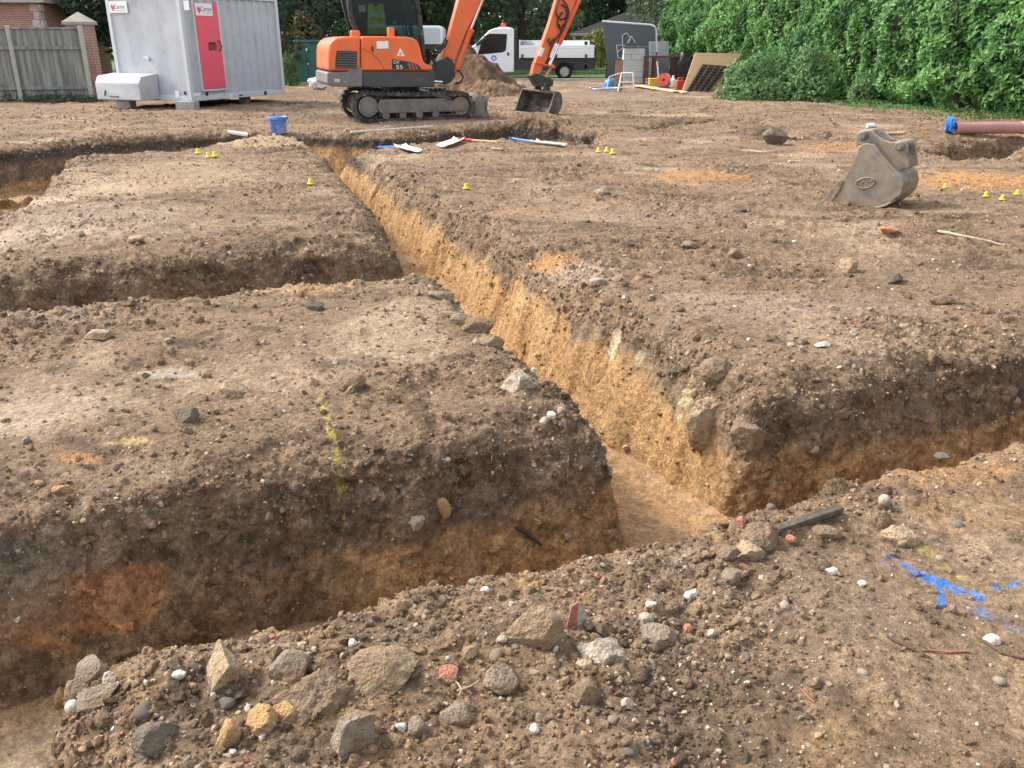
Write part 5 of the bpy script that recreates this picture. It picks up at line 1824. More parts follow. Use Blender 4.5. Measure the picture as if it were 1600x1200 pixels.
hs = house("brick_house", (-28.5, 37.0, 0), R(4), 9.6, 7, 3.15, 2.2, BRICK, "pinkish brick house with pale corner stones behind the left fence", quoin=mat("pale quoin", (.42, .39, .34), .9, var=.2))
m_ = MB(); m_.box((3.0, -.02, 1.7), (1.5, .06, 1.2)); w_ = m_.build("window", DARKGLASS, hs, 0)
m_ = MB()
for dx in (-.75, 0, .75):
    m_.box((3.0 + dx, -.05, 1.7), (.06, .06, 1.26))
for dz in (-.6, .6):
    m_.box((3.0, -.05, 1.7 + dz), (1.44, .05, .06))
m_.build("window_frame", WHITEP, w_, 0)
hs2 = house("brick_bungalow", (4.3, 63, -.2), R(-3), 12, 8, 2.25, 1.6, BRICK2, "low red brick bungalow with dark hipped roof beyond the lawn", .5)
m_ = MB(); m_.box((.9, -.02, 1.35), (1.1, .06, 1.0)); w_ = m_.build("window", DARKGLASS, hs2, 0)
m_ = MB(); m_.box((.9, -.05, 1.87), (1.2, .05, .06)); m_.box((.9, -.05, .83), (1.2, .05, .06)); m_.build("window_frame", WHITEP, w_, 0)
m_ = MB(); m_.cyl((-.1, -.06, 1.95), (-.1, -.12, 2.05), .1); m_.build("security_lamp", WHITEP, hs2, 0)

# ---------------------------------------------------------------- green cabinet
gc = gp(484, 131)
cab = thing("utility_cabinet", (gc[0], gc[1], 0), R(0), "dark green steel utility cabinet right of the grey container", "cabinet")
GRN = mat("green cabinet paint", (.022, .10, .075), .45, var=.1, dirt=(.08, .12, .08), dirt_amt=.15)
m_ = MB(); m_.box((0, .3, .80), (.94, .6, 1.5)); m_.build("body", GRN, cab, .02)
m_ = MB(); m_.prism([(-.52, 1.55), (.52, 1.55), (.52, 1.60), (.45, 1.64), (-.45, 1.64), (-.52, 1.60)], -.05, .65); m_.build("lid", GRN, cab, .01)
for sx_ in (-1, 1):
    m_ = MB(); m_.box((sx_ * .232, -.012, .80), (.452, .03, 1.42)); d_ = m_.build("door", GRN, cab, .008)
    m_ = MB(); m_.cyl((sx_ * .05, -.03, .9), (sx_ * .05, -.05, .9), .02); m_.box((sx_ * .05, -.045, .87), (.02, .02, .1)); m_.build("handle", BLACKP, d_, 0)
m_ = MB(); m_.box((-.01, -.03, 1.28), (.05, .006, .10)); m_.box((.01, -.03, .75), (.04, .006, .06)); m_.build("label_plate", LABELW, cab, 0)
m_ = MB(); m_.box((0, .3, .03), (1.0, .66, .08)); m_.build("plinth", CONC, cab, .01)

# ---------------------------------------------------------------- white rubble sack
sc_ = gp(498, 141)
bm_v = rock_shape(ICO3[0], np.random.default_rng(3), 4, (.7, .95), .05, .35, 9)
bm_v = bm_v * np.array([.36, .24, .21]) + np.array([0, 0, .19])
me = mesh_from_arrays("rubble_sack", bm_v, 3, ICO3[1], [mat("white sack", (.74, .73, .71), .6, var=.1, dirt=(.4, .32, .25), dirt_amt=.2)], True)
o = link(bpy.data.objects.new("rubble_sack", me)); o.location = (sc_[0], sc_[1], gz(sc_[0], sc_[1]))
tag(o, "crumpled white sack on the soil behind the excavator tail", "sack")

# ---------------------------------------------------------------- blue tub, pipes and batten
p, _ = hit(436, 208)
tub = thing("rubble_tub", (p.x, p.y, p.z - .005), 0, "blue plastic builders tub standing by the far trench", "tub")
TUBM = mat("blue tub plastic", (.06, .18, .56), .4, var=.1, dirt=(.34, .42, .58), dirt_amt=.45, dirt_scale=6)
m_ = MB(); m_.lathe([(.0, 0), (.125, 0), (.135, .01), (.165, .27), (.185, .275), (.190, .30), (.178, .305), (.16, .29), (.122, .02), (0, .018)], seg=36, close=False); m_.build("body", TUBM, tub, 0, smooth=40)
m_ = MB(); m_.lathe([(.186, .262), (.196, .262), (.199, .306), (.186, .312)], seg=36, close=True); m_.build("rim", TUBM, tub, 0)
m_ = MB(); m_.tube([(.19 * math.cos(t), -.02 + .02 * math.sin(t), .29 - .10 * math.sin(t)) for t in np.linspace(0, PI, 13)], .006); m_.build("handle", mat("galvanised wire", (.5, .5, .5), .4, metal=.8), tub, 0)


def lying(px0, py0, px1, py1, r, up=0.0):
    a, _ = hit(px0, py0); b, _ = hit(px1, py1)
    return a + Vector((0, 0, r + up)), b + Vector((0, 0, r + up))


a, b = lying(357, 209, 388, 214, .035)
m_ = MB(); m_.cyl(a, b, .038, seg=20, cap=False); m_.cyl(b, a, .032, seg=20, cap=False)
tag(m_.build("pipe_offcut", mat("white plastic", (.72, .74, .76), .35, var=.05), None, 0), "short white plastic pipe offcut left of the blue tub", "pipe")
a, b = lying(548, 211, 676, 202, .02, .03)
m_ = MB(); m_.beam(a, b, .05, .035)
tag(m_.build("timber_batten", mat("pale batten", (.50, .47, .43), .8, var=.15), None, .004), "long pale batten lying along the edge of the far trench", "batten")
# brown drain pipe and its blue end
p0, _ = hit(1490, 210); p1, _ = hit(1597, 216)
p1 = p0 + (p1 - p0).normalized() * 1.36
for q in (p0, p1): q.z = max(gz(p0.x, p0.y), gz(p1.x, p1.y)) + .105
dp = thing("drain_pipe", (p0.x, p0.y, p0.z), math.atan2(p1.y - p0.y, p1.x - p0.x), "long pinkish brown drain pipe lying beside the trench at right", "pipe")
Lp = (p1 - p0).length
PIPE = mat("brown drain plastic", (.36, .185, .165), .38, var=.08, scale=3)
m_ = MB(); m_.lathe([(.098, 0), (.100, .0), (.100, Lp - .16), (.112, Lp - .15), (.112, Lp), (.104, Lp), (.104, Lp - .15), (.092, Lp - .16), (.092, 0)], axis=(1, 0, 0), seg=32, close=True); m_.build("body", PIPE, dp, 0, smooth=40)
m_ = MB(); m_.lathe([(.106, Lp - .03), (.116, Lp - .03), (.116, Lp - .012), (.106, Lp - .012)], axis=(1, 0, 0), seg=32, close=True); m_.build("seal_ring", BLACKP, dp, 0)
p, _ = hit(1481, 207)
bc_ = thing("blue_coupling", (p.x, p.y, p.z), 0, "bright blue plastic pipe coupling standing on edge by the brown pipe", "coupling")
BLUEP = mat("bright blue plastic", (.01, .20, .72), .4, var=.08)
m_ = MB(); m_.lathe([(.105, -.05), (.135, -.05), (.135, .05), (.105, .05)], (0, 0, .135), axis=(1, -.42, 0), seg=32, close=True); m_.build("ring", BLUEP, bc_, .004)
m_ = MB()
for zz in (.05, .13, .22):
    m_.box((.05, -.1, zz), (.05, .05, .03))
m_.box((-.03, -.13, .14), (.03, .04, .2))
m_.build("clip", BLUEP, bc_, .004)
p, _ = hit(1362, 200)
m_ = MB(); m_.lathe([(0, 0), (.045, 0), (.048, .01), (.048, .14), (.02, .17), (.02, .19), (0, .19)], axis=(1, .1, 0), seg=20)
o = m_.build("spray_can", mat("white can", (.72, .72, .74), .35), None, 0, smooth=40); o.location = (p.x - .1, p.y, p.z + .05)
tag(o, "white spray can lying on the soil behind the steel bucket", "can")

# ---------------------------------------------------------------- yellow marker caps on pins
def marker(px, py, label, r=.032):
    r *= .72
    p, n = hit(px, py)
    t = thing("marker_cap", (p.x, p.y, p.z), random.uniform(0, 6), label, "marker cap", "yellow marker caps set out on the soil")
    m_ = MB(); m_.lathe([(0, .075), (.017, .075), (.021, .070), (.024, .030), (.042, .022), (.043, .012), (.02, .010), (0, .010)], seg=16); m_.build("cap", YEL, t, 0, smooth=40)
    m_ = MB(); m_.cyl((0, 0, -.06), (0, 0, .03), .006, seg=8); m_.build("pin", MUDSTEEL, t, 0)
    s = r / .032
    t.scale = (s,) * 3
    t.rotation_euler.x = random.uniform(-.12, .12)


for px, py, lab, r_ in ((310, 241, "yellow marker cap on the far left block, left of a close pair", .05), (326, 247, "yellow marker cap on the far left block, nearer of a close pair", .05), (336, 246, "yellow marker cap on the far left block, right one of a close pair", .05),
                        (485, 289, "single yellow marker cap left of the long trench", .042), (728, 296, "single yellow marker cap on the right block near the long trench", .04),
                        (935, 239, "yellow marker cap below the shovels, apart from a touching pair", .048), (948, 238, "yellow marker cap in the touching pair below the shovels, upper one", .048), (957, 241, "yellow marker cap in the touching pair below the shovels, lower right one", .048),
                        (1476, 294, "yellow marker cap between the steel bucket and the orange soil", .032), (1540, 308, "yellow marker cap right of the bucket, middle height of a trio", .036), (1565, 313, "yellow marker cap nearest the camera in the trio right of the bucket", .036), (1588, 305, "yellow marker cap at the right edge, furthest back of the trio", .036)):
    marker(px, py, lab, r_)

# ---------------------------------------------------------------- shovels
SHB = mat("muddy blade", (.56, .53, .45), .6, var=.15, dirt=(.35, .27, .18), dirt_amt=.3, dirt_scale=12)
BLUES = mat("blue shaft", (.015, .17, .55), .4, var=.08)
ASH = mat("ash handle", (.55, .34, .16), .6, var=.15)


def shovel(px0, py0, px1, py1, px2, py2, shaftm, bw, label, collar=None, flat=False):
    """grip end, socket, blade tip"""
    a, _ = hit(px0, py0); s, _ = hit(px1, py1); b, _ = hit(px2, py2)
    L1, L2 = (s - a).length, (b - s).length
    t = thing("shovel", (s.x, s.y, s.z + .035), math.atan2(b.y - s.y, b.x - s.x), label, "shovel")
    t.rotation_euler.y = -math.atan2(b.z - s.z, (b - s).xy.length)
    da = Matrix.Rotation(-t.rotation_euler.z, 3, "Z") @ (a - s)
    a2 = Vector((da.x, da.y, da.z + .0))
    m_ = MB(); m_.tube([Vector((.05, 0, .0)), Vector((0, 0, 0)), a2 * .5, a2], [.02, .02, .018, .018], 10)
    d = a2.normalized(); side_ = Vector((-d.y, d.x, 0))
    m_.build("shaft", shaftm, t, 0)
    m_ = MB(); m_.tube([a2 - side_ * .055, a2 + side_ * .055], .02, 10); m_.build("grip", shaftm, t, 0)
    if collar:
        m_ = MB(); m_.tube([Vector((0.04, 0, 0)), a2 * .32], .027, 10); m_.build("collar", collar, t, 0)
    m_ = MB()
    n1, n2 = 9, 7
    V_ = {}
    for i in range(n1):
        u = i / (n1 - 1)
        wd = bw * (1.0 if flat else (.86 + .14 * u) * (1 - max(0, u - .78) ** 1.5 * 2.2))
        for j in range(n2):
            w = j / (n2 - 1) * 2 - 1
            V_[i, j] = m_.bm.verts.new((u * L2, w * wd / 2, (.03 * w * w if not flat else .03 * (abs(w) > .9)) - .01 + .03 * (u < .01)))
    for i in range(n1 - 1):
        for j in range(n2 - 1):
            m_.bm.faces.new((V_[i, j], V_[i + 1, j], V_[i + 1, j + 1], V_[i, j + 1]))
    o = m_.build("blade", SHB, t, 0, smooth=50)
    so_ = o.modifiers.new("thickness", "SOLIDIFY"); so_.thickness = .004
    return t


shovel(590, 229, 625, 232, 652, 240, BLUES, .24, "shovel with a bright blue shaft and pale muddy blade, leftmost of the tools")
shovel(778, 225, 718, 221, 690, 232, ASH, .24, "shovel with pale blade, red collar and wooden shaft, middle of the tools", REDP)
shovel(800, 220, 834, 225, 882, 230, BLUES, .16, "long narrow pale trenching spade with blue shaft, rightmost of the tools", flat=True)
p, _ = hit(775, 234)
m_ = MB(); m_.beam(p + Vector((-.06, .03, .02)), p + Vector((.1, -.08, .02)), .05, .02)
tag(m_.build("timber_offcut", PALEW, None, .004), "little pale timber offcut below the middle shovel", "offcut")

# ---------------------------------------------------------------- tipper truck
to = gp(832, 125)
FT = Frame((to[0], to[1] + .9, 0), R(0))
trk = thing("tipper_truck", FT.o, 0, "white tipper truck with black cab window parked on the grass", "truck")
T = lambda y0, *pts: [FT.on_y(*z3(*p), y0) for p in pts]
YT = -.92
TYRE = mat("tyre", (.02, .02, .021), .85, var=.2)
WIN = mat("dark window", (.012, .016, .018), .1, var=.2)
cab_o = T(YT, (100, 236), (128, 228), (170, 190), (205, 152), (235, 140), (318, 138), (330, 146), (331, 362), (218, 366), (212, 340), (196, 316), (172, 308), (150, 320), (140, 345), (102, 340), (96, 300), (96, 255))
m_ = MB(); m_.prism(cab_o, YT, -YT); m_.build("cab", WHITEP, trk, .05, 3)
m_ = MB(); m_.prism(T(YT, (178, 182), (210, 168), (296, 170), (290, 252), (272, 262), (148, 274), (158, 240)), YT - .012, YT + .02); dw_ = m_.build("door_window", WIN, trk, .008)
m_ = MB(); m_.quadprism([(T(YT, (132, 226))[0][0] - .02, YT + .12, T(YT, (132, 226))[0][1] + .03), (T(YT, (200, 158))[0][0] - .03, YT + .16, T(YT, (200, 158))[0][1]), (T(YT, (200, 158))[0][0] - .03, -YT - .16, T(YT, (200, 158))[0][1]), (T(YT, (132, 226))[0][0] - .02, -YT - .12, T(YT, (132, 226))[0][1] + .03)], .03); m_.build("windscreen", WIN, trk, 0)
m_ = MB(); m_.prism(T(YT - .1, (140, 216), (165, 196), (190, 180), (192, 196), (160, 222), (140, 232)), YT - .12, YT - .02); m_.build("wing_mirror", BLACKP, trk, .02)
m_ = MB(); m_.prism(T(YT, (296, 262), (305, 262), (305, 278), (296, 278)), YT - .03, YT); m_.build("door_handle", BLACKP, trk, .004)
c_ = T(YT, (229, 291))[0]
BADGE = mat("blue badge", (.12, .25, .62), .5)
m_ = MB(); m_.lathe([(.07, -.006), (.12, -.006), (.12, .006), (.07, .006)], (c_[0], YT - .004, c_[1]), axis=(0, 1, 0), close=True); bd_ = m_.build("round_badge", BADGE, trk, 0)
m_ = MB(); m_.cyl((c_[0], YT - .008, c_[1]), (c_[0], YT + .002, c_[1]), .055); m_.build("badge_centre", mat("pale blue", (.45, .6, .85), .5), bd_, 0)
m_ = MB(); m_.prism(T(YT, (98, 300), (140, 312), (140, 345), (98, 338)), YT - .01, YT); m_.build("bumper", mat("grey bumper", (.25, .26, .27), .6), trk, .01)
bq = T(0, (278, 140))[0]
m_ = MB(); m_.box((bq[0], 0, bq[1] + .0), (.5, .9, .07)); bb = m_.build("beacon_bar", WHITEP, trk, .02)
m_ = MB(); m_.lathe([(0, 0), (.12, 0), (.12, .10), (.08, .17), (0, .18)], (bq[0], -.1, bq[1] + .04), seg=18); m_.build("beacon", mat("red beacon", (.6, .07, .05), .3), bb, 0, smooth=40)
m_ = MB(); m_.prism(T(YT + .15, (331, 150), (346, 138), (350, 350), (331, 350)), YT + .15, -YT - .15); m_.build("bulkhead", BLACKP, trk, .02)
m_ = MB(); m_.prism(T(YT + .1, (331, 292), (738, 286), (742, 225), (738, 340), (690, 352), (331, 350)), YT + .12, -YT - .12); m_.build("chassis", BLACKP, trk, .01)
bed = T(YT, (362, 232), (470, 208), (700, 205), (738, 228), (736, 286), (362, 290))
x0_, x1_ = T(YT, (362, 230))[0][0], T(YT, (726, 230))[0][0]
zb_, zt2 = T(YT, (362, 289))[0][1], T(YT, (362, 226))[0][1]
zt3 = T(YT, (600, 208))[0][1]
for nm, c, s in (("drop_side", ((x0_ + x1_) / 2, YT - .06, (zb_ + zt2) / 2), (x1_ - x0_, .05, zt2 - zb_)), ("drop_side", ((x0_ + x1_) / 2, -YT + .06, (zb_ + zt3) / 2), (x1_ - x0_, .05, zt3 - zb_ + .1)), ("tailboard", (x1_ + .03, 0, (zb_ + zt2) / 2), (.05, -2 * YT + .1, zt2 - zb_)), ("headboard", (x0_ - .03, 0, (zb_ + zt2) / 2 + .1), (.05, -2 * YT + .1, zt2 - zb_ + .25))):
    m_ = MB(); m_.box(c, s)
    if nm == "drop_side":
        for zz in (.2, .5, .8):
            m_.box((c[0], c[1] - .03 if c[1] < 0 else c[1] + .03, zb_ + (zt2 - zb_) * zz), (s[0] - .04, .02, .025))
    m_.build(nm, WHITEP, trk, .01)
m_ = MB(); m_.box(((x0_ + x1_) / 2, 0, zb_ + .03), (x1_ - x0_, -2 * YT, .06)); m_.build("bed_floor", WHITEP, trk, 0)
for zx in (372, 540, 690):
    c_ = T(YT - .09, (zx, 282))[0]
    m_ = MB(); m_.box((c_[0], YT - .1, c_[1] + .02), (.09, .05, .14)); m_.build("latch", BLACKP, trk, .008)
c_ = T(YT - .09, (690, 216))[0]
m_ = MB(); m_.box((c_[0], YT - .1, c_[1]), (.14, .04, .14)); m_.build("rear_reflector", BLACKP, trk, .006)
for zx, sc__ in ((176, 1), (583, 1)):
    c_ = T(YT, (zx, 362))[0]
    for s_ in (-1, 1):
        yw = s_ * (-YT - .12)
        m_ = MB(); m_.lathe([(.20, -.11), (.30, -.11), (.335, -.07), (.335, .07), (.30, .11), (.20, .11)], (c_[0], yw, .345), axis=(0, 1, 0), seg=32, close=True); ty = m_.build("wheel", TYRE, trk, 0, smooth=40)
        m_ = MB(); m_.lathe([(0, -.03), (.06, -.04), (.09, .02), (.19, -.02), (.205, -.07), (.205, .08), (0, .08)], (c_[0], yw, .345), axis=(0, -s_ * -1, 0), seg=28); m_.build("rim", mat("silver rim", (.42, .42, .42), .45, metal=.4), ty, 0, smooth=30)
c_ = T(YT, (583, 362))[0]
m_ = MB()
for s_ in (-1, 1):
    pts = [(c_[0] + .45 * math.cos(a), .36 + .45 * math.sin(a)) for a in np.linspace(-.1, PI + .1, 15)]
    pin = [(c_[0] + .42 * math.cos(a), .36 + .42 * math.sin(a)) for a in np.linspace(PI + .1, -.1, 15)]
    m_.prism(pts + pin, s_ * (-YT + .02) - .16, s_ * (-YT + .02) + .16)
m_.build("mudguard", BLACKP, trk, 0)
m_ = MB(); q = T(YT, (690, 335))[0]; m_.box((q[0], 0, q[1]), (.12, 1.6, .16)); m_.build("rear_lamp_bar", BLACKP, trk, .01)
q = T(0, (392, 222))[0]
m_ = MB(); m_.lathe([(0, 0), (.30, 0), (.34, .10), (.2, .22), (0, .24)], (q[0], 0, q[1] - .08)); 
o = m_.build("bed_load", mat("grey load", (.30, .32, .34), .7, var=.25), trk, .0)

# ---------------------------------------------------------------- pale trailer behind the excavator
tq = at_depth(690, 40, 44)
FTr = Frame((tq[0], 44, 0), R(0))
tr_ = thing("box_trailer", FTr.o, 0, "pale grey box trailer with a white rounded frame behind the excavator", "trailer")
P2 = lambda *pts: [FTr.on_y(*z2(*p), -1) for p in pts]
q = P2((560, 222), (560, 135), (572, 128), (850, 128), (864, 136), (870, 150), (868, 222))
m_ = MB(); m_.prism(q, -1, 1); m_.build("body", WHITEP, tr_, .06, 3)
m_ = MB(); m_.prism(P2((575, 212), (575, 140), (850, 140), (858, 150), (858, 212)), -1.015, -.98); m_.build("side_panel", mat("pale grey panel", (.50, .54, .56), .4, var=.06), tr_, .02)
zz = q[0][1]
m_ = MB(); m_.box(((q[0][0] + q[-1][0]) / 2, 0, zz - .12), (q[-1][0] - q[0][0], 1.8, .2)); m_.beam((q[-1][0], 0, zz - .12), (q[-1][0] + 1.1, 0, zz - .12), .1, .1); m_.build("chassis", BLACKP, tr_, .01)
for s_ in (-1, 1):
    m_ = MB(); m_.lathe([(0, -.09), (.28, -.09), (.32, -.05), (.32, .05), (.28, .09), (0, .09)], ((q[0][0] + q[-1][0]) / 2, s_ * .9, .32), axis=(0, 1, 0)); m_.build("wheel", TYRE, tr_, 0, smooth=40)

# ---------------------------------------------------------------- grey sign board with white roof-peak emblem
so2 = gp(978, 122)
FS = Frame((so2[0], 40.5, 0), R(0))
S3 = lambda *pts: [FS.on_y(*z3(*p), 0) for p in pts]
brd = thing("site_hoarding", FS.o, 0, "dark grey site sign board with white roof peak emblem and pale rounded edge", "sign board")
DKG = mat("dark grey board", (.085, .10, .115), .5, var=.08, scale=2)
q = S3((773, 108), (900, 118), (1010, 126), (1030, 133), (1040, 150), (1042, 210), (1042, 395), (803, 385), (790, 270))
m_ = MB(); m_.prism(q, 0, .06); m_.build("panel", DKG, brd, .004)
edge = S3((773, 106), (900, 116), (1012, 124), (1034, 132), (1042, 150), (1044, 260))
m_ = MB(); m_.tube([(x, .02, z) for x, z in edge], .045, 8); m_.build("edge_trim", mat("pale trim", (.62, .64, .65), .5), brd, 0)
m_ = MB()
for pts in ([(842, 226), (872, 226), (872, 178), (892, 164), (913, 190), (902, 215)], [(842, 226), (850, 290), (885, 292)], [(896, 214), (917, 180), (936, 214)], [(872, 226), (888, 226)], [(846, 262), (872, 240), (884, 252)]):
    qq = S3(*pts)
    for a_, b_ in zip(qq[:-1], qq[1:]):
        m_.beam((a_[0], -.012, a_[1]), (b_[0], -.012, b_[1]), .02, .11, up=(0, 1, 0))
m_.build("emblem", LABELW, brd, 0)
m_ = MB()
for zx in (800, 1035):
    a_ = S3((zx, 380))[0]
    m_.box((a_[0], .12, .9), (.08, .1, 1.8)); m_.beam((a_[0], .15, 1.3), (a_[0], .9, 0.02), .06, .06)
m_.build("support_post", GREYP, brd, 0)
# sheets of grey metal behind the block stack
ms = at_depth(1052, 86, 38.6)
FM = Frame((ms[0], 38.6, 0), 0)
for pts, lab in (((( 1005, 208), (1040, 206), (1040, 405), (1008, 405)), "narrow pale metal sheet leaning behind the concrete blocks"), (((1046, 205), (1103, 207), (1104, 400), (1048, 402)), "wider pale grey metal sheet behind the rusty frame")):
    q = [FM.on_y(*z3(*p), 0) for p in pts]
    m_ = MB(); m_.prism(q, 0, .03)
    for k in range(1, 4):
        xk = q[0][0] + (q[1][0] - q[0][0]) * k / 4
        m_.box((xk, -.008, (q[0][1] + q[2][1]) / 2), (.03, .02, abs(q[0][1] - q[2][1]) - .1))
    o = m_.build("metal_sheet", mat("galvanised sheet", (.40, .43, .45), .45, var=.12, metal=.3), None, .003)
    o.location = FM.o; tag(o, lab, "metal sheet")

# ---------------------------------------------------------------- stack of concrete blocks
bs = gp(988, 130)
BLK = mat("concrete blockwork", (.50, .515, .50), .92, var=.12, scale=14, dirt=(.33, .33, .31), dirt_amt=.2, bump=.7, bump_scale=100)
ords = ["bottom", "second", "third", "fourth", "fifth", "top"]
zc0 = bs[1] * CT + CAMH * ST
wpx = 33 / FPX * zc0
for row in range(6):
    h_ = .222
    wl = wpx * (.62 if row % 2 else .38)
    x = bs[0] - wpx / 2
    for part, w_ in (("left", wl), ("right", wpx - wl)):
        if row == 5 and part == "left" and False:
            continue
        m_ = MB(); m_.box((0, 0, h_ / 2 - .004), (w_ - .008, .42, h_ - .006))
        o = m_.build("concrete_block", BLK, None, .008)
        o.location = (x + w_ / 2 + random.uniform(-.01, .01), bs[1] + random.uniform(-.012, .012), .005 + row * h_)
        x += w_
        size = "longer" if w_ > wpx / 2 else "shorter"
        tag(o, "%s grey concrete block in the %s course of the stack by the sign" % (size, ords[row]), "concrete block", "stacked concrete blocks")
m_ = MB(); m_.box((0, 0, .03), (wpx * 1.18, .5, .05)); o = m_.build("capping_slab", mat("dark slab", (.12, .125, .125), .85, var=.2), None, .006); o.location = (bs[0] + .06, bs[1], 6 * .222 + .006)
tag(o, "dark flat slab lying on top of the concrete block stack", "slab")
# brown board standing left of the blocks
q0, q1 = gp(*z3(828, 448)), gp(*z3(868, 448))
m_ = MB(); m_.quadprism([(0, 0, 0), (q1[0] - q0[0], 0, 0), (q1[0] - q0[0], .12, .98), (0.02, .12, .95)], .03)
o = m_.build("timber_board", mat("brown board", (.27, .16, .085), .8, var=.2, scale=5), None, .003); o.location = (q0[0], q0[1] - .25, .01)
tag(o, "brown timber board leaning upright left of the concrete blocks", "board")

# ---------------------------------------------------------------- white step stool
ss = gp(*z3(885, 455))
st = thing("step_stool", (ss[0] - .1, ss[1], 0), R(-8), "small white folding step platform in front of the concrete blocks", "step stool")
Zs = zc0 * .94 / FPX / 3.2
wS = 100 * Zs
m_ = MB(); m_.box((.20, .0, .80), (.52, .36, .05)); m_.build("platform", WHITEP, st, .01)
for (x, y, dx, dy) in ((-.06, -.17, -.12, -.10), (.46, -.17, .10, -.10), (-.06, .17, -.12, .12), (.46, .17, .10, .12)):
    m_ = MB(); m_.beam((x, y, .79), (x + dx, y + dy, 0), .05, .04); m_.build("leg", WHITEP, st, .006)
m_ = MB(); m_.beam((-.12, -.22, .40), (.52, -.22, .40), .04, .06); m_.beam((-.14, -.24, .18), (.53, -.24, .18), .04, .05); m_.build("step_rail", WHITEP, st, .006)
m_ = MB(); m_.beam((-.15, .0, .78), (-.62, -.05, .62), .04, .04); m_.beam((-.62, -.05, .62), (-.72, -.06, 0), .04, .04); m_.build("folding_frame", WHITEP, st, .006)
st.scale = (.74, .74, .74)
# blue container with hose coil
bl_ = gp(*z3(806, 440))
m_ = MB(); m_.lathe([(0, 0), (.17, 0), (.19, .05), (.19, .20), (.13, .30), (.05, .33), (.05, .38), (0, .38)], seg=24)
o = m_.build("water_container", mat("sky blue plastic", (.03, .25, .62), .4), None, 0, smooth=45); o.location = (bl_[0], bl_[1], .01); o.scale = (1, 1, .9)
tag(o, "small sky blue plastic container left of the white step platform", "container")
hc = gp(*z3(785, 452))
m_ = MB()
pts = []
for k in range(90):
    a = k / 90 * 2 * PI * 2.6
    pts.append((hc[0] + (.52 + .03 * math.sin(k * .3)) * math.cos(a), hc[1] + (.40 + .02 * math.cos(k * .4)) * math.sin(a), .03 + .02 * k / 30))
m_.tube(pts, .02, 8)
tag(m_.build("hose_coil", mat("pale blue hose", (.35, .45, .58), .5), None, 0), "coiled pale blue hose on the soil by the blue container", "hose")

# ---------------------------------------------------------------- rusty frame, plywood, mesh panel
fr0 = gp(*z3(985, 418))
FR = Frame((fr0[0], fr0[1], 0), 0)
R3 = lambda *pts: [FR.on_y(*z3(*p), 0) for p in pts]
RUST = mat("rusty red steel", (.13, .035, .03), .7, var=.3, scale=9)
rf = thing("steel_trestle", FR.o, 0, "dark red rusty steel frame standing between blocks and plywood", "frame")
q = R3((978, 284), (1172, 282), (985, 415), (1165, 410))
top_z = q[0][1]
xa, xb = q[0][0], q[1][0]
for yy, zz, ww in ((0, top_z, .07), (.6, top_z, .07), (-.01, .3, .05)):
    m_ = MB(); m_.beam((xa, yy, zz), (xb, yy, zz), ww, ww); m_.build("rail", RUST, rf, .005)
for x in (xa + .06, xa + (xb - xa) * .30, xb - .08):
    for y in (0, .6):
        m_ = MB(); m_.beam((x, y, top_z), (x, y, 0), .08, .08); m_.build("leg", RUST, rf, .005)
m_ = MB(); m_.box(((xb + xa) / 2 + .52, .03, top_z / 2 + .1), (.45, .03, top_z - .25)); m_.build("infill_board", mat("dark brown board", (.05, .032, .028), .7, var=.3), rf, 0)
m_ = MB(); m_.box(((xb + xa) / 2 + .05, .58, top_z / 2 + .1), (.62, .02, top_z - .3)); m_.build("rear_panel", mat("dull grey panel", (.17, .18, .18), .6, var=.2), rf, 0)
pa = gp(*z3(1050, 420)); pt = R3((1035, 342))[0]
m_ = MB(); m_.beam((pa[0], pa[1] - .35, .02), (pa[0] - .1, pa[1] - .1, .85), .05, .04)
tag(m_.build("timber_prop", mat("pale grey wood", (.55, .52, .47), .7), None, .004), "pale timber length leaning against the rusty frame", "timber")
# plywood sheet leaning on the hedge
pw0 = gp(*z3(1335, 458))
PLYM = mat("plywood", (.70, .45, .235), .7, col2=(.78, .54, .30), scale=3, dirt=(.40, .25, .13), dirt_amt=.15, dirt_scale=3)
yb = pw0[1]
B0 = Vector(gp(*z3(1335, 458)))
A0 = Vector(gp(*z3(1168, 462)))
def up_at(px, py, y): return Vector(at_depth(*z3(px, py), y))
C1 = up_at(1465, 270, yb + 1.05)
np_ = (B0 - A0).cross(C1 - A0)
dd_ = Vector(ray(*z3(1235, 267)))
D1 = Vector((0, 0, CAMH)) + dd_ * ((A0 - Vector((0, 0, CAMH))).dot(np_) / dd_.dot(np_))
o3 = (B0 + A0) / 2
m_ = MB(); m_.quadprism([A0 - o3, B0 - o3, C1 - o3, D1 - o3], .022)
o = m_.build("plywood_sheet", PLYM, None, 0); o.location = o3 + Vector((0, 0, .01))
tag(o, "pale plywood sheet leaning back against the laurel hedge", "plywood")
# dark mesh panel in front of it
nrm = (B0 - A0).cross(D1 - A0).normalized()
if nrm.y > 0: nrm = -nrm
def on_sheet(zx, zy, off=.10):
    d = Vector(ray(*z3(zx, zy))); c = Vector((0, 0, CAMH)); P0 = A0 + nrm * off
    t = (P0 - c).dot(nrm) / d.dot(nrm)
    return c + d * t
mp_ = [on_sheet(*p) for p in ((1183, 466), (1298, 470), (1404, 336), (1268, 326))]
mo = (mp_[0] + mp_[1]) / 2
MESHM = mat("dark brown slats", (.075, .05, .035), .75, var=.3, scale=6)
mpn = thing("slatted_panel", mo, 0, "dark brown slatted panel leaning on the front of the plywood", "panel")
mq = [p - mo for p in mp_]
m_ = MB(); m_.quadprism(mq, -.02); m_.build("back_sheet", MESHM, mpn, 0)
m_ = MB()
for k in range(5):
    t = .02 + .96 * k / 4
    m_.beam(mq[0].lerp(mq[1], t) + nrm * .04, mq[3].lerp(mq[2], t) + nrm * .04, .05, .04, up=nrm)
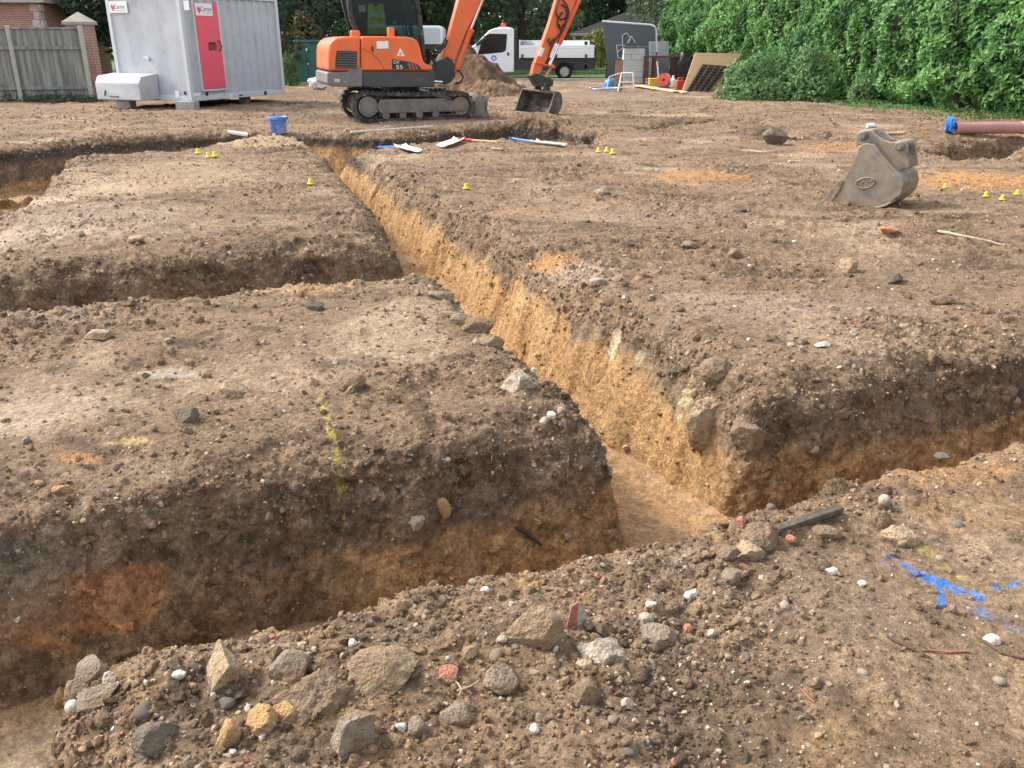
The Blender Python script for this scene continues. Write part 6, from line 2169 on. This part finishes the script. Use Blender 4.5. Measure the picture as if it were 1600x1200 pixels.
m_.build("upright_slat", mat("pale brown slat", (.20, .145, .10), .75, var=.3), mpn, 0)
m_ = MB()
for k in range(11):
    t = .01 + .98 * k / 10
    m_.beam(mq[0].lerp(mq[3], t) + nrm * .06, mq[1].lerp(mq[2], t) + nrm * .06, .028, .02, up=nrm)
m_.build("cross_slat", mat("dark grey slat", (.10, .085, .07), .75, var=.3), mpn, 0)
# black sack between
bs2 = gp(*z3(1190, 425))
v = rock_shape(ICO3[0], np.random.default_rng(8), 5, (.65, .95), .08, .3, 12) * np.array([.42, .3, .62]) + np.array([0, 0, .6])
o = link(bpy.data.objects.new("refuse_sack", mesh_from_arrays("refuse_sack", v, 3, ICO3[1], [mat("black polythene", (.012, .013, .015), .3, var=.3, bump=.8, bump_scale=14)], True)))
o.location = (bs2[0] + .1, bs2[1] + .55, 0); tag(o, "black plastic sack slumped between rusty frame and slatted panel", "sack")
# plank on the ground, red can, reel, yellow crate
a, b = Vector(gp(*z3(945, 434))), Vector(gp(*z3(1148, 468)))
PLK = mat("pale plank", (.62, .45, .26), .7, var=.12, scale=4)
m_ = MB(); m_.beam(a + Vector((0, 0, .05)), b + Vector((0, 0, .06)), .32, .03); tag(m_.build("timber_plank", PLK, None, .003), "pale wide plank lying on the soil before the rusty frame", "plank")
a, b = Vector(gp(*z3(1150, 462))), Vector(gp(*z3(1185, 472)))
m_ = MB(); m_.beam(a + Vector((0, 0, .05)), b + Vector((0, 0, .05)), .2, .04); tag(m_.build("timber_plank", PLK, None, .003), "short pale plank end beside the long pale plank", "plank")
rc = gp(*z3(1160, 452))
can = thing("fuel_can", (rc[0], rc[1] + .1, 0), R(15), "red plastic fuel can at the foot of the slatted panel", "fuel can")
REDC = mat("red can plastic", (.48, .07, .05), .4)
m_ = MB(); m_.box((0, 0, .17), (.32, .18, .34)); m_.build("body", REDC, can, .04, 3)
m_ = MB(); m_.tube([(-.1, 0, .33), (-.07, 0, .41), (.06, 0, .41), (.08, 0, .33)], .02); m_.build("handle", REDC, can, 0)
m_ = MB(); m_.cyl((.11, 0, .34), (.14, 0, .42), .035); m_.build("cap", BLACKP, can, 0)
rw = gp(*z3(1128, 440))
m_ = MB(); m_.lathe([(0, 0), (.11, 0), (.12, .04), (.12, .22), (.09, .30), (.04, .33), (.04, .42), (0, .42)], seg=20); o = m_.build("white_bottle", mat("white bottle plastic", (.72, .72, .70), .4), None, 0, smooth=45); o.location = (rw[0], rw[1] + .2, .01)
tag(o, "white plastic bottle left of the red fuel can", "bottle")
rr_ = gp(*z3(1088, 440))
rl_ = thing("cable_reel", (rr_[0], rr_[1] + .3, 0), R(-20), "red and white cable reel in front of the rusty frame", "cable reel")
m_ = MB(); m_.lathe([(.05, -.10), (.23, -.10), (.23, -.085), (.12, -.08), (.12, .08), (.23, .085), (.23, .10), (.05, .10)], (0, 0, .27), axis=(.3, 1, 0), close=True); m_.build("drum", REDC, rl_, .003)
m_ = MB(); m_.lathe([(.12, -.07), (.19, -.07), (.19, .07), (.12, .07)], (0, 0, .27), axis=(.3, 1, 0), close=True); m_.build("cable", mat("pale cable", (.65, .62, .60), .5), rl_, 0)
m_ = MB(); m_.beam((-.2, .1, .02), (.2, .06, .02), .04, .04); m_.beam((-.2, -.1, .02), (.2, -.14, .02), .04, .04); m_.build("stand", BLACKP, rl_, 0)
yc = gp(*z3(1035, 432))
m_ = MB(); m_.box((0, 0, .14), (.42, .28, .24)); m_.box((0, 0, .26), (.46, .32, .03)); o = m_.build("tool_case", mat("yellow case", (.62, .38, .04), .5), None, .02); o.location = (yc[0], yc[1] + .2, .01)
tag(o, "yellow tool case half hidden behind the long pale plank", "case")

# ---------------------------------------------------------------- kerb, lawn, spoil heap
LAWNM = mat("lawn turf", (.055, .105, .022), .95, col2=(.105, .15, .045), scale=1.2, var=.2, bump=.6, bump_scale=30)
m_ = MB()
vs_ = [m_.bm.verts.new(p) for p in ((-30, 39.6, .055), (14, 39.6, .055), (40, 90, .055), (-40, 90, .055))]
m_.bm.faces.new(vs_)
tag(m_.build("lawn", LAWNM, None, 0, smooth=0), "mown green lawn beyond the site", "lawn", kind="structure")
kb = thing("kerb", (3, 39.3, 0), 0)
COL.objects.unlink(kb); bpy.data.objects.remove(kb)
m_ = MB(); m_.box((1.5, 39.42, .03), (17, .25, .13)); tag(m_.build("kerb", CONC, None, .01), "pale kerb edging the lawn", "kerb", kind="structure")


def heap(px, py, rx, ry, h, label, c1, c2, seed, skew=0.0):
    c = gp(px, py)
    n = 90
    xs_ = np.linspace(-1.25, 1.25, n)
    X, Y = np.meshgrid(xs_, xs_)
    q = np.stack([X.ravel(), Y.ravel()], 1)
    r = np.sqrt((q[:, 0] - skew * np.maximum(0, 1 - np.hypot(*q.T))) ** 2 + q[:, 1] ** 2) + .12 * fbm(q, 1.8, 3, seed)
    z = h * np.clip(1.05 - r, -.1, 1) ** 1.0
    z = np.minimum(z, h * .93) + .05 * fbm(q, 6, 3, seed + 4) * (z > 0) + .03 * fbm(q, 17, 2, seed + 5)
    w1_, i1_ = worley(np.concatenate([q * 3, z[:, None]], 1), 3.0, seed)
    z += .05 * (i1_ - .5) * (z > .05)
    z += .16 * np.clip(.6 - w1_, 0, 1) * (z > 0) - .04
    P = np.stack([c[0] + q[:, 0] * rx, c[1] + q[:, 1] * ry, z], 1)
    i = np.arange(n * n).reshape(n, n)
    F = np.stack([i[:-1, :-1], i[:-1, 1:], i[1:, 1:], i[1:, :-1]], -1).reshape(-1, 4)
    me = mesh_from_arrays("spoil_heap", P, 4, F.ravel(), [SOIL], True)
    nb_ = fbm(P, 2.5, 4, seed + 9)
    cc = mixc(np.tile(np.array(c1), (len(P), 1)), np.array(c2), sstep(-.4, .6, nb_))
    a = me.color_attributes.new("soil_colour", "FLOAT_COLOR", "POINT")
    a.data.foreach_set("color", np.concatenate([cc, np.ones((len(P), 1))], 1).astype(np.float32).ravel())
    a2 = me.attributes.new("wet", "FLOAT", "POINT"); a2.data.foreach_set("value", np.zeros(len(P), np.float32))
    return tag(link(bpy.data.objects.new("spoil_heap", me)), label, "soil heap")


heap(732, 146, 1.95, 1.9, 1.66, "tall heap of brown spoil behind the excavator boom", (.115, .073, .043), (.22, .135, .078), 500, -.15)
heap(770, 150, 1.5, 1.2, .5, "low apron of spoil at the foot of the tall heap", (.15, .098, .06), (.27, .175, .105), 520)

# ================================================================ foliage
def leaf_mat(name, c_lo, c_hi, trans=.35, rough=.45):
    m = bpy.data.materials.new(name)
    m.use_nodes = True
    N, L = m.node_tree.nodes, m.node_tree.links
    b = N["Principled BSDF"]
    b.inputs["Roughness"].default_value = rough
    b.inputs["Specular IOR Level"].default_value = .4
    at = N.new("ShaderNodeAttribute"); at.attribute_name = "tint"
    rp = N.new("ShaderNodeValToRGB")
    rp.color_ramp.elements[0].color = (*c_lo, 1)
    rp.color_ramp.elements[1].color = (*c_hi, 1)
    L.new(at.outputs["Fac"], rp.inputs[0])
    L.new(rp.outputs[0], b.inputs["Base Color"])
    tr = N.new("ShaderNodeBsdfTranslucent")
    L.new(rp.outputs[0], tr.inputs[0])
    mx = N.new("ShaderNodeMixShader"); mx.inputs[0].default_value = trans
    L.new(b.outputs[0], mx.inputs[1]); L.new(tr.outputs[0], mx.inputs[2])
    L.new(mx.outputs[0], N["Material Output"].inputs[0])
    return m


def leaves(name, P, Nrm, size, aspect, tint, m, seed, droop=.0, spread=.8):
    """many small folded leaves at P, facing roughly along Nrm"""
    rng = np.random.default_rng(seed)
    n = len(P)
    nn = Nrm + rng.normal(size=(n, 3)) * spread
    nn /= np.linalg.norm(nn, axis=1)[:, None]
    t = np.cross(nn, rng.normal(size=(n, 3)))
    t /= np.linalg.norm(t, axis=1)[:, None]
    t[:, 2] -= droop
    t /= np.linalg.norm(t, axis=1)[:, None]
    s = np.cross(nn, t)
    sz = size * rng.uniform(.5, 1.5, n)
    Lh, Wh = (sz / 2)[:, None], (sz * aspect / 2)[:, None]
    fold = (sz * .10)[:, None]
    v = np.stack([P - t * Lh, P + s * Wh - t * Lh * .1 + nn * fold, P + t * Lh, P - s * Wh - t * Lh * .1 + nn * fold], 1).reshape(-1, 3)
    idx = np.arange(4 * n)
    me = mesh_from_arrays(name, v, 4, idx, [m], False)
    a = me.attributes.new("tint", "FLOAT", "POINT")
    a.data.foreach_set("value", np.repeat(np.clip(tint, 0, 1), 4).astype(np.float32))
    return me


BARKT = mat("tree bark", (.06, .048, .036), .95, var=.3, scale=8, bump=.8, bump_scale=20)
LM = {
    "dark": leaf_mat("dark leaf", (.024, .044, .024), (.075, .125, .062)),
    "mid": leaf_mat("mid leaf", (.05, .088, .046), (.155, .22, .11)),
    "pale": leaf_mat("grey green leaf", (.065, .105, .062), (.19, .25, .14)),
    "brown": leaf_mat("olive brown leaf", (.045, .045, .018), (.15, .125, .05)),
    "gold": leaf_mat("golden leaf", (.10, .12, .025), (.27, .27, .06)),
    "laurel": leaf_mat("laurel leaf", (.036, .14, .036), (.25, .47, .135), .35, .5),
    "laurelgrey": leaf_mat("wilting laurel leaf", (.055, .14, .05), (.27, .43, .17), .35, .5),
    "box": leaf_mat("box leaf", (.03, .085, .02), (.12, .24, .06)),
}


def tree(px, y, h, r, kind, label, name="broadleaf_tree", n=6500, size=.26, low=.12, seed=1, cat="tree", x=None):
    rng = np.random.default_rng(seed)
    if x is None:
        x = (px - 800) / FPX * (y * CT + .5)
    t = thing(name, (x, y, 0), rng.uniform(0, 6.28), label, cat)
    m_ = MB()
    lean = rng.normal(size=2) * .04 * h
    m_.tube([(0, 0, -.1), (lean[0] * .3, lean[1] * .3, h * .3), (lean[0] * .7, lean[1] * .7, h * .6), (lean[0], lean[1], h * .9)], [h * .028, h * .022, h * .014, h * .004], 9)
    ends = []
    for k in range(11):
        z0 = h * rng.uniform(.18, .72)
        a = rng.uniform(0, 6.28)
        rr = r * rng.uniform(.5, .9) * (1 - .4 * z0 / h)
        e = Vector((rr * math.cos(a), rr * math.sin(a), z0 + rr * rng.uniform(.3, .8)))
        s = Vector((lean[0] * z0 / h, lean[1] * z0 / h, z0))
        m_.tube([s, s.lerp(e, .5) + Vector((0, 0, .05 * h)), e], [h * .010, h * .006, h * .002], 6)
        ends.append(e)
    m_.build("trunk", BARKT, t, 0)
    # clumps through the crown's volume, uneven outline
    nc = 46
    cs = []
    for k in range(nc):
        u = rng.normal(size=3)
        u /= np.linalg.norm(u)
        rad = rng.uniform(.25, 1.0) ** .5
        zc = h * (low + (1 - low) * (.5 + .5 * u[2] * rad))
        taper = (1 - ((zc / h - .42) / .66) ** 2) if name != "conifer" else max(.12, 1.15 * (1 - zc / h) + .05)
        cs.append((u[0] * rad * r * max(taper, .2), u[1] * rad * r * max(taper, .2), zc, rng.uniform(.16, .34) * r))
    cs = np.array(cs)
    pick = rng.integers(0, nc, n)
    d = rng.normal(size=(n, 3))
    d /= np.linalg.norm(d, axis=1)[:, None]
    rad = rng.uniform(.2, 1, n) ** .45
    P = cs[pick, :3] + d * (rad * cs[pick, 3])[:, None] * np.array([1.15, 1.15, .8])
    P[:, 2] = np.maximum(P[:, 2], .05)
    ct_ = rng.uniform(.1, .9, nc)
    tint = .45 * ct_[pick] + .55 * rng.uniform(0, 1, n)
    me = leaves("crown", P, d * .6 + np.array([0, 0, .5]), size, .55, tint, LM[kind], seed + 1, .3)
    o = link(bpy.data.objects.new("crown", me), t)
    return t


tree(132, 40, 7.5, 2.0, "dark", "dark tree rising behind the pointed brick pillar", seed=11, n=7000)
tree(190, 43, 9, 3.0, "dark", "dark tree mostly hidden by the left side of the container", seed=12)
tree(100, 52, 10, 3.0, "mid", "greyish tree trunk and crown between house and pillar", seed=13)
tree(300, 42, 9, 3.6, "dark", "dark tree directly behind the grey container", seed=14)
tree(420, 41, 8.5, 3.0, "dark", "dark tree behind the right end of the container", seed=15, n=7500)
tree(478, 37.5, 2.7, 1.15, "brown", "olive brown bush above the green cabinet", "bush", 2600, .16, .0, 16, "bush")
tree(446, 39, 2.9, 1.0, "mid", "green bush beside the right end of the container", "bush", 2400, .16, .0, 17, "bush")
tree(512, 40, 3.2, 1.3, "dark", "dark bush between green cabinet and excavator", "bush", 2600, .18, .0, 18, "bush")
tree(495, 48, 11, 4.0, "dark", "tall dark tree above the green cabinet", seed=19, n=9000, size=.3)
tree(600, 50, 10, 4.2, "dark", "dark tree seen through the excavator cab", seed=20, n=9000, size=.3)
tree(668, 52, 9, 3.2, "brown", "brownish tree between the cab and the boom", seed=21, n=7000, size=.28)
tree(735, 50, 9.5, 3.3, "mid", "mid green tree right of the boom behind the truck cab", seed=22, n=8500, size=.28)
tree(815, 54, 9.5, 3.6, "pale", "grey green tree over the middle of the truck", seed=23, n=9000, size=.28)
tree(895, 76, 11, 4.2, "dark", "dark leafy tree over the rear of the truck", seed=24, n=8500, size=.3)
tree(838, 56, 3.4, 2.0, "brown", "brownish shrub on the lawn behind the truck bed", "bush", 3600, .2, .0, 29, "bush")
tree(990, 78, 11, 4.2, "mid", "mid green tree over the low bungalow", seed=25, n=9000, size=.32)
tree(945, 80, 12, 4.2, "dark", "tall dark tree behind the low bungalow", "conifer", 8000, .32, .05, 26)
tree(1075, 56, 9, 3.6, "pale", "grey green tree rising behind the far end of the hedge", seed=27, n=8000, size=.28)
tree(939, 58, 2.5, 1.15, "gold", "rounded golden conifer in front of the low bungalow", "golden_shrub", 3000, .16, .0, 28, "shrub")
# far wood closing the view
rng = np.random.default_rng(77)
n = 42000
fx = rng.uniform(-62, 48, n)
fz = rng.uniform(0, 1, n) ** .8
top = 11 + 3.2 * noise(np.stack([fx, fx * 0], 1), .12, 5) + 1.5 * noise(np.stack([fx, fx * 0], 1), .5, 6)
P = np.stack([fx, 84 + rng.normal(size=n) * 2.2 + 2 * noise(np.stack([fx, fz * 10], 1), .4, 8), fz * top + .1], 1)
tint = .5 + .5 * noise(P, .35, 9) + rng.uniform(-.3, .3, n)
me = leaves("far_wood", P, np.array([[0, -.8, .5]]).repeat(n, 0), .62, .6, tint, LM["dark"], 78, .2, .6)
tag(link(bpy.data.objects.new("far_wood", me)), "dark wood closing the view behind the houses", kind="stuff")

# ---------------------------------------------------------------- laurel hedge at the right
HP = np.array([(15.5, 9.5), (13.2, 14.0), (11.3, 19.0), (9.8, 24.4), (8.5, 31.0), (7.0, 42.0)])
seg = np.hypot(*np.diff(HP, axis=0).T)
cum = np.concatenate([[0], np.cumsum(seg)])


def hedge_front(s):
    x = np.interp(s, cum, HP[:, 0]); y = np.interp(s, cum, HP[:, 1])
    i = np.clip(np.searchsorted(cum, s, "right") - 1, 0, len(seg) - 1)
    d = (HP[i + 1] - HP[i]) / seg[i][:, None]
    nrm = np.stack([-d[:, 1], d[:, 0]], 1)      # towards the site
    return np.stack([x, y], 1), nrm


hd = thing("laurel_hedge", (HP[2][0], HP[2][1], 0), 0, "tall bright green laurel hedge along the right side of the site", "hedge")
o3 = np.array([HP[2][0], HP[2][1], 0])
n = 60000
s = cum[-1] * rng.uniform(0, 1, n)
H0 = 3.35 + .25 * noise(np.stack([s, s * 0], 1), .35, 31) + .15 * noise(np.stack([s, s * 0], 1), 1.4, 32)
z = rng.uniform(0, 1, n) ** .95 * H0
base, nr = hedge_front(s)
bul = .50 * noise(np.stack([s, z, s * 0], 1), .7, 33) + .30 * noise(np.stack([s, z, s * 0], 1), 1.9, 34) + .25 * np.sin(np.clip(z / H0, 0, 1) * PI) - .55 * sstep(.5, 0, z) * .4
depth = rng.exponential(.10, n)
topm = rng.uniform(size=n) < .12
back = np.where(topm, rng.uniform(0, 1.5, n), 0)
z = np.where(topm, H0 + .06 * rng.normal(size=n), z)
off = bul - depth - back
P = np.stack([base[:, 0] + nr[:, 0] * off, base[:, 1] + nr[:, 1] * off, np.maximum(z, .03)], 1)
N3 = np.stack([nr[:, 0], nr[:, 1], np.full(n, .55)], 1)
tint = .42 + .42 * noise(P, .55, 35) + .25 * noise(P, 1.9, 36) + rng.uniform(-.35, .35, n)
gap = noise(P, 1.5, 37) + .5 * noise(P, 4.0, 38) > -.62
P, N3, tint = P[gap], N3[gap], tint[gap]
me = leaves("foliage", P - o3, N3, .145, .46, tint, LM["laurel"], 41, .35, .55)
link(bpy.data.objects.new("foliage", me), hd)
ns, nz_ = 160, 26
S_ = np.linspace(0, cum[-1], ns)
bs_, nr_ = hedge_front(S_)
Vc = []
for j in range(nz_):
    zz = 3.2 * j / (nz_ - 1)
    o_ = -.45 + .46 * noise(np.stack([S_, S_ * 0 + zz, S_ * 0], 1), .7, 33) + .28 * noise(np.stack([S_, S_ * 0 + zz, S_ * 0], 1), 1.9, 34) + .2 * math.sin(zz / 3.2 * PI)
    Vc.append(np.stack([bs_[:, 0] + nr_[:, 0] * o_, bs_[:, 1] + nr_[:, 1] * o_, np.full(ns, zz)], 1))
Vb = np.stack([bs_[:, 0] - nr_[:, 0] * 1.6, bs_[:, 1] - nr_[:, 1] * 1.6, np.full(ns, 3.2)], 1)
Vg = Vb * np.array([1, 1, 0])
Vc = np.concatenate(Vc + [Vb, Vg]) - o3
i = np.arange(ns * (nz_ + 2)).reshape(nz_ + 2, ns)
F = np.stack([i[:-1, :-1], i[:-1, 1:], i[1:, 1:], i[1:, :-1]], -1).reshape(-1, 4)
me = mesh_from_arrays("backing_core", Vc, 4, F.ravel(), [mat("hedge interior", (.018, .030, .014), .95, var=.4, scale=9)], True)  # solid dark sheet added behind the leaves to close the gaps
link(bpy.data.objects.new("backing_core", me), hd)


def bushy(px, py, rx, ry, h, kind, label, n, size, seed, name="laurel_bush", up=.5):
    c = gp(px, py)
    rng = np.random.default_rng(seed)
    t = thing(name, (c[0], c[1] + ry * .6, 0), 0, label, "bush")
    m_ = MB()
    for k in range(9):
        a = rng.uniform(0, 6.28)
        m_.tube([(0, 0, -.02), (rx * .4 * math.cos(a), ry * .4 * math.sin(a), h * .45), (rx * .8 * math.cos(a), ry * .8 * math.sin(a), h * rng.uniform(.5, .85))], [.03, .018, .006], 6)
    m_.build("stem", BARKT, t, 0)
    d = rng.normal(size=(n, 3)); d[:, 2] = np.abs(d[:, 2]); d /= np.linalg.norm(d, axis=1)[:, None]
    rad = rng.uniform(.3, 1, n) ** .35 * (1 + .28 * noise(d, 2.2, seed) + .14 * noise(d, 5, seed + 1))
    P = d * rad[:, None] * np.array([rx, ry, h])
    P[:, 2] = np.maximum(P[:, 2], .03)
    tint = .45 + .4 * noise(P, 1.6, seed + 2) + rng.uniform(-.35, .35, n)
    me = leaves("foliage", P, d + np.array([0, -.2, up]), size, .42, tint, LM[kind], seed + 3, .6, .6)
    link(bpy.data.objects.new("foliage", me), t)
    return t


bushy(1195, 158, 1.25, .9, 1.35, "laurelgrey", "dull green laurel bush spilling out beside the plywood", 5200, .13, 601)
bushy(1265, 160, .8, .7, 1.55, "laurelgrey", "upright dull green laurel bush against the hedge", 3000, .13, 602)
bushy(1350, 163, .42, .35, .75, "laurelgrey", "small leafy sprig of laurel at the foot of the hedge", 700, .12, 603)
bushy(452, 134, .38, .40, 1.22, "box", "small clipped bright green hedge left of the green cabinet", 3200, .06, 604, "clipped_hedge")
bushy(12, 158, .9, .6, .75, "dark", "dark low bramble at the foot of the left fence", 1500, .10, 605, "bramble")
bushy(95, 160, 1.2, .4, .22, "dark", "thin weeds along the foot of the left fence", 900, .08, 606, "weeds_clump")
# weeds and grass at the hedge foot
def weeds(name, centre_list, n, h, label, seed, kind="laurelgrey"):
    rng = np.random.default_rng(seed)
    Ps = []
    for px, py, rx, ry in centre_list:
        c = gp(px, py)
        q = rng.normal(size=(n, 2)) * np.array([rx, ry]) * .5
        Ps.append(np.stack([c[0] + q[:, 0], c[1] + q[:, 1], rng.uniform(.01, h, n)], 1))
    P = np.concatenate(Ps)
    P[:, 2] += np.array([gz(x, y) for x, y in P[:, :2]])
    me = leaves(name, P, np.array([[0, -.5, .8]]).repeat(len(P), 0), .075, .3, rng.uniform(0, 1, len(P)), LM[kind], seed + 1, -.6, .9)
    return tag(link(bpy.data.objects.new(name, me)), label, kind="stuff")


weeds("fallen_leaves", [(1460, 172, 1.6, .8), (1520, 178, 1.2, .7), (1390, 170, 1.4, .6)], 500, .10, "cut laurel leaves strewn at the hedge foot", 701)
weeds("grass", [(1400, 166, 1.2, .5), (1570, 185, 1.6, .5), (1350, 166, .8, .4), (1600, 178, 1.5, .8)], 900, .12, "rough grass along the hedge foot", 702, "box")
weeds("grass", [(900, 118, 2.5, 1.5), (960, 112, 3, 2), (800, 118, 3, 1.5)], 1500, .12, "longer grass tufts on the lawn edge", 703, "box")
# ---------------------------------------------------------------- daylight
SUN_EL, SUN_AZ_VEC = R(44), (-0.93, 0.36)
w = bpy.data.worlds.new("World")
scene.world = w
w.use_nodes = True
wn = w.node_tree
bg = wn.nodes["Background"]
sk = wn.nodes.new("ShaderNodeTexSky")
sk.sky_type = "NISHITA"
sk.sun_disc = False
sk.sun_elevation = SUN_EL
sk.sun_rotation = math.atan2(SUN_AZ_VEC[0], SUN_AZ_VEC[1])
sk.dust_density = 2.5
hs_ = wn.nodes.new("ShaderNodeHueSaturation")
hs_.inputs["Saturation"].default_value = 0.38
wn.links.new(sk.outputs[0], hs_.inputs["Color"])
wn.links.new(hs_.outputs[0], bg.inputs[0])
bg.inputs[1].default_value = 0.15
sl = bpy.data.lights.new("sun", "SUN")
sl.energy = 1.5
sl.angle = R(10)
sl.color = (1.0, 0.90, 0.765)
so = bpy.data.objects.new("sun", sl)
COL.objects.link(so)
h = math.hypot(*SUN_AZ_VEC)
dirv = Vector((SUN_AZ_VEC[0] / h * math.cos(SUN_EL), SUN_AZ_VEC[1] / h * math.cos(SUN_EL), math.sin(SUN_EL)))
so.rotation_euler = dirv.to_track_quat("Z", "Y").to_euler()
so.location = (-20, 5, 30)
vs = scene.view_settings
vs.view_transform = "Standard"
vs.look = "None"
vs.gamma = 1
vs.exposure = 1.47
